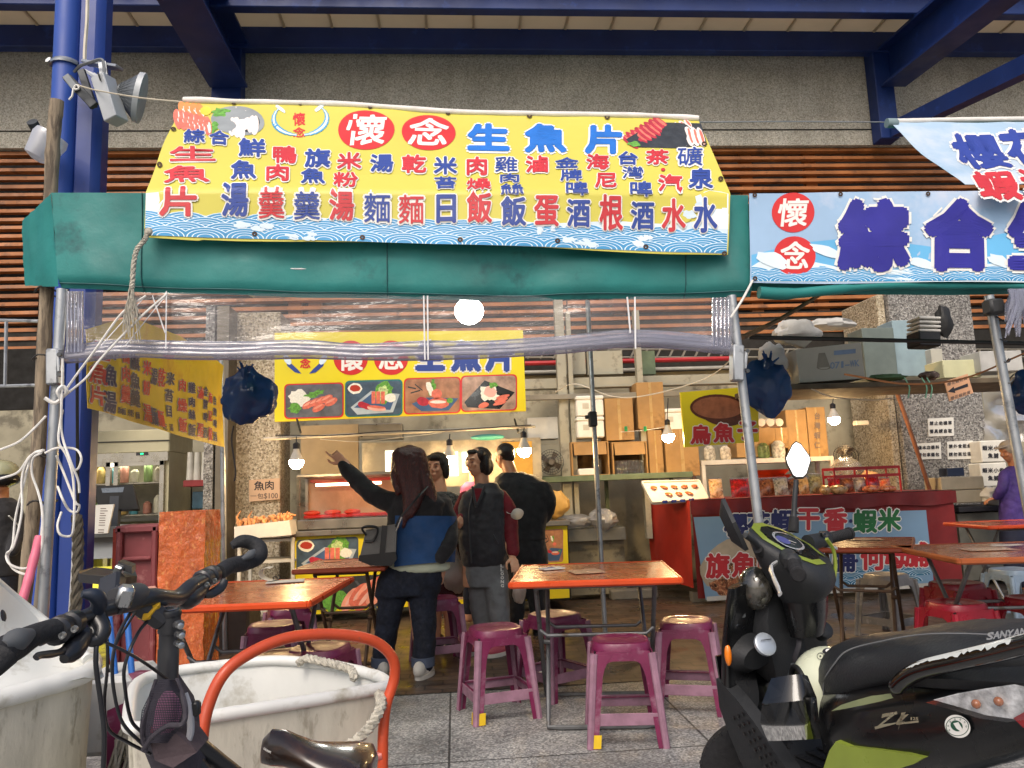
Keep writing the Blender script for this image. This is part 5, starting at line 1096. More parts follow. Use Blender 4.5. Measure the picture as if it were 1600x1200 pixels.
for i in range(5):
    x=xa+.12+i*.2+(.25 if i>2 else 0); 
    if x<xb-.08: mb=MB(); mb.ell((x,YF+.2+.03*(i%2),zg0+.16),(.085,.05,.028),mat('fish_fillet','C8402A',.35,var=.2,coat=.5),(0,0,.1*i)); tag(mb.build('fish_fillet'),('first','second','third','fourth','fifth')[i]+' fish fillet from the left on the red tray in the glass case','fish','fillets in the glass case')
# right-side glass case part behind vest woman, hood and steel wall
mb=MB(); pbox(mb,566,688,846,760,8.3,.05,mat('hood_steel','A49C8C',.35,.6,var=.2,scale=2.,col2='C8BEA8',c2t=.55,c2s=2),.0); tag(mb.build('steel_hood'),'brushed steel panel behind the hanging bulbs','hood')
mb=MB(); pbox(mb,470,664,560,742,8.35,.05,mat('tan_panel','A08A66',.6,var=.08),.0); tag(mb.build('tan_panel'),'tan wall panel above the glass case','panel')
pb(560,662,628,686,8.25,.3,steel,'steel duct box below the dish signboard','duct','duct')
# two bright windows/lamps in kitchen
wm=bpy.data.materials.new('kitchen_glow'); wm.use_nodes=True; q=wm.node_tree.nodes['Principled BSDF']; q.inputs['Emission Color'].default_value=(1,.86,.62,1); q.inputs['Emission Strength'].default_value=1.8
for x0,y0,x1,y1,l in((602,704,618,742,'lit kitchen panel left of the red-haired head'),(694,706,716,744,'lit kitchen panel behind the middle bulb'),(722,706,736,738,'small lit kitchen panel beside the bulb')):
    mb=MB(); pbox(mb,x0,y0,x1,y1,8.24,.03,wm,.0); tag(mb.build('lit_panel'),l,'light panel','lit panels in the kitchen')
mb=MB(); pbox(mb,786,690,832,742,8.2,.03,mat('warm_yellow_board','D8A84A',.6),.0); tag(mb.build('yellow_board'),'warm yellow board behind the right rail bulb','board')
mb=MB(); c=PY(762,683,7.2); mb.ell(c,(.16,.05,.03),mat('turquoise_tray','4A9A94',.5),nu=16,nv=8); tag(mb.build('turquoise_tray'),'turquoise tray stored above the bulbs','tray')
# foam box with shrimp crackers on rack left
RK=thing('wire_rack','white framed rack left of the fish counter under the foam tray','rack',(PY(410,900,7.6).x,7.7,0)); a,b,z0,z1=rect(372,842,456,846,7.55)
for x in(a,b):
    for y in(7.6,8.0): mb=MB(); mb.box((x,y,z1/2),(.03,.03,z1),MC['rack_white']); mb.build('post',RK)
for zz in(z1-.02,z1*.74,z1*.2): mb=MB(); mb.box(((a+b)/2,7.8,zz),(b-a,.42,.025),MC['rack_white']); mb.build('shelf',RK)
FT=thing('foam_tray','white foam tray heaped with orange shrimp crackers','tray',tuple(PY(410,842,7.5))); A=[PY(366,823,7.5),PY(452,813,7.5),PY(456,836,7.5),PY(366,843,7.5)]; mb=MB(); mb.prism(A,(0,.4,0),foam); mb.build('tray',FT)
mb=MB(); cr=mat('crackers','D0905A',.6,var=.35,scale=30)
for i in range(80):
    u=random.random(); c=PY(368+82*u,822-10*u,7.5)+V((0,random.uniform(.03,.36),random.uniform(0,.05))); mb.ell(c,(.03,.02,.014),cr,(random.random()*3,random.random()*3,0),7,5)
for x in(374,392,448): mb.tube([PY(x,822,7.55),PY(x-4,808,7.55),PY(x+2,798,7.55)],[.02,.012,.004],cr,n=6)
mb.build('crackers',FT)
# ---- left shop: fridge, POS, menu, counter
FR=thing('glass_door_fridge','cream glass-door fridge with lit shelves at the left','fridge',(PY(195,900,8.5).x,8.8,0)); YR=8.5
fc=mat('fridge_cream','B0A98A',.45,var=.05); ali=mat('aluminium','A8A49A',.3,.8,var=.06)
xl,xr=PY(100,760,YR).x,PY(262,760,YR).x; zt_=PY(190,672,YR).z; zm=PY(190,708,YR).z; zd=PY(190,722,YR).z
mb=MB(); mb.box(((xl+xr)/2,YR+.4,zm+(zt_-zm)/2),(xr-xl,.75,zt_-zm),fc,None,.01); mb.box(((xl+xr)/2,YR+.02,zm+(zt_-zm)*.5),(xr-xl,.01,.012),dk); mb.build('top',FR)
mb=MB(); mb.box((xr-.02,YR+.4,zm/2),(.04,.75,zm),fc); mb.box((xl+.02,YR+.4,zm/2),(.04,.75,zm),fc); mb.box(((xl+xr)/2,YR+.75,zm/2),(xr-xl,.04,zm),mat('fridge_back','C8C6B4',.5)); mb.build('case',FR)
gl=bpy.data.materials.new('fridge_light'); gl.use_nodes=True; q=gl.node_tree.nodes['Principled BSDF']; q.inputs['Emission Color'].default_value=(1,.95,.75,1); q.inputs['Emission Strength'].default_value=9
mb=MB(); mb.box(((xl+xr)/2,YR+.2,zd-.02),(xr-xl-.2,.04,.03),gl); mb.build('lamp',FR)
xm=PY(175,760,YR).x
for (u,v) in((xl+.04,xm-.02),(xm+.02,xr-.04)):
    mb=MB()
    mb.box((u+.02,YR+.01,zd/2+.2),(.045,.05,zd-.4),ali); mb.box((v-.02,YR+.01,zd/2+.2),(.045,.05,zd-.4),ali); mb.box(((u+v)/2,YR+.01,zd-.02),(v-u,.05,.05),ali); d=mb.build('door',FR)
    mb=MB(); mb.add([(u,YR+.01,.3),(v,YR+.01,.3),(v,YR+.01,zd),(u,YR+.01,zd)],[(0,1,2,3)],MC['case_glass']); mb.build('glass',d)
mb=MB(); mb.box(((xl+xr)/2,YR,(zm+zd)/2),(xr-xl,.04,zm-zd),ali); p=PY(222,709,YR-.025); mb.box(p,(.12,.01,.03),ink); mb.box(p+V((0,-.006,0)),(.03,.004,.015),mat('green_led','20E080',.4,emit=3)); mb.build('display',FR)
for i,zz in enumerate((1.75,1.42,1.08,.75)):
    mb=MB(); mb.box(((xl+xr)/2,YR+.4,zz),(xr-xl-.1,.6,.015),ali); mb.build('shelf',FR)
    for k in range(9):
        c_=['4A98A8','C88A7A','D8D4C0','7A9A5A','B8B0A0','C8A860'][(i*4+k)%6]; h_=random.uniform(.12,.24); mb=MB(); x=xl+.14+k*.125
        if x<xr-.08: mb.lathe([(.035,0),(.045,.01),(.045,h_*.8),(.02,h_),(.0,h_)],mat('drink_'+c_,c_,.4,var=.2),(x,YR+.2+.04*(k%2),zz+.008),(0,0,1),10); mb.build('carton',FR)
# shelf with cup stacks right of the fridge
CSh=thing('cup_shelf','red shelf with paper cup stacks beside the fridge','shelf',tuple(PY(303,762,8.6)))
mb=MB(); pbox(mb,286,750,330,760,8.55,.3,mat('dull_red','7E2020',.5),.004); mb.build('board',CSh)
for i,x in enumerate((297,308,320)): mb=MB(); c=PY(x,750,8.65); mb.lathe([(.04,0),(.03,.3),(.0,.3)],mat('paper_cup','B8B4A8',.6),c,(0,0,1),12); mb.build('cup_stack',CSh)
pb(300,768,322,795,8.6,.2,mat('dark_teal_box','24404E',.4,var=.3),'dark teal crate below the cup shelf','crate','crate')
# shop counter
zc_=PY(200,838,7.2).z
SCt=thing('shop_counter','grey topped service counter with a glowing yellow lower panel','counter',(PY(130,900,7.2).x,7.5,0))
x0,x1=PY(-60,900,7.2).x,PY(178,900,7.2).x
mb=MB(); mb.box(((x0+x1)/2,7.5,zc_-.02),(x1-x0,.65,.04),mat('dark_edge','3C3A36',.4)); mb.build('top',SCt)
mb=MB(); mb.box(((x0+x1)/2,7.52,(zc_-.04+.86)/2+.0),(x1-x0-.02,.58,zc_-.04-.60),mat('counter_grey','9AA0A4',.4,var=.03)); mb.build('upper_panel',SCt)
ym=bpy.data.materials.new('lit_yellow_panel'); ym.use_nodes=True; q=ym.node_tree.nodes['Principled BSDF']; q.inputs['Base Color'].default_value=(.75,.65,.05,1); q.inputs['Emission Color'].default_value=(.9,.8,.08,1); q.inputs['Emission Strength'].default_value=.7
mb=MB(); mb.box(((x0+x1)/2,7.5,.32),(x1-x0-.02,.54,.60),ym); mb.build('lower_panel',SCt)
mb=MB(); mb.tube([PY(-40,860,7.15),PY(125,880,7.15)],.012,mat('led_strip','FFF4D0',.4,emit=4),n=6); mb.build('led_strip',SCt)
MBd=thing('menu_board','white printed menu board standing on the shop counter','menu board',tuple(PY(150,836,7.1))); A=[PY(x,y,7.1) for x,y in((117,790),(178,788),(168,833),(112,836))]; SM=tri_plane(A[0],A[1],A[2]); mb=MB(); mb.prism(A,(0,.02,0),paper); mb.build('board',MBd)
mb=MB()
for r in range(11):
    for c_ in range(3):
        if random.random()<.9: x=121+c_*18-r*.4; y=794+r*3.7; L=random.uniform(6,12); poly(mb,SM,[(x,y),(x+L,y),(x+L,y+1.2),(x,y+1.2)],MC['ink_grey'],.002)
mb.build('print',MBd,recalc=False)
PO=thing('pos_terminal','black tilted till screen on the shop counter','till',tuple(PY(178,836,7.3))); blk=mat('black_plastic','17181A',.4,var=.05)
A=[PY(x,y,7.3) for x,y in((145,760),(207,757),(216,795),(155,797))]; mb=MB(); mb.prism(A,(0,.05,-.02),blk); mb.build('screen',PO); mb=MB(); mb.bar(PY(181,775,7.33),PY(178,830,7.33),.08,.06,mat('stand_grey','3A3E46',.4)); mb.build('stand',PO); mb=MB(); pbox(mb,160,826,222,838,7.25,.2,blk,.008); mb.build('base',PO)
mb=MB(); Sq=planeS((0,7.3,0),(0,-1,0)); poly(mb,Sq,[(158,763),(194,761),(192,769),(160,770)],mat('screen_label','6A7480',.3),.003); mb.build('label',PO,recalc=False)
# upper left: near-black board painting in the shade of the void, and rods
mb=MB(); pbox(mb,-60,545,128,640,8.0,.05,mat('void_shade','15130F',.9),0); tag(mb.build('shade_board'),'near-black board standing in for the shaded void at the far left above the shop','awning')
for i,(x,y0,y1) in enumerate(((10,503,605),)): rod([(x,y0,5.6),(x-2,y1,5.6)],.012,galv2,'thin_post','thin vertical white rod at the far left','rod')
rod([(-20,500,5.6),(60,502,5.6)],.012,galv2,'thin_rail','upper thin white rail at the far left','rail'); rod([(-20,604,5.6),(60,602,5.6)],.012,galv2,'thin_rail','lower thin white rail at the far left','rail')
# maroon plastic stand + orange wrapped bundle
def at2(x,y,Y): return PY(x,y,Y)
maroon=mat('faded_maroon','7A3A3E',.6,var=.15,scale=4,col2='A4706E',c2t=.6,c2s=5)
LB=thing('lectern_box','faded maroon plastic board standing beside the orange bundle','plastic board',(at2(210,1000,5.6).x,5.6,0)); a,b,z0,z1=rect(176,820,246,1040,5.6)
mb=MB(); mb.box(((a+b)/2,5.75,z1/2),(b-a,.22,z1),maroon,(0,0,0),.02); mb.build('body',LB)
mb=MB(); 
for x in(a+.03,b-.03): mb.box((x,5.62,z1/2),(.04,.05,z1-.02),maroon,None,.01)
mb.box(((a+b)/2,5.62,z1-.03),(b-a,.05,.05),maroon,None,.01); mb.box(((a+b)/2,5.62,z1*.78),(b-a-.1,.04,.03),maroon,None,.01); mb.build('rim',LB)
mb=MB(); mb.box((a-.0,5.66,z1/2+.0),(.03,.1,z1*.96),mat('rust_red','8E2E1C',.6)); mb.build('edge',LB)
OB=thing('orange_bundle','tall block wrapped in crinkled orange translucent plastic','bundle',(at2(283,1000,5.5).x,5.5,0)); a,b,z0,z1=rect(246,799,319,1040,5.5)
ow=mat('orange_wrap','BE5A22',.25,var=.18,scale=9,col2='D88A4A',c2t=.60,c2s=34,bump=1.,bscale=48,coat=.7,stretch=(1,1,.7))
mb=MB()
def obf(u,v):
    c=4*u; k=int(c)%4; f=c-int(c); P4=[(a,5.5),(b,5.5),(b,5.85),(a,5.85)]; p,q=P4[k],P4[(k+1)%4]; x=p[0]+(q[0]-p[0])*f; y=p[1]+(q[1]-p[1])*f; z=v*z1; n=.007*noise.noise(V((x*14,y*14,z*9)))+.004*noise.noise(V((x*40,y*40,z*26))); s_=1-.12*max(0,.35-v)*(1 if x>(a+b)/2 else -0.); return V((x*1+(-1 if k==3 else 1)*n,y-n*(1 if k==0 else -1),z))
mb.grid(obf,80,70,ow); mb.add([(a,5.5,z1-.004),(b,5.5,z1-.004),(b,5.85,z1-.004),(a,5.85,z1-.004)],[(0,1,2,3)],ow); mb.build('wrap',OB,recalc=False)
lump(234,930,5.45,(.06,.05,.05),mat('pink_sponge','C49484',.9,var=.1),'pink sponge-like lump stuck beside the maroon board','sponge','sponge',40.)
# buckets / clutter behind left table
mb=MB(); mb.box((PY(345,930,6.6).x,6.7,.25),(.5,.4,.5),mat('dark_crate','3A3430',.6,var=.2),None,.02); tag(mb.build('dark_crate'),'dark crate under the rack behind the left table','crate')
# ================= STOOLS AND TABLES =================
def stoolmat(name,c,c2,rough=.4):
    return mat(name,c,rough,var=.18,scale=5,col2=c2,c2t=.60,c2s=11,spec=.5,coat=.12,bump=.15,bscale=60)
stm=stoolmat('magenta_plastic','6C1D44','805468'); strd=stoolmat('red_plastic_stool','8A1226','780F20',.35); stg=stoolmat('grey_plastic_stool','8A8580','A8A29C'); stb=stoolmat('blue_grey_plastic','8FA2B4','7A8896'); worn=mat('worn_edge_pink','8E6A7C',.6,var=.15,scale=14)
tapey=mat('yellow_tape','D8B41E',.5)
def sqring(h,z,rc=.35,n=24,c=(0,0)):
    q=[]
    for k in range(n):
        t=2*math.pi*k/n; cx,sx=math.cos(t),math.sin(t); e=rc*2; r=1/((abs(cx)**(2/e)+abs(sx)**(2/e))**(e/2)) if e>0 else 1; q.append(V((c[0]+h*cx*r,c[1]+h*sx*r,z)))
    return q
def make_stool(m,label,tape=False,wornm=None):
    H=.46; t=thing('plastic_stool',label,'stool'); wm_=wornm or m
    top,bot=.128,.17
    mb=MB(); R=[sqring(.02,H-.012,.3),sqring(.08,H-.011,.3),sqring(.105,H-.006,.3),sqring(.122,H,.3),sqring(.134,H-.004,.3),sqring(.140,H-.018,.3),sqring(.142,H-.04,.3),sqring(.136,H-.04,.3),sqring(.132,H-.02,.3),sqring(.02,H-.022,.3)]
    mb.loft(R,m,smooth=True)
    # apron with an arch on each side
    for k in range(4):
        M=Matrix.Rotation(k*math.pi/2,4,'Z')
        def ap(u,v,M=M):
            x=(u-.5)*2; zz=H-.035; arch=.045+.085*max(0,(abs(x)-.35)/.65)**2.2*1.0; z=zz-arch*v; hw=top+(bot-top)*(zz-z)/H; return M@V((x*hw*.98,-(hw+.008),z))
        mb.grid(ap,16,3,m,thick=.004)
    mb.build('seat',t,world=False)
    for a,b in((-1,-1),(1,-1),(1,1),(-1,1)):
        mb=MB()
        for k,(dx,dy) in enumerate(((1,0),(0,1))):
            def lg(u,v,a=a,b=b,dx=dx,dy=dy):
                z=(H-.05)*(1-v); h=top+(bot-top)*(1-z/H)+.008; w_=.052-.012*v+.045*max(0,(z-.30)/.12)**2*(1 if z>.3 else 0); du=u*w_
                return V((a*(h-du*dx),b*(h-du*dy),z))
            mb.grid(lg,3,12,m,thick=.004)
        # rounded outer corner bead
        pts=[]
        for v in range(9):
            z=(H-.045)*(1-v/8); h=top+(bot-top)*(1-z/H)+.004; pts.append((a*h,b*h,z))
        mb.tube(pts,[.021-.004*i/8 for i in range(9)],wm_,n=8)
        lg_=mb.build('leg',t,world=False)
        if tape and (a,b)==(-1,-1):
            mb=MB(); h0,h1=bot+.0,bot-.006
            mb.add([(-h0-.016,-h0-.013,.004),(-h0+.045,-h0-.013,.004),(-h1+.045,-h1-.013,.062),(-h1-.016,-h1-.013,.062)],[(0,1,2,3)],tapey); mb.add([(-h0-.016,-h0-.013,.004),(-h0-.016,-h0+.04,.004),(-h1-.016,-h1+.04,.062),(-h1-.016,-h1-.013,.062)],[(0,1,2,3)],tapey); mb.build('tape',lg_,world=True)
    for k in range(4):
        M=Matrix.Rotation(k*math.pi/2,4,'Z'); mb=MB(); z=.125; h=top+(bot-top)*(1-z/H)+.004; mb.box((0,-h,z),(2*h,.006,.055),wm_,None,.002,M=M); mb.box((0,-h+.010,z+.020),(2*h,.016,.005),m,M=M); mb.build('stretcher',t,world=False)
    return t
S0=make_stool(stm,'magenta stool with yellow tape on its front left foot, nearest the camera',True,worn)
S1=make_stool(strd,'bright red stool, top of the stack under the right-hand orange table')
S2=make_stool(stg,'grey plastic stool between the two right-hand tables')
S3=make_stool(stb,'blue-grey stool under the far right table')
S4=make_stool(stm,'magenta stool without tape, at the right side of the middle orange table',False,worn)
def spos(px,py,z=.45): p=G(px,py,z); return (p.x,p.y,0)
grpS='plastic stools round the orange tables'
def place(o,p,rz,dz=0): o.location=(p[0],p[1],dz); o.rotation_euler=(0,0,rz); o['group']=grpS
place(S0,spos(969,1000),rad(-8)); place(S4,spos(1072,970),rad(-20))
copy_thing(S0,spos(774,981),rad(14),'magenta stool with yellow taped foot left of the middle table',grpS)
copy_thing(S4,spos(866,960),rad(30),'magenta stool behind the middle table in front of the man in black',grpS)
copy_thing(S4,spos(684,935),rad(12),'magenta stool right behind the woman pointing',grpS)
copy_thing(S4,spos(452,950),rad(20),'magenta stool furthest back behind the left orange table',grpS)
copy_thing(S4,spos(426,976),rad(5),'magenta stool just behind the left table, nearer than its neighbour',grpS)
copy_thing(S4,spos(500,1012),rad(-15),'magenta stool showing over the rope handle of the white tub',grpS)
copy_thing(S4,spos(434,1024),rad(10),'magenta stool with glossy lit top between table leg and tub',grpS)
p=spos(1492,942); place(S1,p,rad(10)); S1.location.z=0.0
copy_thing(S1,(p[0]+.30,p[1]+.42,0),rad(14),'red stool directly behind the bright red stool near the steel counter',grpS)
copy_thing(S1,(p[0]+.30,p[1]+.42,.05),rad(11),'red stool nested on top of another behind the bright red stool',grpS)
copy_thing(S1,spos(1618,935),rad(0),'red stool cut off by the right edge of the photo',grpS)
place(S2,spos(1384,898),rad(25)); place(S3,spos(1582,890),rad(5))
oran=mat('orange_tabletop','A84820',.26,var=.16,scale=3.5,col2='C07A50',c2t=.63,c2s=9,coat=.4); orim=mat('orange_rim','C9481C',.35,var=.08,scale=4); brn=mat('brown_tabletop','7C3A20',.28,var=.15,scale=3,coat=.4); brim=mat('brown_rim','8A3C24',.4)
legm=mat('table_leg_metal','6E7072',.45,.6,var=.2,scale=6,col2='54483E',c2t=.62,c2s=9); rlegm=mat('rusty_leg','5A4636',.6,.3,var=.25,scale=8)
def make_table(label,w_,d_,mt,mr,lm,tilt=0):
    t=thing('folding_table',label,'table'); H=.74
    mb=MB(); mb.box((0,0,H-.012),(w_-.02,d_-.02,.022),mt,None,.006); mb.build('tabletop',t,world=False)
    mb=MB(); 
    for sx in(-1,1): mb.box((sx*(w_/2-.01),0,H-.014),(.024,d_,.034),mr,None,.009); mb.box((0,sx*(d_/2-.01),H-.0145),(w_-.02,.024,.034),mr,None,.009)
    mb.build('rim',t,world=False)
    hw=w_/2-.13; hd=min(d_/2-.08,.33)
    for s_ in(-1,1):
        x=hw if s_>0 else hw-.035; mb=MB(); zt=H-.04
        loop_=[(-x,-s_*hd,zt),(-x,s_*hd*.8,.06),(-x,s_*hd*.92,.014),(-x+.05,s_*hd*.95,.014),(x-.05,s_*hd*.95,.014),(x,s_*hd*.92,.014),(x,s_*hd*.8,.06),(x,-s_*hd,zt)]
        mb.tube(loop_,.0125,lm,n=8); mb.tube([(-x,-s_*hd,zt),(x,-s_*hd,zt)],.011,lm,n=8); k=.35; mb.tube([(-x,-s_*hd*(1-2*k*.9),zt*(1-k)),(-x+.04,-s_*hd*(1-2*k*.9)-.0,zt*(1-k)-.03),(x-.04,-s_*hd*(1-2*k*.9),zt*(1-k)-.03),(x,-s_*hd*(1-2*k*.9),zt*(1-k))],.010,lm,n=8); mb.build('leg_frame',t,world=False)
    for sx in(-1,1): mb=MB(); mb.lathe([(.014,-.03),(.014,.03)],lm,(sx*(hw-.017),0,H/2-.0),(1,0,0),8); mb.build('pivot',t,world=False)
    return t
grpT='folding tables in the eating area'
def putT(t,x,y,rz): t.location=(x,y,0); t.rotation_euler=(0,0,rad(rz)); t['group']=grpT; WM[t.name]=Matrix.Translation((x,y,0))@Matrix.Rotation(rad(rz),4,'Z')
putT(make_table('orange folding table in the middle with papers on it',.86,.88,oran,orim,legm),.745,4.29,-9)
putT(make_table('orange folding table at left beside the orange wrapped bundle',.82,.98,oran,orim,legm),-1.03,4.10,-4)
putT(make_table('small brown folding table beside the pointing woman',.60,.72,brn,brim,rlegm),-.74,5.50,-4)
putT(make_table('brown folding table behind the scooter handlebars',.66,.95,brn,brim,rlegm),2.83,5.30,-32)
q=G(1530,880,.74); putT(make_table('orange-brown folding table at right between the scooter and the red stall',1.05,.95,mat('amber_top','9A4E20',.25,var=.12,scale=3,coat=.4),mat('amber_rim','A2542A',.4),legm),3.27,4.40,-10)
q=G(1543,822,.74); putT(make_table('far orange folding table cut by the right edge of the photo',.9,.7,oran,orim,legm),q.x+.47,q.y+.3,-4)
# things on the tables
def sheet(px,py,w_,d_,rz,label,m=paper,z=.7425,name='paper_sheet',cat='paper'):
    p=G(px,py,z); mb=MB(); mb.grid(lambda u,v:p+V(((u-.5)*w_*math.cos(rz)-(v-.5)*d_*math.sin(rz),(u-.5)*w_*math.sin(rz)+(v-.5)*d_*math.cos(rz),.002+.006*max(0,u-.6)**1.5)),8,4,m,thick=.001); return tag(mb.build(name),label,cat),p
lamin=mat('laminated_sheet','C49A80',.2,var=.1)
sheet(915,893,.17,.21,.1,'laminated order sheet stuck on the middle orange table',lamin)
t=thing('order_pad','small order pad with printed blue stripe on the middle orange table','notepad',tuple(G(862,889,.742)))
p=G(862,889,.743); mb=MB(); mb.box(p+V((0,0,.004)),(.13,.09,.007),paper,(0,0,.3)); mb.build('pad',t); mb=MB(); mb.box(p+V((-.02,0,.0085)),(.07,.05,.001),mat('pad_blue','3A4A9A',.5),(0,0,.3)); mb.build('print',t)
# curling pad on the left table
t=thing('curled_pad','order pad with its page curled up on the left orange table','notepad',tuple(G(440,908,.742))); p=G(446,909,.743); mb=MB(); mb.box(p+V((0,0,.004)),(.20,.11,.005),paper,(0,0,.12)); mb.build('page',t)
mb=MB(); 
def curl(u,v): a=math.pi*1.15*u; return p+V((-.06-.055*math.sin(a)*1.0-.04*u,-.05+.10*v,.012+.035*(1-math.cos(a))))
mb.grid(curl,16,3,paper,thick=.0012); mb.build('curled_page',t); mb=MB(); mb.tube([p+V((-.055+.05*math.cos(a_)*.3,-.02+.01*a_,.02+.012*math.sin(a_))) for a_ in [i*.6 for i in range(14)]],.0025,ink,n=5); mb.build('clip',t)
sheet(1350,843,.24,.14,-.4,'pale laminated sheet on the brown table behind the scooter',mat('pale_laminate','C9A890',.2,var=.05))
sheet(1540,858,.26,.2,-.2,'laminated sheet on the right-hand orange-brown table',lamin)
sheet(1573,852,.16,.07,-.2,'white slip pad with black print on the right-hand table',paper,.75)
sheet(520,877,.12,.06,.1,'orange slip lying on the small brown table',mat('orange_slip','D8744A',.4))
# bits under the middle table
mb=MB(); c=G(826,997,.0); 
p=G(842,975,.0); lump(878,975,5.6,(.03,.03,.04),mat('tin_brown','6A5248',.5),'small brown tin standing on the floor under the middle table','tin','tin',3.)
mb=MB(); p=G(842,1052); mb.box(p+V((0,0,.01)),(.09,.06,.012),paper,(.1,0,.4)); tag(mb.build('litter_paper'),'crumpled white paper on the brown floor under the middle table','paper')
mb=MB(); p=G(990,935); mb.box(p+V((0,0,.05)),(.5,.15,.1),MC['concrete_block'],None,.01); tag(mb.build('wood_block'),'wooden block on the floor at the left foot of the red stall','block')
# ================= PEOPLE =================
skin=mat('skin','D09A7A',.5,var=.06,scale=12,sss=.1); skin2=mat('skin_warm','B47A56',.5,var=.06,scale=12,sss=.1)
hairb=mat('hair_black','15100E',.38,var=.4,scale=40,stretch=(12,12,1.2),bump=.6,bscale=30); hairr=mat('hair_reddish','3A120E',.36,var=.5,scale=40,stretch=(12,12,1.0),bump=.6,bscale=30,col2='5A2018',c2t=.55,c2s=14)
def rings(mb,Y,rows,m,n=28,sq=2.4):
    """rows: (px,py,half-width px,depth m,dy)"""
    R=[]
    for cx,cy,hw,dp,*r in rows:
        dy=r[0] if r else 0; c=PY(cx,cy,Y+dy); e=PY(cx+hw,cy,Y+dy); w_=(e-c).length; q=[]
        for k in range(n):
            t=2*math.pi*k/n; a,b=math.cos(t),math.sin(t); q.append(c+V((w_*math.copysign(abs(a)**(2/sq),a),dp*math.copysign(abs(b)**(2/sq),b),0)))
        R.append(q)
    mb.loft(R,m)
def limb(mb,Y,pts,m,n=14,k=5):
    """pts: (px,py,radius m,dy)"""
    c=spline([PY(x,y,Y+dy) for x,y,r,dy in pts],k); rs=spline([V((r,0,0)) for x,y,r,dy in pts],k); mb.tube(c,[v.x for v in rs],m,n=n)
    mb.ell(c[0],(rs[0].x,)*3,m,nu=10,nv=6); mb.ell(c[-1],(rs[-1].x,)*3,m,nu=10,nv=6)
def fin(o,vox,smooth=3,disp=0.,dsc=.08):
    r=o.modifiers.new('r','REMESH'); r.mode='VOXEL'; r.voxel_size=vox; r.use_smooth_shade=True
    if smooth: s=o.modifiers.new('s','SMOOTH'); s.iterations=smooth; s.factor=.5
    if disp:
        tx=bpy.data.textures.new('wrinkle','CLOUDS'); tx.noise_scale=dsc; tx.noise_depth=3; d=o.modifiers.new('d','DISPLACE'); d.texture=tx; d.strength=disp; d.mid_level=.5; d.texture_coords='GLOBAL'
    return o
def head(mb,c,f,m,s=1.,neck=None,ears=True):
    """c centre, f facing (unit, horizontal); head height .225*s"""
    f=V(f).normalized(); x=f.cross(V((0,0,1))).normalized(); z=x.cross(f); R=Matrix((x,f,z)).transposed()
    E=lambda a,b,d,r,rt=None:mb.ell(c+x*a*s+f*b*s+z*d*s,(r[0]*s,r[1]*s,r[2]*s),m,R,16,12)
    E(0,-.012,.022,(.074,.092,.088)); E(0,.018,-.035,(.058,.066,.075)); E(0,.05,-.078,(.028,.026,.026))
    E(0,.088,-.022,(.012,.018,.014)); mb.tube([c+f*.082*s+z*.022*s,c+f*.104*s-z*.018*s],[.007*s,.012*s],m,n=8)
    E(0,.078,-.054,(.024,.012,.008)); E(0,.076,-.063,(.020,.011,.007)); E(.03,.066,-.02,(.022,.018,.02)); E(-.03,.066,-.02,(.022,.018,.02)); E(0,.074,.030,(.046,.012,.012))
    if ears: E(.076,-.008,-.012,(.008,.018,.030)); E(-.076,-.008,-.012,(.008,.018,.030))
    if neck: mb.tube([c-z*.05*s-f*.01*s,neck],[.055*s,.062*s],m,n=14)
def face_marks(par,c,f,s=1.):
    f=V(f).normalized(); x=f.cross(V((0,0,1))).normalized(); z=x.cross(f); mb=MB(); em=mat('eye_dark','1A1210',.2); R=Matrix((x,f,z)).transposed()
    for a in(-1,1): mb.ell(c+(x*a*.030+f*.081+z*.004)*s,(.013*s,.006*s,.0035*s),em,R,10,6)
    mb.build('eyes',par); mb=MB(); bm2=mat('brow','2A1C16',.7)
    for a in(-1,1): mb.tube([c+(x*a*.014+f*.089+z*.026)*s,c+(x*a*.032+f*.084+z*.031)*s,c+(x*a*.048+f*.07+z*.025)*s],.0032*s,bm2,n=5)
    mb.build('eyebrows',par); mb=MB(); mb.ell(c+(f*.0885-z*.0585)*s,(.021*s,.004*s,.0022*s),mat('lip_line','7A3A34',.5),R,10,6); mb.build('mouth',par)
def hand(mb,w,d,nrm,m,side=1,curl=.4,s=1.,point=False):
    """w wrist point, d direction of the hand, nrm back-of-hand normal, side: +1 thumb on d x nrm side"""
    d=V(d).normalized(); n=V(nrm); n=(n-d*n.dot(d)).normalized(); x=d.cross(n)*side
    R=Matrix((x,d,n)).transposed(); mb.ell(w+d*.045*s,(.040*s,.052*s,.016*s),m,R,12,8); mb.tube([w-d*.05*s,w+d*.02*s],[.027*s,.028*s],m,n=10)
    for i,(o,L) in enumerate(((.028,.068),(.010,.076),(-.009,.071),(-.027,.056))):
        b=w+(d*.082+x*o)*s; cu=curl*(1+.12*i); 
        if point and i==0: cu=.05
        elif point: cu=1.25
        pts=[b-d*.02*s,b]; a=0; p=b
        for seg,l in enumerate((.42,.32,.26)):
            a+=cu*(.75 if seg==0 else .9); p=p+(d*math.cos(a)-n*math.sin(a))*L*l*s+x*(o*.05); pts.append(p)
        mb.tube(pts,[.0095*s,.0095*s,.0088*s,.008*s,.0068*s],m,n=8); mb.ell(pts[-1],(.0068*s,)*3,m,nu=8,nv=6)
    b=w+(d*.02+x*.030)*s; p1=b+(x*.026+d*.025-n*.008)*s; p2=p1+(x*.010+d*.030-n*.012)*s; p3=p2+(d*.024-n*.01-x*.004)*s; mb.tube([w+(d*.01+x*.012)*s,b,p1,p2,p3],[.016*s,.015*s,.012*s,.0105*s,.008*s],m,n=8); mb.ell(p3,(.008*s,)*3,m,nu=8,nv=6)
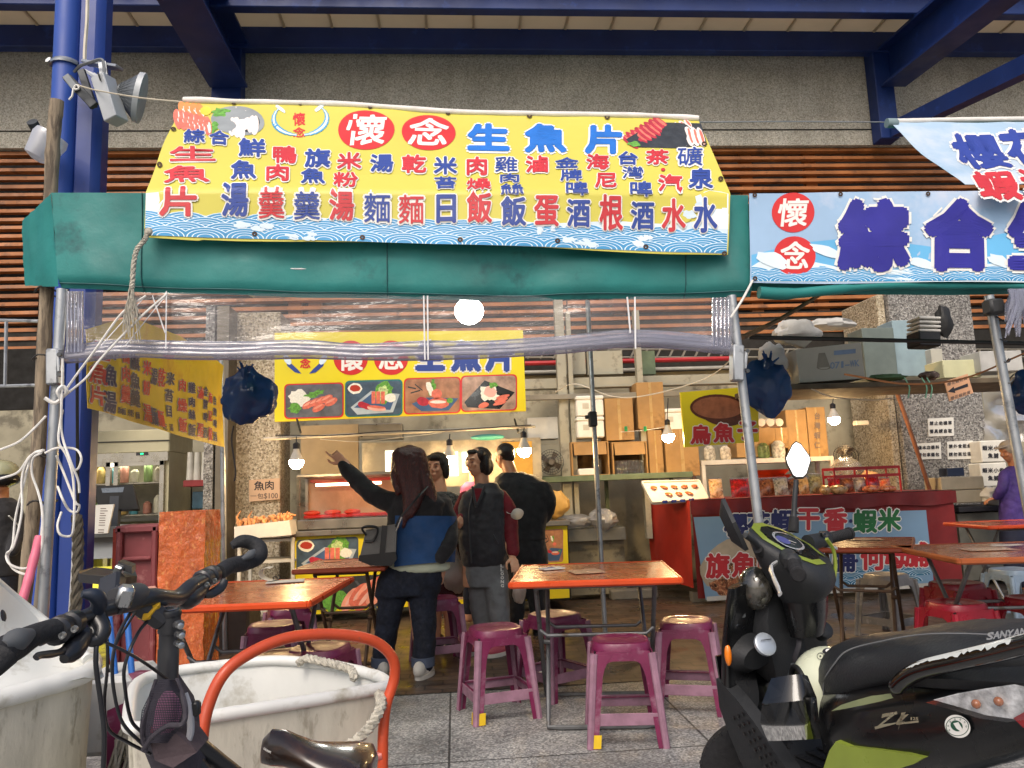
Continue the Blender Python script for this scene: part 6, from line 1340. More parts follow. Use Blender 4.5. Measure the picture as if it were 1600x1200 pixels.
def shoe(par,px,py,Y,f,m,sole,L=.25,name='shoe',z0=0.):
    c=PY(px,py,Y); c.z=z0; f=V((f[0],f[1],0)).normalized(); x=f.cross(V((0,0,1))); R=Matrix((x,f,V((0,0,1)))).transposed(); mb=MB()
    mb.ell(c+f*.03+V((0,0,.045)),(.046,L*.48,.036),m,R); mb.ell(c-f*.05+V((0,0,.065)),(.04,L*.26,.055),m,R); o=mb.build(name,par); fin(o,.007,2)
    mb=MB(); 
    q=[c+f*(.03+L*.49*math.cos(t))+x*(.050*math.sin(t))+V((0,0,.002)) for t in [2*math.pi*i/20 for i in range(20)]]; mb.prism(q,(0,0,.028),sole); mb.build('sole',o)
def hairlocks(mb,Y,strands,m):
    for s_ in strands: limb(mb,Y,s_,m,10,4)
# ---- A: woman pointing, back to the camera
YA=5.35
A=thing('person','person with long reddish hair in a black and blue hoodie, pointing up left','person',tuple(PY(630,1058,YA))); A.location.z=0; WM[A.name]=Matrix.Translation(A.location)
mb=MB(); hc=PY(640,724,YA); head(mb,hc,(-.55,.83,.05),skin,1.0,PY(648,775,YA)); 
rings(mb,YA,[(655,782,30,.07),(655,840,40,.09),(655,885,44,.10),(648,915,44,.1)],skin)
limb(mb,YA,[(618,903,.085,0),(608,960,.06,0),(596,1040,.038,.02)],skin); limb(mb,YA,[(650,903,.085,0),(654,960,.06,0),(660,1046,.038,-.05)],skin)
limb(mb,YA,[(612,790,.045,0),(566,760,.04,.06),(537,722,.030,.10)],skin); w_=PY(536,722,YA+.1); hand(mb,w_,PY(516,703,YA+.1)-w_,(0,-1,.2),skin,-1,.5,.92,True)
fin(mb.build('body',A),.006,2)
jk=mat('black_hoodie','19181B',.85,var=.25,scale=8,bump=.35,bscale=30,sheen=.15); jb=mat('blue_panel','1B4474',.75,var=.15,scale=7,bump=.4,bscale=16); jean=mat('dark_denim','141A28',.85,var=.3,scale=20,bump=.3,bscale=80,col2='202838',c2t=.58,c2s=6); 
mb=MB(); rings(mb,YA,[(645,766,20,.07),(652,772,38,.10),(657,782,48,.125),(658,800,52,.14),(658,830,54,.15),(657,850,56,.155),(655,868,56,.16),(652,878,55,.155)],jk)
limb(mb,YA,[(624,786,.075,0),(596,780,.07,.02),(570,762,.066,.05),(546,738,.056,.09),(537,727,.045,.1)],jk); limb(mb,YA,[(688,785,.070,0),(700,815,.064,-.03),(702,848,.055,-.12),(690,870,.048,-.15)],jk)
rings(mb,YA,[(655,768,26,.09,-.05),(660,786,34,.07,-.10),(664,806,28,.05,-.12),(664,816,16,.03,-.12)],jk)
fin(mb.build('hoodie',A),.011,4,.018,.07)
# blue panel: curved sheet wrapping lower back
mb=MB()
def bp(u,v):
    a=rad(-125+118*u); cy=803+78*v+6*u*(1-v)-4*math.sin(u*3)*v; hw=56.5-1*v; c=PY(657-2*v,cy,YA); w_=(PY(657+hw,cy,YA)-PY(657,cy,YA)).length+.004; x,y=math.cos(a),math.sin(a)
    return c+V((w_*math.copysign(abs(x)**.83,x),(.166)*math.copysign(abs(y)**.83,y),0))+V((0,-.006*noise.noise(V((u*7,v*5,0)))-.004,0))
mb.grid(bp,26,14,jb,thick=.006); mb.build('blue_panel',A)
mb=MB(); rings(mb,YA,[(652,870,50,.145),(652,882,51,.15),(655,889,50,.15),(657,893,44,.14)],mat('pale_shirt','B8BEA8',.8,var=.1,bump=.4,bscale=30)); fin(mb.build('shirt_hem',A),.012,2,.008)
mb=MB(); rings(mb,YA,[(650,872,46,.13),(645,890,50,.14),(640,912,52,.14),(636,930,50,.12)],jean); limb(mb,YA,[(616,915,.105,0),(608,960,.085,0),(602,1000,.075,.01),(598,1034,.072,.02)],jean); limb(mb,YA,[(660,915,.108,0),(662,960,.088,-.01),(663,1000,.078,-.03),(661,1036,.074,-.05)],jean); fin(mb.build('jeans',A),.011,3,.016,.06)
cu=mat('denim_cuff','4A5468',.8)
for x,dy in((598,.02),(661,-.05)): mb=MB(); mb.lathe([(.071,-.03),(.078,-.03),(.078,.03),(.07,.03)],cu,PY(x,1033,YA+dy),(0,0,1),20); mb.build('cuff',A)
hw_=mat('white_shoe','CFCDC4',.6,var=.05); sw_=mat('shoe_sole','C2C0B8',.6)
shoe(A,596,1056,YA+.02,(-.3,.95),hw_,sw_); shoe(A,661,1060,YA-.07,(.25,-.95) if 0 else (.35,.9),hw_,sw_)
mb=MB(); H_=hc; mb.ell(H_+V((.0,-.012,.022)),(.098,.108,.105),hairr,nu=20,nv=14); 
hairlocks(mb,YA,[[(628,715,.075,-.05),(634,745,.062,-.09),(640,775,.05,-.13),(636,800,.03,-.165),(630,824,.012,-.175)],[(650,715,.075,-.05),(660,745,.064,-.08),(672,770,.045,-.11),(680,790,.02,-.14)],[(640,720,.08,-.06),(648,750,.07,-.10),(650,780,.05,-.15),(642,806,.018,-.18)],[(622,722,.05,-.0),(618,748,.035,-.04),(622,770,.02,-.08)]],hairr); fin(mb.build('hair',A),.009,2,.012,.02)
# crossbody bag
BG=thing('handbag','grey and black shoulder bag hanging at the pointing person left hip','bag',tuple(PY(590,885,YA-.22))); YB=YA-.24
mb=MB(); a=[PY(x,y,YB) for x,y in((572,828),(620,819),(618,866),(562,870))]; mb.prism(a,(0,.13,0),mat('canvas_grey','6E6C68',.85,var=.1,bump=.4,bscale=80)); mb.build('panel',BG)
mb=MB(); a=[PY(x,y,YB-.005) for x,y in((561,868),(618,862),(620,874),(612,884),(580,884),(560,876))]; mb.prism(a,(0,.14,0),blk); mb.bar(PY(601,821,YB-.003),PY(597,868,YB-.003),.035,.006,blk,(0,-1,0)); mb.build('base',BG)
mb=MB(); mb.tube(spline([PY(572,836,YB-.01),PY(566,826,YB-.03),PY(576,822,YB-.05),PY(590,826,YB-.04),PY(584,844,YB-.02),PY(570,846,YB-.02)],5),.008,blk,n=6); mb.build('handle',BG)
mb=MB(); mb.tube(spline([PY(618,823,YB),PY(626,808,YB-.02),PY(650,780,YB-.02),PY(668,760,YB+.08)],6),.009,blk,n=6,flat=.5); mb.build('strap',BG); mb=MB(); mb.tube([PY(619,830,YB-.02),PY(628,808,YB-.03)],.007,mat('clasp_metal','B0B0B0',.25,.9),n=6); mb.build('clasp',BG)
# ---- C: woman in vest
YCc=5.9
Cw=thing('person','person with bobbed black hair in dark vest, red sleeves and grey trousers','person',tuple(PY(765,1014,YCc))); Cw.location.z=0; WM[Cw.name]=Matrix.Translation(Cw.location)
fC=V((-.80,-.60,-.06)); hc=PY(747,722,YCc); mb=MB(); head(mb,hc,fC,skin,1.,PY(756,772,YCc+.02),False)
rings(mb,YCc,[(755,775,28,.07),(755,830,32,.09),(757,880,34,.1),(757,915,34,.1)],skin); limb(mb,YCc,[(750,905,.07,.04),(752,960,.05,.04),(758,1000,.035,.04)],skin); limb(mb,YCc,[(770,905,.07,-.04),(778,960,.05,-.04),(782,1000,.035,-.04)],skin)
limb(mb,YCc,[(794,850,.036,-.05),(801,872,.026,-.13)],skin); w_=PY(801,872,YCc-.13); hand(mb,w_,V((.10,-.75,-.45)),(0,-.3,.9),skin,1,.35,.9)
w_=PY(727,806,YCc-.08); hand(mb,w_,V((-.45,-.3,-.5)),(.2,-.9,.2),skin,-1,1.0,.9); limb(mb,YCc,[(732,790,.034,-.03),(728,805,.027,-.08)],skin)
fin(mb.build('body',Cw),.006,2); face_marks(Cw,hc,fC)
vest=mat('quilted_vest','28272C',.75,var=.25,scale=6,bump=.6,bscale=12,sheen=.2); top_=mat('dark_red_top','6E1220',.8,var=.2,scale=9,bump=.3,bscale=60); gt=mat('grey_sweatpants','74777A',.9,var=.12,scale=10,bump=.4,bscale=40)
mb=MB(); rings(mb,YCc,[(757,764,16,.07),(757,772,30,.10),(755,790,32,.11),(755,860,34,.12)],top_); limb(mb,YCc,[(783,778,.062,.0),(796,800,.058,-.01),(799,830,.054,-.04),(802,862,.046,-.11)],top_); limb(mb,YCc,[(727,778,.055,.0),(717,800,.05,.02),(720,815,.045,-.03),(724,808,.04,-.07)],top_)
fin(mb.build('red_top',Cw),.010,3,.012,.05)
mb=MB(); rings(mb,YCc,[(760,755,17,.075),(758,764,24,.10),(755,772,34,.13),(752,790,36,.145),(752,815,37,.155),(753,840,37,.16),(756,862,37,.16),(757,880,35,.15),(757,883,33,.14)],vest); fin(mb.build('vest',Cw),.010,3,.016,.05)
mb=MB(); mb.prism([PY(x,y,YCc-.135+.0*x) for x,y in((739,763),(754,763),(751,772),(744,788),(741,780))],(0,.03,0),top_); mb.tube([PY(738,760,YCc-.13),PY(741,778,YCc-.150),PY(744,792,YCc-.160)],.010,vest,n=8); mb.tube([PY(757,760,YCc-.13),PY(751,778,YCc-.150),PY(744,792,YCc-.160)],.010,vest,n=8); mb.build('collar',Cw)
mb=MB(); mb.tube(spline([PY(738,775,YCc-.12),PY(733,800,YCc-.165),PY(734,840,YCc-.17),PY(737,880,YCc-.16)],6),.006,mat('zip_grey','4A4A4E',.4,.4),n=6); mb.tube([PY(771,835,YCc-.15),PY(779,850,YCc-.14)],.004,MC['zip_grey'],n=5); mb.build('zip',Cw)
mb=MB(); rings(mb,YCc,[(757,872,31,.13),(759,895,34,.14),(762,915,34,.13)],gt); limb(mb,YCc,[(748,915,.085,.05),(752,960,.075,.05),(758,995,.06,.05)],gt); limb(mb,YCc,[(776,915,.09,-.05),(780,960,.08,-.05),(784,995,.062,-.05)],gt); fin(mb.build('trousers',Cw),.010,3,.014,.05)
mb=MB(); Sx=planeS(PY(786,905,YCc-.16),(-.0,-1,0))
for i,ch in enumerate('LLOONG'): put(mb,Sx,ch,784.5+i*.1,884+i*6.2,4.5,5,white,.06,off=.004)
mb.v=[p for p in mb.v]; mb.build('leg_print',Cw,recalc=False)
ps=mat('pink_shoe','A84858',.6); shoe(Cw,758,1010,YCc+.05,(-.8,-.6),ps,sw_,.23); shoe(Cw,782,1016,YCc-.05,(-.7,-.7),ps,sw_,.23)
mb=MB(); x_=fC.cross(V((0,0,1))).normalized(); mb.ell(hc-fC*.026+V((0,0,.026)),(.090,.090,.090),hairb,nu=18,nv=12); mb.ell(hc-fC*.038+V((0,0,-.03)),(.092,.090,.088),hairb,nu=16,nv=10)
for sg in(-1,1): mb.ell(hc+x_*.072*sg-fC*.022+V((0,0,-.022)),(.034,.062,.085),hairb,nu=12,nv=8); mb.ell(hc+x_*.06*sg+fC*.012+V((0,0,.055)),(.03,.05,.04),hairb,nu=12,nv=8)
mb.ell(hc+fC*.048+V((0,0,.078)),(.05,.045,.022),hairb,nu=12,nv=8)
o=mb.build('hair',Cw); fin(o,.008,2,.010,.02)
# cut fringe: face stays free because hair volumes stop before it
mk=PY(808,803,YCc-.08); mb=MB(); mb.grid(lambda u,v:mk+V((.048*v*math.cos(2*math.pi*u)*(1+.12*math.sin(4*math.pi*u)),-.03*math.cos(v*1.5)-.01,.042*v*math.sin(2*math.pi*u))),20,6,mat('mask_white','D8D8D6',.8),thick=.002); mb.tube(spline([mk+V((-.04,-.01,.0)),mk+V((-.07,0,.01)),mk+V((-.08,.03,.02))],4),.002,white,n=5); tag(mb.build('face_mask'),'white face mask hanging on the elbow of the person in the vest','mask')
# ---- D: man in black, back view
YD=6.6
D=thing('person','person with cropped black hair, all in black, with the back to the camera','person',tuple(PY(818,984,YD))); D.location.z=0; WM[D.name]=Matrix.Translation(D.location)
mb=MB(); hc=PY(788,712,YD+.12); head(mb,hc,(-.75,.62,-.25),skin2,.98,PY(803,752,YD+.05)); rings(mb,YD,[(815,765,30,.08),(818,830,30,.1),(820,880,30,.1)],skin2); limb(mb,YD,[(810,880,.07,0),(808,930,.05,0),(806,978,.036,0)],skin2); limb(mb,YD,[(834,880,.07,0),(838,930,.05,0),(840,978,.036,0)],skin2); fin(mb.build('body',D),.007,2)
bk=mat('black_shirt','1A1A1D',.85,var=.25,scale=7,bump=.3,bscale=30,sheen=.1)
mb=MB(); rings(mb,YD,[(800,738,16,.07,.06),(806,745,32,.10,.05),(813,756,42,.13,.02),(818,775,42,.14),(819,800,38,.14),(818,830,34,.14),(818,845,34,.14)],bk); limb(mb,YD,[(850,764,.07,0),(858,785,.064,-.02),(852,806,.056,.04),(838,818,.045,.15)],bk); limb(mb,YD,[(784,764,.065,.04),(776,790,.055,.08),(780,812,.045,.16)],bk); fin(mb.build('shirt',D),.011,3,.016,.06)
mb=MB(); rings(mb,YD,[(818,838,32,.13),(820,860,35,.14),(822,885,35,.13)],jk); limb(mb,YD,[(808,890,.095,0),(807,930,.08,0),(806,974,.065,0)],jk); limb(mb,YD,[(836,890,.095,0),(839,930,.08,0),(841,974,.065,0)],jk); fin(mb.build('trousers',D),.011,3,.014,.05)
shoe(D,806,984,YD,(-.3,.9),blk,blk); shoe(D,841,984,YD,(.3,.9),blk,blk)
mb=MB(); mb.ell(hc+V((.012,-.012,.034)),(.082,.092,.078),hairb,nu=18,nv=12); mb.ell(hc+V((.03,-.03,-.01)),(.062,.055,.06),hairb,nu=14,nv=8); fin(mb.build('hair',D),.008,1,.006,.015)
# ---- B: woman behind in grey cardigan
YBb=6.15
B=thing('person','person with short dark hair in mottled grey cardigan, half hidden behind the pointing one','person',tuple(PY(694,1005,YBb))); B.location.z=0; WM[B.name]=Matrix.Translation(B.location)
mb=MB(); hc=PY(682,730,YBb); fB=V((-.35,-.93,-.05)); head(mb,hc,fB,skin,.98,PY(688,776,YBb),False); rings(mb,YBb,[(690,780,24,.07),(690,830,26,.09),(690,880,28,.1)],skin); limb(mb,YBb,[(682,880,.07,0),(682,930,.05,0),(682,992,.035,0)],skin); limb(mb,YBb,[(702,880,.07,0),(702,930,.05,0),(702,992,.035,0)],skin); w_=PY(707,838,YBb-.1); limb(mb,YBb,[(710,815,.034,-.04),(707,838,.026,-.1)],skin); hand(mb,w_,V((-.05,-.15,-1)),(.9,-.3,0),skin,1,.9,.9); fin(mb.build('body',B),.007,2); face_marks(B,hc,fB,.98)
cg_=mat('mottled_cardigan','5A5C58',.9,var=.5,scale=60,col2='2E302E',c2t=.5,c2s=40,bump=.5,bscale=80)
mb=MB(); rings(mb,YBb,[(690,768,14,.07),(692,776,26,.1),(694,795,30,.12),(694,830,30,.13),(694,850,29,.13)],cg_); limb(mb,YBb,[(710,785,.058,0),(717,805,.054,0),(714,828,.046,-.06)],cg_); fin(mb.build('cardigan',B),.011,3,.012,.04)
mb=MB(); rings(mb,YBb,[(690,845,29,.13),(690,880,30,.14),(691,915,32,.14),(691,930,32,.14)],mat('maroon_skirt','3E0E14',.8,var=.2,bump=.3,bscale=20)); fin(mb.build('skirt',B),.011,3,.02,.06)
shoe(B,682,1004,YBb,(-.4,-.9),blk,blk,.22); shoe(B,703,1004,YBb,(-.2,-.9),blk,blk,.22)
mb=MB(); x_=fB.cross(V((0,0,1))).normalized(); mb.ell(hc-fB*.025+V((0,0,.03)),(.094,.094,.092),hairb,nu=18,nv=12); mb.ell(hc-fB*.05+V((0,0,-.02)),(.085,.07,.08),hairb,nu=14,nv=8)
for sg in(-1,1): mb.ell(hc+x_*.076*sg-fB*.01+V((0,0,-.02)),(.03,.045,.08),hairb,nu=12,nv=8)
mb.ell(hc+fB*.055+V((0,0,.078)),(.06,.05,.026),hairb,nu=12,nv=8); fin(mb.build('hair',B),.008,2,.01,.02)
# carrier bags
pbm=film('carrier_bag',(.8,.78,.76),.1,.3,1.,10.,.6,(.72,.66,.6))
for px,py,Y,r,l,sd in((713,898,6.0,(.105,.07,.13),'large white carrier bag held by the person in the cardigan',2.),(811,922,5.75,(.05,.04,.10),'small white carrier bag hanging beside the trousers of the person in the vest',7.)):
    c=PY(px,py,Y); t=thing('carrier_bag',l,'plastic bag',(c.x,c.y,c.z-r[2])); mb=MB(); mb.ell((0,0,0),(1,1,1),pbm,nu=28,nv=20); mb.v=[V((p.x*r[0]*(1-.35*max(0,p.z)),p.y*r[1]*(1-.3*max(0,p.z)),p.z*r[2]))*(1+.18*noise.noise(p*2.5+V((sd,0,0)))+.06*noise.noise(p*7))+c for p in mb.v]; mb.build('bag',t,recalc=False)
    q=PY(708 if sd<3 else 803,842 if sd<3 else 884,Y-.03); mb=MB(); mb.tube([c+V((-.02,0,r[2]*.8)),q],[.02,.008],pbm,n=6); mb.tube([c+V((.02,0,r[2]*.8)),q],[.02,.008],pbm,n=6); mb.build('handles',t,recalc=False)
    mb=MB(); mb.ell(c+V((0,-.01,-r[2]*.2)),(r[0]*.7,r[1]*.6,r[2]*.5),mat('bag_food','A8705A',.6,var=.3,scale=20),nu=12,nv=8); mb.build('contents',t)
# ---- G: hint of person in pink behind
YG=7.1
Gp=thing('person','person in a pink top, almost hidden behind the person in the vest','person',tuple(PY(741,975,YG))); Gp.location.z=0; WM[Gp.name]=Matrix.Translation(Gp.location)
mb=MB(); hc=PY(742,728,YG); head(mb,hc,(.2,-1,0),skin,.95,PY(742,765,YG)); rings(mb,YG,[(740,768,20,.08),(740,830,22,.1),(740,868,22,.1)],skin); limb(mb,YG,[(733,870,.065,0),(733,965,.04,0)],skin); limb(mb,YG,[(748,870,.065,0),(748,965,.04,0)],skin); fin(mb.build('body',Gp),.008,2)
mb=MB(); rings(mb,YG,[(740,752,12,.07),(740,760,20,.1),(740,790,24,.12),(740,840,24,.12)],mat('pink_top','7E3A68',.8,var=.1)); fin(mb.build('pink_top',Gp),.012,2)
mb=MB(); rings(mb,YG,[(740,838,23,.12),(740,875,22,.12)],jean); limb(mb,YG,[(733,875,.075,0),(733,955,.05,0)],jean); limb(mb,YG,[(748,875,.075,0),(748,955,.05,0)],jean); fin(mb.build('trousers',Gp),.012,2)
mb=MB(); mb.ell(hc+V((0,.02,.03)),(.09,.09,.09),hairb,nu=16,nv=10); fin(mb.build('hair',Gp),.01,1)
# ---- E: vendor in purple at far right
YE=7.6
E_=thing('person','person in a purple top and beige cap working at the far right sink','person',tuple(PY(1585,925,YE))); E_.location.z=0; WM[E_.name]=Matrix.Translation(E_.location)
mb=MB(); hc=PY(1575,705,YE); head(mb,hc,(-.95,-.2,-.35),skin2,.95,PY(1590,738,YE)); rings(mb,YE,[(1590,740,22,.07),(1592,800,26,.1),(1592,850,26,.1)],skin2); limb(mb,YE,[(1584,850,.065,0),(1584,918,.04,0)],skin2); limb(mb,YE,[(1602,850,.065,0),(1602,918,.04,0)],skin2); w_=PY(1556,778,YE+.05); limb(mb,YE,[(1566,765,.034,.0),(1556,778,.026,.05)],skin2); hand(mb,w_,V((-.8,.2,-.2)),(0,0,1),mb.ms[0],1,.4,.9); fin(mb.build('body',E_),.008,2)
pu_=mat('purple_top','3E2A6E',.8,var=.2,scale=8,bump=.3,bscale=30)
mb=MB(); rings(mb,YE,[(1590,728,14,.07),(1592,735,24,.1),(1594,755,28,.12),(1592,790,27,.13),(1592,815,27,.13)],pu_); limb(mb,YE,[(1570,742,.055,-.03),(1566,762,.05,-.05),(1557,775,.042,.02)],pu_); fin(mb.build('purple_top',E_),.011,3,.014,.05)
mb=MB(); rings(mb,YE,[(1592,810,27,.12),(1592,850,27,.12)],mat('navy_trousers','161A30',.8)); limb(mb,YE,[(1582,850,.09,0),(1582,912,.07,0)],MC['navy_trousers']); limb(mb,YE,[(1604,850,.09,0),(1604,912,.07,0)],MC['navy_trousers']); fin(mb.build('trousers',E_),.012,2)
mb=MB(); mb.ell(hc+V((.01,0,.035)),(.092,.094,.08),mat('beige_cap','A89C8A',.8),nu=16,nv=10); mb.ell(hc+V((-.08,-.02,.045)),(.075,.07,.012),MC['beige_cap'],(0,-.25,0),14,6); fin(mb.build('cap',E_),.008,1); mb=MB(); mb.ell(hc+V((.05,0,-.02)),(.06,.07,.09),hairb,nu=12,nv=8); fin(mb.build('hair',E_),.009,1)
mb=MB(); mb.box(PY(1562,698,YE-.1),(.01,.01,.01),ink)
# ---- F: rider at the left edge
YF_=6.2
Fp=thing('person','person in dark clothes with a reflective stripe and pale helmet at the left edge','person',tuple(PY(5,980,YF_))); Fp.location.z=0; WM[Fp.name]=Matrix.Translation(Fp.location)
mb=MB(); hc=PY(2,750,YF_); head(mb,hc,(.5,-.8,-.2),skin2,1.,PY(0,795,YF_)); rings(mb,YF_,[(0,800,30,.08),(0,850,30,.1),(0,900,30,.1)],skin2); limb(mb,YF_,[(-10,900,.07,0),(-10,1000,.04,0)],skin2); limb(mb,YF_,[(12,900,.07,0),(12,1000,.04,0)],skin2); fin(mb.build('body',Fp),.009,2)
mb=MB(); rings(mb,YF_,[(0,778,16,.08),(0,785,26,.1),(0,800,32,.13),(0,850,32,.14),(0,900,32,.14)],jk); limb(mb,YF_,[(22,795,.06,0),(28,830,.055,-.03),(20,860,.045,-.12)],jk); fin(mb.build('jacket',Fp),.012,2,.012,.05); mb=MB(); mb.tube([PY(14,806,YF_-.13),PY(30,822,YF_-.06),PY(32,835,YF_-.04)],.014,mat('reflective_stripe','B8B8B0',.3),n=6,flat=.4); mb.build('stripe',Fp)
mb=MB(); rings(mb,YF_,[(0,895,31,.13),(0,930,31,.13)],jean); limb(mb,YF_,[(-12,930,.09,0),(-12,1010,.07,0)],jean); limb(mb,YF_,[(14,930,.09,0),(14,1010,.07,0)],jean); fin(mb.build('trousers',Fp),.012,2)
mb=MB(); mb.ell(hc+V((0,0,.04)),(.125,.135,.115),mat('helmet_cream','9A9A7A',.25,coat=.5),nu=20,nv=12); mb.build('helmet',Fp); mb=MB(); mb.ell(hc+V((.02,-.03,.0)),(.127,.125,.06),mat('helmet_black','1A1A1A',.25),nu=20,nv=10); mb.build('visor',Fp)
# ================= SCOOTER =================
yy=YAW; hR=V((math.cos(yy),math.sin(yy),0)); hF=V((-math.sin(yy),math.cos(yy),0)); an=rad(112)
fd=hR*math.cos(an)+hF*math.sin(an); rt=hR*math.sin(an)-hF*math.cos(an); LN=.12
A0=P(1125,1010,2.5)+rt*.21; A0.z=0
def Q(s,l,z): return A0-fd*s-rt*(l+LN*(z-.6))+V((0,0,z-LN*l))
sx=-fd; sy=-rt-V((0,0,0)); sz_=(Q(0,0,1)-Q(0,0,0)).normalized()
def QL(px,py,l):
    r=ray(px,py); M=Matrix(((r.x,fd.x,rt.x*LN),(r.y,fd.y,rt.y*LN),(r.z,fd.z,-1.))); b=A0-rt*(l-.6*LN)-CC-V((0,0,LN*l)); M=Matrix((( r.x,fd.x,rt.x*LN),(r.y,fd.y,rt.y*LN),(r.z,fd.z,rt.z*LN-1.)))
    t,s,z=M.inverted()@b; return s,z
SCO=thing('scooter','black motor scooter with lime green trim and torn seat rail in the right foreground','scooter',tuple(Q(.5,0,0)))
SCO.location.z=0; WM[SCO.name]=Matrix.Translation(SCO.location)
plas=mat('scooter_black','0C0D0F',.3,var=.2,scale=4,coat=.3,col2='1C1D1F',c2t=.66,c2s=10); plasm=mat('scooter_matte','1E2023',.6,var=.2,scale=6,bump=.15,bscale=200); gloss=mat('scooter_gloss','050608',.12,coat=1.); vinyl=mat('seat_vinyl','1F2124',.5,var=.12,scale=5,bump=.25,bscale=160); lime=mat('lime_paint','8A9A3A',.35,.2,var=.08,scale=6,coat=.6); chrome=mat('cast_alloy','C4C6C8',.3,.35); cm=mat('cream_shell','C9CDB4',.3,var=.04,coat=.5); rub=mat('tyre_rubber','17171A',.85,var=.2,scale=20,bump=.3,bscale=60)
# seat
def sec(s,hw,zt,zb,n=20,lo=0.,rnd=2.6):
    q=[]; zc_=(zt+zb)/2; hh_=(zt-zb)/2
    for k in range(n):
        t=2*math.pi*k/n; a,b=math.cos(t),math.sin(t); e=2/rnd; q.append(Q(s,lo+hw*math.copysign(abs(a)**e,a)*(1-.22*max(0,b)),zc_+hh_*math.copysign(abs(b)**e,b)))
    return q
mb=MB(); mb.loft([sec(.275,.05,.66,.57),sec(.29,.085,.69,.545),sec(.32,.105,.712,.54),sec(.37,.125,.735,.55),sec(.43,.14,.752,.58),sec(.50,.15,.765,.62),sec(.56,.152,.783,.645),sec(.64,.155,.806,.675),sec(.75,.155,.832,.70),sec(.88,.15,.852,.73),sec(1.0,.13,.862,.76),sec(1.06,.09,.855,.79)],vinyl,smooth=True); st_=mb.build('seat',SCO,ang=60)
mb=MB(); mb.tube(spline([Q(.33,.108,.575),Q(.36,.118,.64),Q(.42,.125,.70),Q(.47,.12,.742),Q(.56,.108,.776),Q(.75,.108,.829),Q(1.0,.09,.858)],6),.0022,mat('seam_grey','6A6C6E',.7),n=5); mb.build('seam',st_)
mb=MB(); 
S_seat=lambda px,py,o=0.:(lambda sz1:Q(sz1[0],.1565+o,sz1[1]))(QL(px,py,.156))
for i,ch in enumerate('SANYANG'): put(mb,S_seat,ch,1549+i*10.4,993-i*1.4,9.5,12,mat('seat_letter','A8AAAC',.6),.06,off=.003,slant=.25,skew=(-.1,0))
mb.build('lettering',st_,recalc=False)
# rear body
bd=[(.30,.11,.60,.40),(.34,.15,.63,.37),(.42,.175,.655,.36),(.55,.185,.70,.40),(.66,.185,.73,.45),(.78,.18,.76,.51),(.9,.17,.80,.57),(1.02,.15,.83,.64),(1.12,.11,.84,.70),(1.2,.05,.83,.75)]
mb=MB(); mb.loft([sec(s,hw,zt,zb,28,0,3.4) for s,hw,zt,zb in bd],plas); bo=mb.build('body_panel',SCO,ang=50)
# surface of the left side of the body for badges
def side_hw(s):
    for (a,b) in zip(bd,bd[1:]):
        if a[0]<=s<=b[0]: f=(s-a[0])/(b[0]-a[0]); return a[1]+(b[1]-a[1])*f
    return bd[0][1] if s<bd[0][0] else bd[-1][1]
def SBd(px,py,o=0.):
    l=.18
    for _ in range(4): s,z=QL(px,py,l); l=side_hw(s)*.985
    return Q(s,l+o+.004,z)
def spoly(pts,m,o,n=7):
    """closed outline filled with a fan that follows the body side"""
    mb=MB(); cx=sum(p[0] for p in pts)/len(pts); cy=sum(p[1] for p in pts)/len(pts); vs=[SBd(cx,cy,o)];N=len(pts)
    for r in range(1,n+1):
        for x,y in pts: vs.append(SBd(cx+(x-cx)*r/n,cy+(y-cy)*r/n,o))
    fs=[(0,1+k,1+(k+1)%N) for k in range(N)]+[(1+(r-1)*N+k,1+r*N+k,1+r*N+(k+1)%N,1+(r-1)*N+(k+1)%N) for r in range(1,n) for k in range(N)]
    mb.add(vs,fs,m,True); return mb
def dens(pts,k=4):
    q=[]
    for i in range(len(pts)):
        a,b=pts[i],pts[(i+1)%len(pts)]
        for j in range(k): q.append((a[0]+(b[0]-a[0])*j/k,a[1]+(b[1]-a[1])*j/k))
    return q
spoly(dens([(1302,1110),(1318,1100),(1340,1093),(1365,1086),(1392,1083),(1400,1089),(1378,1095),(1350,1101),(1325,1106)]),mat('trim_olive','7E8662',.4),.004).build('green_stripe',SCO,recalc=False)
spoly(dens([(1386,1083),(1396,1082),(1400,1089),(1391,1091)]),mat('trim_olive','7E8662',.4),.0055).build('stripe_end',SCO,recalc=False)
# ZX badge (two slanted letters)
mb=MB(); bch=mat('badge_silver','B8B49A',.3,.7)
for q in([(1383,1114),(1406,1110),(1407,1114),(1382,1120)],[(1400,1112),(1407,1112),(1379,1133),(1371,1137)],[(1371,1134),(1384,1130),(1420,1125),(1372,1138)],[(1413,1112),(1420,1111),(1412,1126),(1408,1139),(1405,1139)],[(1413,1116),(1425,1114),(1410,1128),(1404,1128)],[(1405,1128),(1440,1124),(1440,1127),(1405,1131)]):
    mb.add([SBd(x,y,.006) for x,y in q],[(0,1,2,3)],bch)
mb.build('badge',SCO,recalc=False)
mb=MB(); word(mb,SBd,'125',1433,1121,4,5,bch,1.1,0,bold=.05,off=.006); mb.build('badge_number',SCO,recalc=False)
mb=MB(); disc(mb,SBd,1501,1133,21,17,white,.006,36,.5); ring(mb,SBd,1501,1133,17,18.2,mat('sticker_dark','24503C',.5),.0068,n=36,asp=.82); disc(mb,SBd,1500,1132,10,8,MC['sticker_dark'],.007,24,.5); poly(mb,SBd,[(1495,1128),(1503,1126),(1509,1136),(1507,1141),(1500,1136)],white,.0076)
for k in range(7): t=rad(150+k*35); put(mb,SBd,'O',1501+14.2*math.cos(t),1133+11.6*math.sin(t),2.2,3,MC['sticker_dark'],.05,off=.007)
mb.build('round_sticker',SCO,recalc=False)
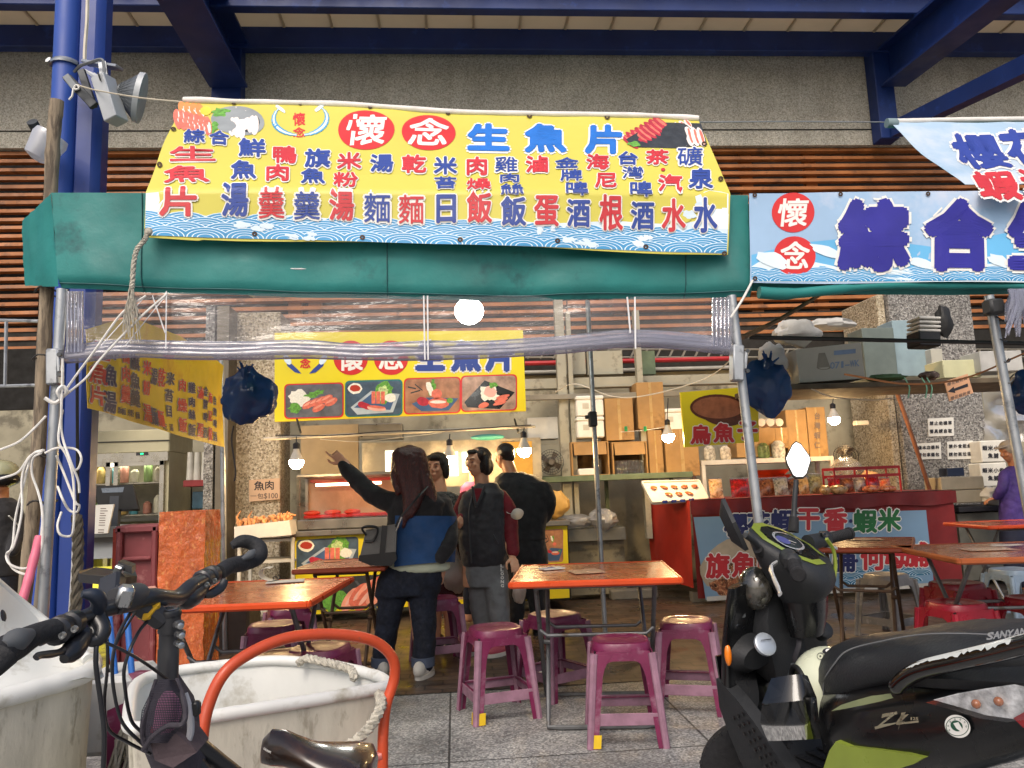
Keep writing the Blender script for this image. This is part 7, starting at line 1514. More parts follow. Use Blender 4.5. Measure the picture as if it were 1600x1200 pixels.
# rear lamp cluster
lens=film('lamp_lens',(.92,.92,.92),.08,.05); refl=mat('lamp_reflector','C8CACC',.25,.0,var=.4,scale=30,bump=.6,bscale=40); amb=mat('amber_bulb','A4623A',.2,coat=.8)
LO=dens([(1462,1092),(1500,1082),(1545,1074),(1600,1066),(1660,1058),(1672,1090),(1620,1118),(1590,1122),(1545,1116),(1505,1104)])
lc=spoly(LO,refl,.004).build('rear_lamp',SCO,recalc=False)
for x,y in((1533,1097),(1568,1093)): mb=MB(); c=SBd(x,y,.012); mb.ell(c,(.010,.010,.010),amb,nu=12,nv=8); mb.build('amber_bulb',lc)
mb=MB(); mb2=spoly(LO,lens,.028); mb2.build('lens',lc,recalc=False)
spoly(dens([(1588,1120),(1610,1108),(1650,1100),(1650,1130),(1604,1135)]),mat('red_lens','8A1218',.2,coat=.8),.006).build('brake_lens',SCO,recalc=False)
# lower lime panel
mb=MB(); O=[QL(x,y,.19) for x,y in((1308,1158),(1330,1166),(1370,1170),(1420,1177),(1445,1184),(1430,1193),(1400,1202),(1360,1225),(1300,1240),(1285,1210),(1298,1172))]
L_=[Q(s,.195,z) for s,z in O]; mb.prism(L_,-sy*(-.03) if 0 else (Q(0,-.19,0)-Q(0,.19,0)),lime); mb.build('lower_panel',SCO)
# grab rail with peeling tape
mb=MB(); gr=[QL(x,y,.185) for x,y in((1400,1082),(1404,1070),(1420,1056),(1445,1045),(1500,1032),(1560,1018),(1610,1005),(1680,990))]
gpt=spline([Q(s,.185,z) for s,z in gr],6); mb.tube(gpt,[.010,.014,.017,.019,.020,.021,.021]+[.021]*(len(gpt)-7),gloss,n=12); rl=mb.build('grab_rail',SCO)
mb=MB(); 
wt_=mat('peeled_white','C4C8C4',.5,var=.03,bump=.2,bscale=60); vs=[];N=70
for i in range(N+1):
    f=.22+.76*i/N; k=f*(len(gpt)-1); a=gpt[int(k)].lerp(gpt[min(int(k)+1,len(gpt)-1)],k-int(k)); j=.45+.5*abs(noise.noise(V((i*.35,0,0))))+.25*noise.noise(V((i*1.1,3,0))); top=1.35; bt_=top-1.5*min(1,(i/N*5))*j
    if f>.8: bt_=top-.5*j
    for q in range(5): t=bt_+(top-bt_)*q/4; vs.append(a+(sy*math.cos(t)+V((0,0,1))*math.sin(t))*.0222)
mb.add(vs,[(i*5+q,i*5+q+1,(i+1)*5+q+1,(i+1)*5+q) for i in range(N) for q in range(4)],wt_,True); mb.build('peeled_layer',rl,recalc=False)
mb=MB(); mb.loft([sec(.60,.13,.735,.66,16),sec(.8,.175,.80,.70,16),sec(1.05,.16,.835,.74,16)],plasm); mb.build('rail_cover',SCO)
# floorboard, underbody, rear wheel
mb=MB(); mb.loft([sec(-.02,.16,.40,.27,20,0,4),sec(.1,.19,.33,.24,20,0,4),sec(.25,.19,.33,.24,20,0,4),sec(.40,.17,.40,.25,20,0,4)],plasm); fb_=mb.build('floorboard',SCO)
mb=MB()
for i in range(7):
    for j in range(16): mb.box(Q(.0+.012*j*1.5,-.14+.045*i,.333+.0),(.018,.03,.006),rub,(0,0,math.atan2(fd.y,fd.x)),.002)
mb.build('floor_mat',fb_)
def wheel(par,c,ax,r,wd_,rimm,name):
    ax=V(ax).normalized(); mb=MB(); R_=r
    mb.lathe([(R_*.66,-wd_*.42),(R_*.80,-wd_*.5),(R_*.94,-wd_*.42),(R_,-wd_*.15),(R_,wd_*.15),(R_*.94,wd_*.42),(R_*.80,wd_*.5),(R_*.66,wd_*.42)],rub,c,ax,40)
    X=ax.orthogonal().normalized(); Y_=ax.cross(X)
    for k in range(36):
        t=k*2*math.pi/36; d=X*math.cos(t)+Y_*math.sin(t)
        for sg in(-1,1): mb.bar(c+d*R_*.97+ax*sg*wd_*.04,c+d*R_*.945+ax*sg*wd_*.44+d.cross(ax)*.014,.010,.010,rub,d)
    wh=mb.build('tyre',par); mb=MB(); mb.lathe([(R_*.55,-wd_*.3),(R_*.66,-wd_*.4),(R_*.69,-wd_*.42),(R_*.69,wd_*.42),(R_*.66,wd_*.4),(R_*.55,wd_*.3),(R_*.55,-wd_*.3)],rimm,c,ax,36)
    for k in range(5):
        t=k*2*math.pi/5+.4; d=X*math.cos(t)+Y_*math.sin(t); mb.bar(c+d*.02,c+d*R_*.58,.025,wd_*.35,MC['fin_grey'],ax,.004)
    mb.lathe([(.0,-wd_*.5),(.035,-wd_*.5),(.035,wd_*.5),(0,wd_*.5)],MC['fin_grey'],c,ax,16); mb.build('rim',wh)
wheel(SCO,Q(.98,0,.21),sy,.21,.11,lime,'wheel')
mb=MB(); mb.loft([sec(.5,.10,.40,.22,16),sec(.8,.11,.42,.2,16),sec(1.0,.10,.34,.14,16)],MC['fin_grey']); mb.build('engine',SCO)
# legshield
def wrap(rows,m,name,par=SCO,n=16,caps=True,rnd=3.):
    mb=MB(); R=[]
    for s0,hw,th,z in rows:   # s of the centre, half width, thickness, height
        q=[]
        for k in range(n*2):
            t=2*math.pi*k/(n*2); a,b=math.cos(t),math.sin(t); l=hw*math.copysign(abs(a)**(2/rnd),a); q.append(Q(s0+th*math.copysign(abs(b)**(2/rnd),b)-.06*(l/.22)**2*(-1),l,z))
        R.append(q)
    mb.loft(R,m); return mb.build(name,par,ang=55)
wrap([(.05,.19,.06,.28),(-.02,.21,.055,.34),(-.055,.215,.045,.45),(-.05,.215,.04,.58),(-.02,.21,.035,.70),(.01,.205,.03,.78),(.035,.20,.03,.85),(.045,.19,.026,.885)],plas,'leg_shield')
# inner console pieces
mb=MB(); mb.loft([sec(-.02+0,.09,.90,.55,16,0,3),sec(.05,.085,.88,.52,16,0,3),sec(.085,.07,.84,.5,16,0,3)],plasm); mb.build('console',SCO)
mb=MB(); mb.loft([[Q(.02+.05*math.sin(a)*.3+i*.02,.115+.098*math.cos(a)*(1-.13*i),.655+.066*math.sin(a)*(1-.13*i)) for a in [2*math.pi*k/18 for k in range(18)]] for i in range(4)],plasm); po=mb.build('pocket',SCO)
_s,_z=QL(1195,1007,.115); c=Q(_s,.115,_z); mb=MB(); ax_=(Q(1,.0,.5)-Q(0,0,0)).normalized(); mb.lathe([(.036,-.004),(.036,.006),(.030,.009),(0,.009)],mat('cap_silver','A8B0B8',.35,.5),c,ax_,28); mb.build('fuel_cap',po)
mb=MB(); mb.bar(c+ax_*.0095+V((0,0,.012))-rt*.02,c+ax_*.0095+V((0,0,.012))+rt*.02,.002,.001,ink,ax_); mb.build('cap_mark',po)
mb=MB(); c=PL(1153,1014,Q(.06,.2,.68),fd); mb.ell(Q(.045,.205,.675),(.012,.012,.034),mat('orange_reflector','E07818',.2,coat=.6),nu=10,nv=8); mb.build('reflector',SCO)
mb=MB(); _s,_z=QL(1270,960,-.09); c=Q(_s,-.09,_z); mb.lathe([(.034,-.02),(.034,.0),(.030,.008),(0,.008)],cm,c,ax_,26); ig=mb.build('ignition',SCO); mb=MB(); mb.ell(c+ax_*.010,(.008,.004,.008),ink,nu=8,nv=6); mb.ell(c+ax_*.009+rt*.016,(.006,.004,.006),ink,nu=8,nv=6); mb.ell(c+ax_*.009-rt*.018,(.005,.004,.005),ink,nu=8,nv=6); mb.build('keyhole',ig)
mb=MB(); mb.lathe([(.03,-.02),(.028,.01),(.02,.016),(0,.016)],plasm,Q(*(lambda q:(q[0],-.12,q[1]))(QL(1287,985,-.12))),ax_,20); mb.build('knob',SCO)
mb=MB(); mb.box(Q(.055,.135,.80),(.03,.012,.045),mat('plate_grey','5A5E60',.4,.4),(0,0,math.atan2(rt.y,rt.x)),.003); mb.build('plate',SCO)
for l,z in((.165,.765),(.03,.69),(-.15,.77)): mb=MB(); mb.lathe([(.008,0),(.008,.005),(0,.006)],MC['bolt'],Q(.055,l,z),ax_,10); mb.build('screw',SCO)
mb=MB(); mb.tube(spline([Q(.11,-.02,.72),Q(.14,.0,.68),Q(.13,.02,.63),Q(.15,.0,.60)],5),.009,ink,n=6,flat=.4); mb.build('strap',SCO)
# fork cover and fender
fo=[(1119,1060),(1128,1068),(1150,1092),(1178,1128),(1200,1160),(1222,1192),(1250,1230),(1290,1270),(1240,1280),(1200,1262),(1168,1215),(1140,1150),(1124,1105)]
mb=MB(); fp_=[Q(*(lambda q:(q[0],.215,q[1]))(QL(x,y,.215))) for x,y in fo]; mb.prism(fp_,Q(0,.17,0)-Q(0,.215,0),plasm); sf_=mb.build('side_fairing',SCO)
mb=MB()
for i in range(11):
    for j in range(3):
        x=1148+i*8.5+j*7-i*.2; y=1122+i*12.5-j*3; s1,z1=QL(x,y,.218); c_=Q(s1,.219,z1); mb.lathe([(.006,0),(.0075,.002),(.004,.003),(0,.003)],plas,c_,sy,6)
mb.build('grille',sf_)
# concave inner skin of the shield curving down to the floor
mb=MB(); mb.grid(lambda u,v:Q(-.03+.16*max(0,v-.45)**1.5+.02*math.cos((u-.5)*3.),.205-.41*u,.66-.34*v),16,14,gloss,thick=.01); mb.build('inner_shield',SCO)
ST=rad(33); cS=math.cos(ST); sS=math.sin(ST); H0=(.15,-.055)
WB=-.26
def HQ(b,l,z): return Q(H0[0]+b*cS+l*sS,H0[1]-b*sS+l*cS,z)
wax=HQ(0,1,.2)-HQ(0,0,.2)
wheel(SCO,HQ(WB,.0,.205),wax,.205,.10,lime,'wheel')

for sg in(-1,1): mb=MB(); mb.tube([HQ(-.05,.07*sg,.62),HQ(WB+.03,.075*sg,.22)],.018,MC['fin_grey'],n=8); mb.build('fork_leg',SCO)
# headset
def HR(rows,m,name,par=SCO,n=24,rnd=2.8,up=0.):
    mb=MB(); R=[]
    for b0,hb,hl,z in rows:
        q=[]
        for k in range(n):
            t=2*math.pi*k/n; a,b=math.cos(t),math.sin(t); bb=hb*math.copysign(abs(b)**(2/rnd),b); q.append(HQ(b0+bb,hl*math.copysign(abs(a)**(2/rnd),a),z-up*bb))
        R.append(q)
    mb.loft(R,m); return mb.build(name,par,ang=60)
mb=MB(); R=[]
for b0,hb,hl,z,up in [(-.01,.055,.06,.79,0),(-.01,.07,.08,.82,.1),(-.012,.09,.105,.855,.3),(-.018,.108,.125,.90,.5),(-.025,.115,.135,.94,.68),(-.025,.108,.126,.962,.68),(-.025,.10,.116,.968,.68)]:
    q=[]
    for k in range(28):
        t=2*math.pi*k/28; a,b=math.cos(t),math.sin(t); bb=hb*math.copysign(abs(b)**(2/2.8),b); q.append(HQ(b0+bb,hl*math.copysign(abs(a)**(2/2.8),a),z-up*(b0+bb)))
    R.append(q)
mb.loft(R,plasm); mb.build('headset',SCO,ang=60)
HR([(-.02,.05,.055,.70),(-.01,.06,.065,.76),(-.005,.07,.08,.84)],plas,'steering_neck')
def TOP(b,l,o=0.): return HQ(b+o*.6,l,.968-.68*b+.003+o*.8)
mb=MB()
outl=[(-.12,.055),(-.075,.10),(.01,.105),(.065,.06),(.078,0),(.065,-.06),(.01,-.105),(-.075,-.10),(-.12,-.055),(-.13,0)]
ins=[(b*.80-.004,l*.80) for b,l in outl]; N=len(outl)
mb.add([TOP(b,l,.0) for b,l in outl]+[TOP(b,l,.003) for b,l in ins],[(i,(i+1)%N,N+(i+1)%N,N+i) for i in range(N) if i not in(4,)],lime); mb.build('lime_trim',SCO,recalc=False)
mb=MB(); mb.add([TOP(b*.8-.004,l*.8,.002) for b,l in outl],[tuple(range(N))],plas)
def el(n_,ra,rb,cb=-.03,cl=0,o=.006): return [TOP(cb+rb*math.sin(2*math.pi*k/n_),cl+ra*math.cos(2*math.pi*k/n_),o) for k in range(n_)]
a_=el(28,.066,.044); b_2=el(28,.059,.037,o=.007); mb.add(a_+b_2,[(i,(i+1)%28,28+(i+1)%28,28+i) for i in range(28)],mat('dial_ring','C8CCD0',.25,.6)); mb.add(el(28,.060,.038,o=.004),[tuple(range(28))],mat('dial_face','2E343C',.15,coat=.9)); mb.add(el(16,.030,.02,-.04,.018,.0055),[tuple(range(16))],mat('dial_violet','4A4E86',.3)); dl=mb.build('dashboard',SCO,recalc=False)
mb=MB(); mb.bar(TOP(-.03,0,.0075),TOP(-.012,-.015,.0075),.0015,.001,white,(0,0,1)); mb.build('needle',dl)
# green edging on the left of the headset rear
mb=MB(); mb.tube(spline([HQ(.085,-.03,.99),HQ(.093,-.055,.95),HQ(.09,-.06,.90),HQ(.08,-.055,.86)],5),[.006]*16,lime,n=6); mb.build('rear_trim',SCO)
# grips, levers
for sg in(1,-1):
    g0=HQ(.0,sg*.12,.965+0*sg); g1=HQ(.035,sg*.20,.962); g2=HQ(.085,sg*.335,.955)
    mb=MB(); mb.tube([g0,g1],[.028,.024],plasm,n=14); mb.box(g1+V((0,0,.0)),(.05,.05,.055),plasm,(0,0,math.atan2(rt.y,rt.x)),.015); mb.build('switchgear',SCO)
    mb=MB(); c=spline([g1,g1.lerp(g2,.5),g2],5); mb.tube(c,.0175,rub,n=16)
    for k in range(12): p=g1.lerp(g2,.15+.065*k); d=(g2-g1).normalized(); mb.lathe([(.0178,-.002),(.0192,0),(.0178,.002)],rub,p,d,14)
    d=(g2-g1).normalized(); mb.lathe([(.021,-.006),(.022,.004),(.018,.008),(0,.008)],rub,g2,d,16); mb.build('grip',SCO)
    mb=MB(); mb.tube(spline([HQ(-.03,sg*.15,.955),HQ(-.035,sg*.19,.95),HQ(-.01,sg*.26,.935),HQ(.02,sg*.325,.915),HQ(.03,sg*.35,.905)],5),[.010]*8+[.008]*8+[.007]*4+[.009],chrome,n=8,flat=.55); mb.build('brake_lever',SCO)
    for k in range(2): mb=MB(); mb.box(HQ(.045,sg*(.155+.022*k),.985-.018*k),(.016,.016,.012),gloss,(0,0,math.atan2(rt.y,rt.x)),.003); mb.build('switch',SCO)
# mirrors
def mirror(base,stem,outline_c,face,w_,h_,pts,glassm,ox=None):
    mb=MB(); mb.tube(spline([base,base.lerp(stem,.4)+V((0,0,.01)),stem],6),[.014]*3+[.009]*10,plasm,n=10); mb.lathe([(.018,-.02),(.016,.03)],rub,base,(stem-base),12); mr=mb.build('mirror',SCO)
    f=V(face).normalized(); x=f.cross(V((0,0,1))).normalized(); z=x.cross(f); q=[outline_c+x*(a*w_)+z*(b*h_) for a,b in pts]
    mb=MB(); n_=len(q); back=[outline_c+(p-outline_c)*.55-f*.035 for p in q]; rimp=[outline_c+(p-outline_c)*1.06+f*.002 for p in q]; rim2=[outline_c+(p-outline_c)*1.07-f*.010 for p in q]
    mb.loft([q,rimp,rim2,back],plasm,caps=True); mb.build('shell',mr)
    mb=MB(); mb.add([p+f*.0035 for p in [outline_c+(p-outline_c)*.98 for p in q]],[tuple(range(n_))],glassm); mb.build('glass',mr,recalc=False); return mr
gm=mat('mirror_glass','E8ECEE',.02,1.,var=0.)
diamond=[(-.0,.5),(.16,.42),(.5,.05),(.46,-.12),(.28,-.44),(.16,-.5),(-.12,-.5),(-.26,-.42),(-.5,-.05),(-.47,.08),(-.18,.43)]
pR=P(1247,718,2.68); mirror(P(1240,822,2.62),P(1244,750,2.67),pR,(CC-pR).normalized()+V((.05,-.35,.30)),.080,.125,diamond,gm)
pL_=P(1150,818,2.34); mirror(P(1190,864,2.44),P(1164,836,2.37),pL_,V((.88,-.30,.35)),.105,.155,[(b*-1*0+a,b) for a,b in diamond],gm)
# headlight glass seen past the headset
mb=MB(); c=HQ(-.14,.06,.86); mb.ell(c,(.055,.06,.07),mat('headlight_glass','3A3833',.12,0.,var=.6,scale=30,coat=1.),nu=20,nv=14); mb.build('headlight',SCO)
# helmet with smoked visor
HM=thing('helmet','cream open-face helmet with smoked visor hooked in front of the scooter seat','helmet',tuple(P(1290,1120,2.3))); hc=P(1297,1080,2.31)
mb=MB(); fv=(-hR*.97-hF*.02+V((0,0,-.10))).normalized(); xv=fv.cross(V((0,0,1))).normalized(); zv=xv.cross(fv); R_=Matrix((xv,fv,zv)).transposed()
vs=[];fs=[];nu=36;nv=18
for j in range(nv+1):
    a=math.pi*j/nv
    for k in range(nu): t=2*math.pi*k/nu; vs.append(hc+R_@V((.105*math.sin(a)*math.cos(t),.115*math.cos(a)*1.0,.130*math.sin(a)*math.sin(t))))
for j in range(4,nv):
    for k in range(nu): fs.append((j*nu+k,j*nu+(k+1)%nu,(j+1)*nu+(k+1)%nu,(j+1)*nu+k))
mb.add(vs,fs,cm,True); mb.build('shell',HM,recalc=False)
mb=MB(); mb.tube([vs[4*nu+k] for k in range(nu)],.008,blk,n=8,closed=True); mb.build('edge_trim',HM)
mb=MB(); mb.ell(hc-fv*.0,(.094,.088,.118),mat('helmet_lining','1A1A1C',.95),R_,18,12); mb.build('lining',HM)
mb=MB(); A_=[P(x,y,d) for x,y,d in((1205,1060,2.20),(1190,1100,2.17),(1188,1130,2.17),(1200,1158,2.2))]; B_=[P(x,y,d) for x,y,d in((1252,1050,2.14),(1262,1095,2.08),(1262,1130,2.08),(1262,1156,2.12))]; C_=[P(x,y,d) for x,y,d in((1262,1056,2.18),(1276,1090,2.15),(1280,1125,2.15),(1284,1154,2.17))]
def vg(u,v):
    def col(L,v): k=v*3; i=min(int(k),2); f=k-i; return L[i].lerp(L[i+1],f)
    a,b,c=col(A_,v),col(B_,v),col(C_,v); return a*(1-u)**2+b*2*u*(1-u)*1.0+c*u*u
mb.grid(vg,16,12,film('smoked_visor',(.16,.17,.19),.05,.05,fres=1.3),thick=.0); mb.build('visor',HM,recalc=False)
mb=MB(); Sh=planeS(P(1283,1025,2.15),CC-P(1283,1025,2.15)); 
def SHm(px,py,o=0.):
    r=ray(px,py); oc=CC-hc; Mi=R_.transposed(); ro=Mi@oc; rd=Mi@r; D_=V((1/.105,1/.115,1/.130)); ro=V((ro.x*D_.x,ro.y*D_.y,ro.z*D_.z)); rd=V((rd.x*D_.x,rd.y*D_.y,rd.z*D_.z)); a=rd.dot(rd); b=2*ro.dot(rd); c=ro.dot(ro)-1; dd=max(0,b*b-4*a*c); t=(-b-math.sqrt(dd))/(2*a); p=CC+r*t; return p+(p-hc).normalized()*(o+.001)
ring(mb,SHm,1282,1026,4.6,5.4,ink,.001); disc(mb,SHm,1292,1018,7,4.5,ink,.001,14,-.2); disc(mb,SHm,1294,1018,4,3,white,.002,12); disc(mb,SHm,1282,1026,1.6,1.3,ink,.001,8); mb.build('print',HM,recalc=False)
# ================= BICYCLE, TUBS, TROLLEY =================
bk_=mat('bike_black','1D1E22',.4,var=.2,scale=10,coat=.2); bg_=mat('bike_rubber','1C1D20',.8,var=.15,scale=30,bump=.3,bscale=200); stem_=mat('bike_stem','3A3B3E',.45,.3); bolt=mat('bolt_steel','A8AAAA',.25,.9); gpad=mat('grip_pad','4C4F52',.7,var=.1)
BI=thing('bicycle','black bicycle with bar ends and a mesh frame bag in the left foreground','bicycle',(0,0,0)); g=P(275,1100,1.15); BI.location=(g.x,g.y,0); WM[BI.name]=Matrix.Translation(BI.location)
def bt_(pts,r,m,name,n=14,k=6,par=BI,flat=1.):
    mb=MB(); q=spline([P(*p) for p in pts],k) if len(pts)>2 else [P(*p) for p in pts]; 
    if isinstance(r,(list,tuple)): rs=[v.x for v in spline([V((a,0,0)) for a in r],k)] if len(pts)>2 else r
    else: rs=r
    mb.tube(q,[a*.77 for a in rs] if isinstance(rs,(list,tuple)) else rs*.77,m,n=n,flat=flat); return mb.build(name,par)
hb=bt_([(60,998,.93),(110,975,.97),(150,957,1.0),(190,945,1.04),(235,933,1.08),(275,935,1.15),(300,915,1.2),(325,903,1.26),(345,893,1.32)],[.0125,.0125,.013,.015,.016,.016,.015,.013,.0125],bk_,'handlebar')
lg=bt_([(-45,1040,.80),(0,1020,.83),(25,1008,.86),(55,992,.89),(95,980,.93)],[.017,.021,.021,.017,.017],bg_,'grip'); 
bt_([(4,1010,.825),(25,1001,.845),(48,990,.87)],[.008,.017,.008],gpad,'grip_pad',par=lg)
bt_([(10,1022,.82),(-20,1050,.80),(-60,1060,.78)],[.018,.014,.012],bg_,'bar_end')
rg=bt_([(342,895,1.30),(360,884,1.34),(380,880,1.38),(398,873,1.42)],[.017,.0175,.019,.020],bg_,'grip')
bt_([(390,878,1.40),(404,868,1.42),(404,856,1.43),(392,848,1.43),(376,846,1.42),(362,853,1.41)],[.018,.020,.019,.017,.015,.009],bg_,'bar_end')
bt_([(378,874,1.36),(392,866,1.38),(398,860,1.39)],[.004,.010,.004],gpad,'grip_pad',par=rg)
# clamps
def collar(x,y,d,x2,y2,d2,r,L,name='clamp',m=bk_):
    a=P(x,y,d); b=P(x2,y2,d2); ax=(b-a).normalized(); mb=MB(); mb.lathe([(r*.62,-L/2),(r*.8,-L/2+.003),(r*.8,L/2-.003),(r*.62,L/2)],m,a,ax,18); c=a+ax.cross(V((0,0,1))).normalized()*-r+V((0,0,-r*.3)); o=mb.build(name,BI); mb=MB(); mb.lathe([(.004,0),(.004,.004),(.002,.004),(.002,.002)],bolt,P(x+6,y+8,d-.03),-fw,12); mb.build('bolt',o); return o
collar(93,984,.93,110,975,.97,.021,.03); collar(112,974,.95,140,960,1.0,.019,.022); collar(318,905,1.25,340,895,1.3,.020,.022); collar(330,899,1.28,345,893,1.32,.020,.02)
# brake levers
def lever(pts,r,body,br,name='brake_lever'):
    o=bt_(body,br,bk_,name,n=12); bt_(pts,r,bk_,'lever_blade',par=o,flat=.6)
lever([(108,1012,.93),(96,1018,.91),(78,1022,.88),(62,1024,.86),(56,1028,.85)],[.010,.006,.007,.006,.005],[(130,985,.97),(126,1000,.96),(112,1018,.93),(100,1030,.91)],[.014,.016,.017,.007])
lever([(318,930,1.22),(330,928,1.24),(345,918,1.26),(352,906,1.27)],[.008,.010,.010,.007],[(320,915,1.24),(305,928,1.21),(290,936,1.18),(280,930,1.16)],[.012,.020,.021,.008])
bt_([(282,932,1.16),(268,938,1.13),(245,950,1.1)],.004,bk_,'cable',n=6)
# shifters
bt_([(150,958,1.0),(155,940,.99),(147,930,.98),(128,928,.97)],[.012,.013,.012,.006],mat('shifter_navy','1E2634',.4),'shifter',n=10)
bt_([(152,965,1.0),(160,985,.99),(150,1000,.98),(130,1000,.97)],[.016,.014,.012,.007],bk_,'shifter',n=10)
# phone mount
mb=MB(); 
mb.prism([P(*q) for q in((122,892,1.12),(150,886,1.20),(212,893,1.22),(214,900,1.2),(188,903,1.12),(124,897,1.12))],(0,0,-.012),bk_); mt=mb.build('phone_mount',BI)
mb=MB(); mb.bar(P(176,902,1.12),P(172,945,1.08),.032,.022,bk_,(0,-1,0),.004); mb.bar(P(183,920,1.10),P(186,945,1.08),.02,.02,bk_,(0,-1,0),.003); mb.build('bracket',mt)
mb=MB(); mb.prism([P(*q) for q in((184,888,1.13),(192,884,1.2),(212,891,1.2),(206,897,1.13))],(0,0,.010),bk_); mb.box(P(186,890,1.13),(.012,.012,.014),bolt,(.3,.4,0),.002); mb.build('clip',mt)
# stem
mb=MB(); mb.bar(P(198,930,1.07),P(262,975,1.1),.031,.029,stem_,(0,0,1),.010); sm_=mb.build('stem',BI)
mb=MB(); mb.bar(P(222,945,1.045),P(240,958,1.06),.043,.001,mat('yellow_label','D8A81E',.5),(0,.3,1)) if 0 else mb.bar(P(228,949,1.083),P(238,957,1.088),.0335,.0315,mat('yellow_label','D8A81E',.5),(0,0,1),.010); mb.build('warning_label',sm_)
mb=MB(); mb.lathe([(.017,-.024),(.0185,-.018),(.0185,.018),(.017,.024)],stem_,P(200,935,1.05),P(250,930,1.12)-P(150,955,1.0),18); mb.box(P(195,932,1.03),(.02,.02,.03),bolt,(.3,.2,.5),.004); mb.build('face_clamp',sm_)
mb=MB(); a=P(265,962,1.1); b=P(262,1062,1.1); mb.tube([a,a.lerp(b,.25),a.lerp(b,.26),a.lerp(b,.5),a.lerp(b,.52),b,P(285,1230,1.1)],[.0155,.0155,.0135,.0135,.0145,.0145,.0165],stem_,n=20); 
mb.build('steerer',BI)
mb=MB(); up=(a-b).normalized(); mb.lathe([(.015,-.002),(.0165,.004),(.0145,.009),(.009,.010),(0,.009)],bk_,a,up,24); cp_=mb.build('top_cap',BI); mb=MB(); mb.lathe([(.0085,.0100),(.0095,.0108),(.0105,.0104)],bolt,a,up,24); mb.build('cap_ring',cp_)
for x,y in((279,975),(281,990),(280,1005)): 
    mb=MB(); p=P(x,y,1.08); mb.box(p,(.012,.018,.010),stem_,None,.003); mb.lathe([(.0045,0),(.0045,.010),(.0025,.011)],bolt,p+V((.004,-.012,0)),(.6,-.8,0),12); mb.build('pinch_bolt',BI)
# head tube, frame
bt_([(285,1150,1.1),(300,1260,1.1),(320,1420,1.12)],[.024,.026,.024],bk_,'head_tube'); bt_([(292,1180,1.1),(420,1330,1.15),(560,1480,1.25)],[.018,.020,.018],bk_,'down_tube')
bt_([(290,1150,1.1),(400,1232,1.2),(480,1262,1.3)],[.017,.016,.016],bk_,'top_tube')
bt_([(482,1192,1.3),(486,1262,1.3),(500,1500,1.35)],[.013,.015,.016],bk_,'seat_post')
# forks and wheels (below the frame of the picture)
def bwheel(c,ax,r):
    ax=V(ax).normalized(); X=ax.orthogonal().normalized(); Y_=ax.cross(X); mb=MB(); mb.tube([c+(X*math.cos(t)+Y_*math.sin(t))*r for t in [2*math.pi*i/40 for i in range(40)]],.02,rub,n=10,closed=True); wv=mb.build('tyre',BI); mb=MB()
    for i in range(28): t=i*2*math.pi/28; mb.tube([c+ax*.02*(1 if i%2 else -1),c+(X*math.cos(t)+Y_*math.sin(t))*(r-.02)],.0012,bolt,n=4)
    mb.build('spokes',wv)
h0=P(290,1200,1.1); bdir=V((.95,-.05,0)).normalized(); bwheel(V((h0.x-.12,h0.y+.03,.26)),(0.05,1,0),.24); bwheel(V((h0.x+.80,h0.y+.0,.26)),(0.05,1,0),.24)
bt_([(320,1420,1.12),(330,1600,1.15)],[.016,.012],bk_,'fork')
# cables
for pts,r in(([(140,975,.99),(150,1000,.98),(150,1040,.97),(158,1100,.97),(163,1150,.97),(160,1230,.97)],.006),([(155,962,1.0),(166,990,1.0),(168,1040,1.0),(163,1100,1.0),(170,1140,1.0),(200,1160,1.02),(235,1178,1.05)],.0042),([(150,985,.99),(165,1003,.99),(190,1015,1.0),(225,1035,1.02),(262,1062,1.05)],.004),([(205,955,1.06),(186,990,1.04),(176,1030,1.02),(178,1080,1.02),(192,1130,1.03),(225,1165,1.05)],.0045),([(240,960,1.09),(215,990,1.06),(195,1040,1.03),(196,1080,1.03),(205,1125,1.05),(222,1145,1.06)],.0045),([(215,950,1.07),(200,975,1.06),(180,1010,1.05),(172,1050,1.05)],.0035)):
    bt_(pts,r*.68,bk_ if r>.0042 else mat('cable_black','0E0E10',.35,coat=.5),'brake_cable',n=8)
# frame bag with mesh pocket
FB=thing('frame_bag','black mesh and fabric bag strapped behind the bicycle stem, pink thing inside','bag',tuple(P(270,1200,1.05))); fab=mat('bag_fabric','3A363E',.85,var=.15,scale=12,bump=.4,bscale=120)
def pill(rows,m,name,par,n=24,thick=.0):
    mb=MB(); R=[]
    for cx,cy,hw,d,dp in rows:
        cx=264+(cx-264)*.86; hw*=.76; c=P(cx,cy,d); w_=(P(cx+hw,cy,d)-c).length; R.append([c+RR*(w_*math.copysign(abs(math.cos(t))**.8,math.cos(t)))-fw*(dp*math.copysign(abs(math.sin(t))**.8,math.sin(t))) for t in [2*math.pi*k/n for k in range(n)]])
    mb.loft(R,m); return mb.build(name,par,ang=60)
pill([(265,1060,14,1.1,.02),(262,1075,26,1.1,.03),(265,1100,42,1.1,.04),(268,1130,48,1.1,.045),(272,1160,46,1.1,.045),(285,1190,44,1.1,.045),(292,1220,36,1.1,.04)],fab,'pouch',FB)
def meshf(u,v):
    rows=[(262,1062,14),(258,1082,28),(252,1110,38),(248,1135,38),(238,1160,26)]; k=v*4; i=min(int(k),3); f=k-i; a,b=rows[i],rows[i+1]; cx,cy,hw=[a[j]+(b[j]-a[j])*f for j in range(3)]; hw*=.82; cx=262+(cx-262)*.85; x=cx+hw*(u*2-1); return P(x,cy,1.026-.018*math.cos((u-.5)*2.8))
mb=MB(); mm_=mat('mesh_net','2A2834',.7)
for i in range(23): mb.tube([meshf(i/22,j/20) for j in range(21)],.0006,mm_,n=4)
for j in range(29): mb.tube([meshf(i/12,j/28) for i in range(13)],.0006,mm_,n=4)
mb.build('mesh_pocket',FB)
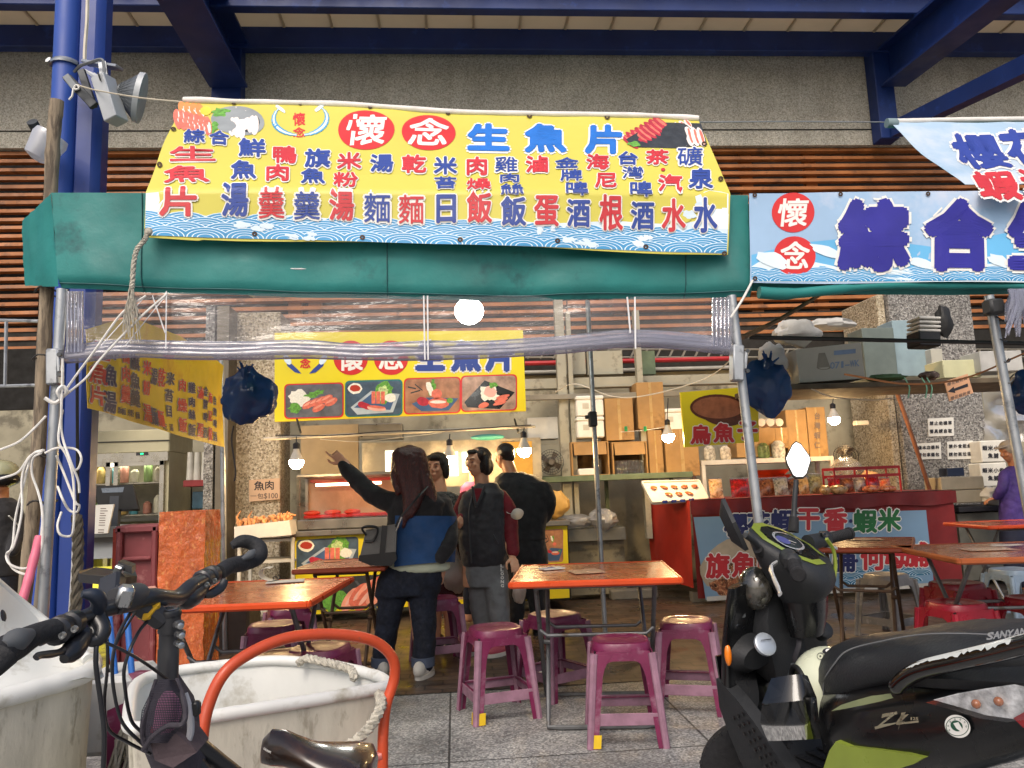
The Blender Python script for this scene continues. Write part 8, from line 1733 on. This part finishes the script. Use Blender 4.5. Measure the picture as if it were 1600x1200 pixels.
pill([(262,1082,10,1.03,.006),(263,1095,21,1.028,.012),(262,1115,26,1.028,.014),(258,1135,24,1.028,.012),(254,1150,14,1.03,.006)],mat('pink_item','C07AA0',.6,var=.2,scale=30),'pink_pouch',FB)
mb=MB(); mb.tube(spline([P(244,1062,1.04),P(232,1100,1.02),P(222,1140,1.015),P(228,1175,1.015)],6),.003,fab,n=6); mb.tube(spline([P(276,1062,1.04),P(286,1090,1.02),P(290,1115,1.015),P(284,1132,1.012),P(262,1134,1.01),P(240,1150,1.01),P(224,1172,1.015)],6),.0035,fab,n=8); mb.build('piping',FB)
mb=MB(); mb.prism([P(*q) for q in((234,1160,1.02),(262,1134,1.02),(288,1148,1.03),(308,1175,1.03),(270,1200,1.02),(242,1188,1.02))],fw*.04,mat('flap_brown','4A3E42',.85,var=.12,bump=.4,bscale=80)); mb.build('flap',FB)
mb=MB(); mb.tube(spline([P(288,1084,1.04),P(296,1110,1.035),P(298,1140,1.035),P(294,1156,1.035)],6),.005,mat('grey_edge','9A9AA0',.7),n=8); mb.box(P(306,1107,1.04),(.012,.012,.02),blk,None,.003); mb.build('edge',FB)
mb=MB(); mb.prism([P(*q) for q in((234,1138,1.026),(256,1132,1.024),(258,1140,1.024),(236,1148,1.026))],fw*.004,mat('red_print','B84A5A',.6)); mb.build('red_tag',FB)
# saddle
mb=MB(); sad=mat('saddle_leather','2A1E18',.3,var=.3,scale=8,coat=.6,col2='4A3020',c2t=.6,c2s=6); Rw=[]
for x,y,w_,h_,d in((408,1180,.006,.012,1.30),(412,1170,.014,.024,1.30),(425,1163,.020,.034,1.30),(445,1164,.024,.034,1.31),(465,1172,.030,.032,1.32),(490,1182,.045,.030,1.33),(520,1186,.065,.030,1.34),(550,1187,.080,.028,1.35),(572,1190,.078,.026,1.36),(583,1198,.05,.02,1.36)):
    c=P(x,y,d); Rw.append([c+hF*(w_*math.cos(t))+V((0,0,.72*h_*(math.sin(t) if math.sin(t)>0 else math.sin(t)*1.4))) for t in [2*math.pi*k/20 for k in range(20)]])
mb.loft(Rw,sad); sd_=mb.build('saddle',BI); mb=MB(); Ss=planeS(P(420,1172,1.27),-fw)
for i,ch in enumerate('GIANT'): put(mb,Ss,ch,413+i*2.4,1170+i*1.4,2.4,4,white,.05,off=.0)
mb.build('saddle_print',sd_,recalc=False)
# ---- white tubs
tubm=mat('white_tub','CFD0CC',.5,var=.06,scale=3,col2='9E998A',c2t=.60,c2s=3.5,bump=.25,bscale=6); tubd=mat('dirty_tub','B4B0A2',.6,var=.12,scale=4,col2='8E897A',c2t=.62,c2s=7,bump=.3,bscale=14,stretch=(3,3,1))
def tub(corners,zr,depth,label,inset=.06,th=.02,r=.017,group=None,wave=None):
    """corners: world XY of the rim polygon (rounded)"""
    t=thing('plastic_tub',label,'tub',(sum(c[0] for c in corners)/len(corners),sum(c[1] for c in corners)/len(corners),zr-depth)); t.location.z=0; WM[t.name]=Matrix.Translation(t.location)
    cx=sum(c[0] for c in corners)/len(corners); cy=sum(c[1] for c in corners)/len(corners)
    base=spline([V((c[0],c[1],0)) for c in corners],8,True)
    def ringz(z,k,o=0): return [V((cx+(p.x-cx)*k,cy+(p.y-cy)*k,z+(wave(p) if wave and z>zr-.12 else 0))) for p in base]
    n=len(base); mb=MB(); Rs=[ringz(zr-.01,1.0),ringz(zr-.10,.985),ringz(zr-depth*.6,.95),ringz(zr-depth,.92)]; mb.loft(Rs,tubd,caps=False); mb.add(ringz(zr-depth,.92),[tuple(range(n))],tubd)
    mb.build('outer_wall',t,recalc=False); mb=MB(); Rs=[ringz(zr-.01,.985),ringz(zr-.10,.955),ringz(zr-depth*.6,.92),ringz(zr-depth+.03,.89)]; mb.loft(Rs,tubm,caps=False); mb.add(ringz(zr-depth+.03,.89),[tuple(range(n))],tubm); mb.build('inner_wall',t,recalc=False)
    mb=MB(); mb.tube(ringz(zr,.995),[r*(1+.08*noise.noise(V((i*.5,1,0)))) for i in range(n)],tubm,n=12,closed=True); mb.build('rim',t); return t
def Gz(x,y,z): p=G(x,y,z); return (p.x,p.y)
zr=.66; tubB=tub([Gz(212,1070,zr),Gz(255,1052,zr),Gz(340,1040,zr),Gz(430,1032,zr),Gz(520,1040,zr),Gz(585,1055,zr),Gz(602,1063,zr),Gz(604,1069,zr),Gz(592,1076,zr),Gz(470,1097,zr),Gz(333,1119,zr),Gz(225,1137,zr),Gz(206,1138,zr),Gz(200,1125,zr)],zr,.5,'white plastic tub in front of the orange trolley, with a rope handle')
mb=twist([P(466,1036,2.50),P(480,1029,2.50),P(505,1034,2.46),P(530,1040,2.42),P(550,1048,2.38),P(553,1060,2.34)],.013,rope,turn=8); tag(mb.build('tub_rope'),'grey rope handle looped over the far rim of the white tub','rope')
mb=twist([P(592,1084,2.10),P(596,1098,2.06),P(588,1120,2.03),P(570,1145,2.02),P(545,1165,2.02),P(520,1182,2.04)],.014,rope,turn=8); tag(mb.build('rope'),'thick grey rope hanging from the right corner of the white tub','rope')
zr2=.72; tub([Gz(-160,1010,zr2),Gz(40,990,zr2) if 0 else Gz(60,1004,zr2),Gz(128,1018,zr2),Gz(146,1036,zr2),Gz(132,1054,zr2),Gz(60,1076,zr2),Gz(-30,1098,zr2),Gz(-190,1130,zr2),Gz(-280,1060,zr2)],zr2,.58,'big stained white tub at the left edge behind the bicycle grip',r=.026)
# tilted tub / lid leaning in it
t=thing('tub_wall','smooth white tub tipped on its side inside the left tub','tub',tuple(P(40,1010,2.4))); A_=[(-40,880,2.25),(10,925,2.38),(60,965,2.45),(105,1000,2.42),(138,1030,2.32)]; B_=[(-60,1110,2.02),(0,1095,2.06),(40,1085,2.08),(80,1072,2.1),(125,1060,2.14)]
mb=MB(); a_=spline([P(*q) for q in A_],6); b_2=spline([P(*q) for q in B_],6); mb.grid(lambda u,v:(lambda k:a_[k].lerp(b_2[k],v)+V((0,.10*math.sin(math.pi*v),-.05*math.sin(math.pi*v))))(int(round(u*(len(a_)-1)))),len(a_)-1,10,tubm,thick=.012); mb.build('wall',t,recalc=False)
mb=MB(); mb.tube(a_,.016,tubm,n=10); mb.build('rim',t)
mb=MB(); mb.ell(P(0,968,2.30),(.016,.02,.03),ink,nu=10,nv=8); mb.build('hole',t)
# small white tub behind
mb=MB(); a,b=P(148,1044,3.0),P(226,1046,3.0); mb.box((a+b)/2+V((0,0,-.14)),((b-a).length,.3,.28),tubm,None,.02); tag(mb.build('white_tub_end'),'end of a small white tub seen between the two big tubs','tub')
# maroon fallen board + blue broom sticks + dustpan + mop head
mb=MB(); mb.prism([P(*q) for q in((168,1060,2.9),(215,1050,2.9),(245,1050,2.9),(200,1200,2.7),(165,1230,2.7))],(0,.03,0),stm); tag(mb.build('magenta_board'),'magenta plastic board behind the bicycle cables','board')
BRM=thing('broom','broom with two blue handles and a beige head behind the bicycle cables','broom',tuple(P(195,1095,2.9)))
for i,(x0,x1) in enumerate(((170,182),(198,208))): 
    mb=MB(); mb.tube([P(x0,955,3.0),P(x1,1078,2.9)],.012,mat('blue_handle','2E6AB8',.4),n=10); mb.build('handle',BRM)
mb=MB(); mb.prism([P(*q) for q in((176,1078,2.88),(214,1070,2.88),(215,1092,2.88),(180,1100,2.88))],(0,.05,0),mat('broom_head','8A7E66',.7)); mb.build('head',BRM)
mb=MB(); mm2=mat('mop_strands','9A9484',.95,var=.2,scale=40)
for i in range(70):
    a=P(214+random.uniform(-8,8),1105+random.uniform(-6,6),2.8); e=P(190+random.uniform(-22,34),1205+random.uniform(-6,10),2.72+random.uniform(-.08,.08)); mb.tube([a,a.lerp(e,.5)+V((random.uniform(-.03,.03),random.uniform(-.03,.0),0)),e],.006,mm2,n=4)
tag(mb.build('mop'),'grey stranded mop head between the bicycle bag and the left tub','mop')
# ---- orange trolley handle
TR=thing('trolley','orange steel hand trolley handle arching over the white tub','trolley',tuple(P(460,1300,2.0))); TR.location.z=0; WM[TR.name]=Matrix.Translation(TR.location)
ot=mat('orange_steel','B8421C',.45,var=.12,scale=8,col2='5A4A40',c2t=.68,c2s=16,coat=.2)
pts=[(300,1420,1.72),(312,1250,1.74),(316,1150,1.76),(328,1095,1.79),(352,1050,1.82),(392,1020,1.87),(445,998,1.93),(500,991,1.99),(555,994,2.04),(592,1006,2.08),(614,1030,2.10),(616,1060,2.10),(604,1100,2.08),(599,1140,2.06),(598,1200,2.04),(597,1420,2.0)]
mb=MB(); mb.tube(spline([P(*q) for q in pts],8),.0145,ot,n=16); mb.build('handle',TR)
mb=MB(); mb.tube([P(575,1184,2.04),P(598,1180,2.04)],.013,mat('pinkish_tube','A8605A',.4,.3),n=10); mb.build('cross_stub',TR)
mb=MB(); z=.08; a=P(312,1420,1.72); b=P(597,1420,2.0); mb.box(V(((a.x+b.x)/2+.0,(a.y+b.y)/2+.45,.16)),(.7,1.,.03),ot,(0,0,.3)); mb.build('deck',TR)
mb=MB(); mb.tube([P(300,1420,1.72),V((P(300,1420,1.72).x,P(300,1420,1.72).y,.16))],.0165,ot,n=10); mb.tube([P(597,1420,2.0),V((P(597,1420,2.).x,P(597,1420,2.).y,.16))],.0165,ot,n=10); mb.build('uprights',TR)
for dx,dy in((-.2,.1),(.25,.25),(-.2,.8),(.2,.85)):
    mb=MB(); c=V(((a.x+b.x)/2+dx,(a.y+b.y)/2+dy,.07)); mb.lathe([(0,-.02),(.07,-.02),(.07,.02),(0,.02)],rub,c,(1,0,0),18); mb.build('wheel',TR)
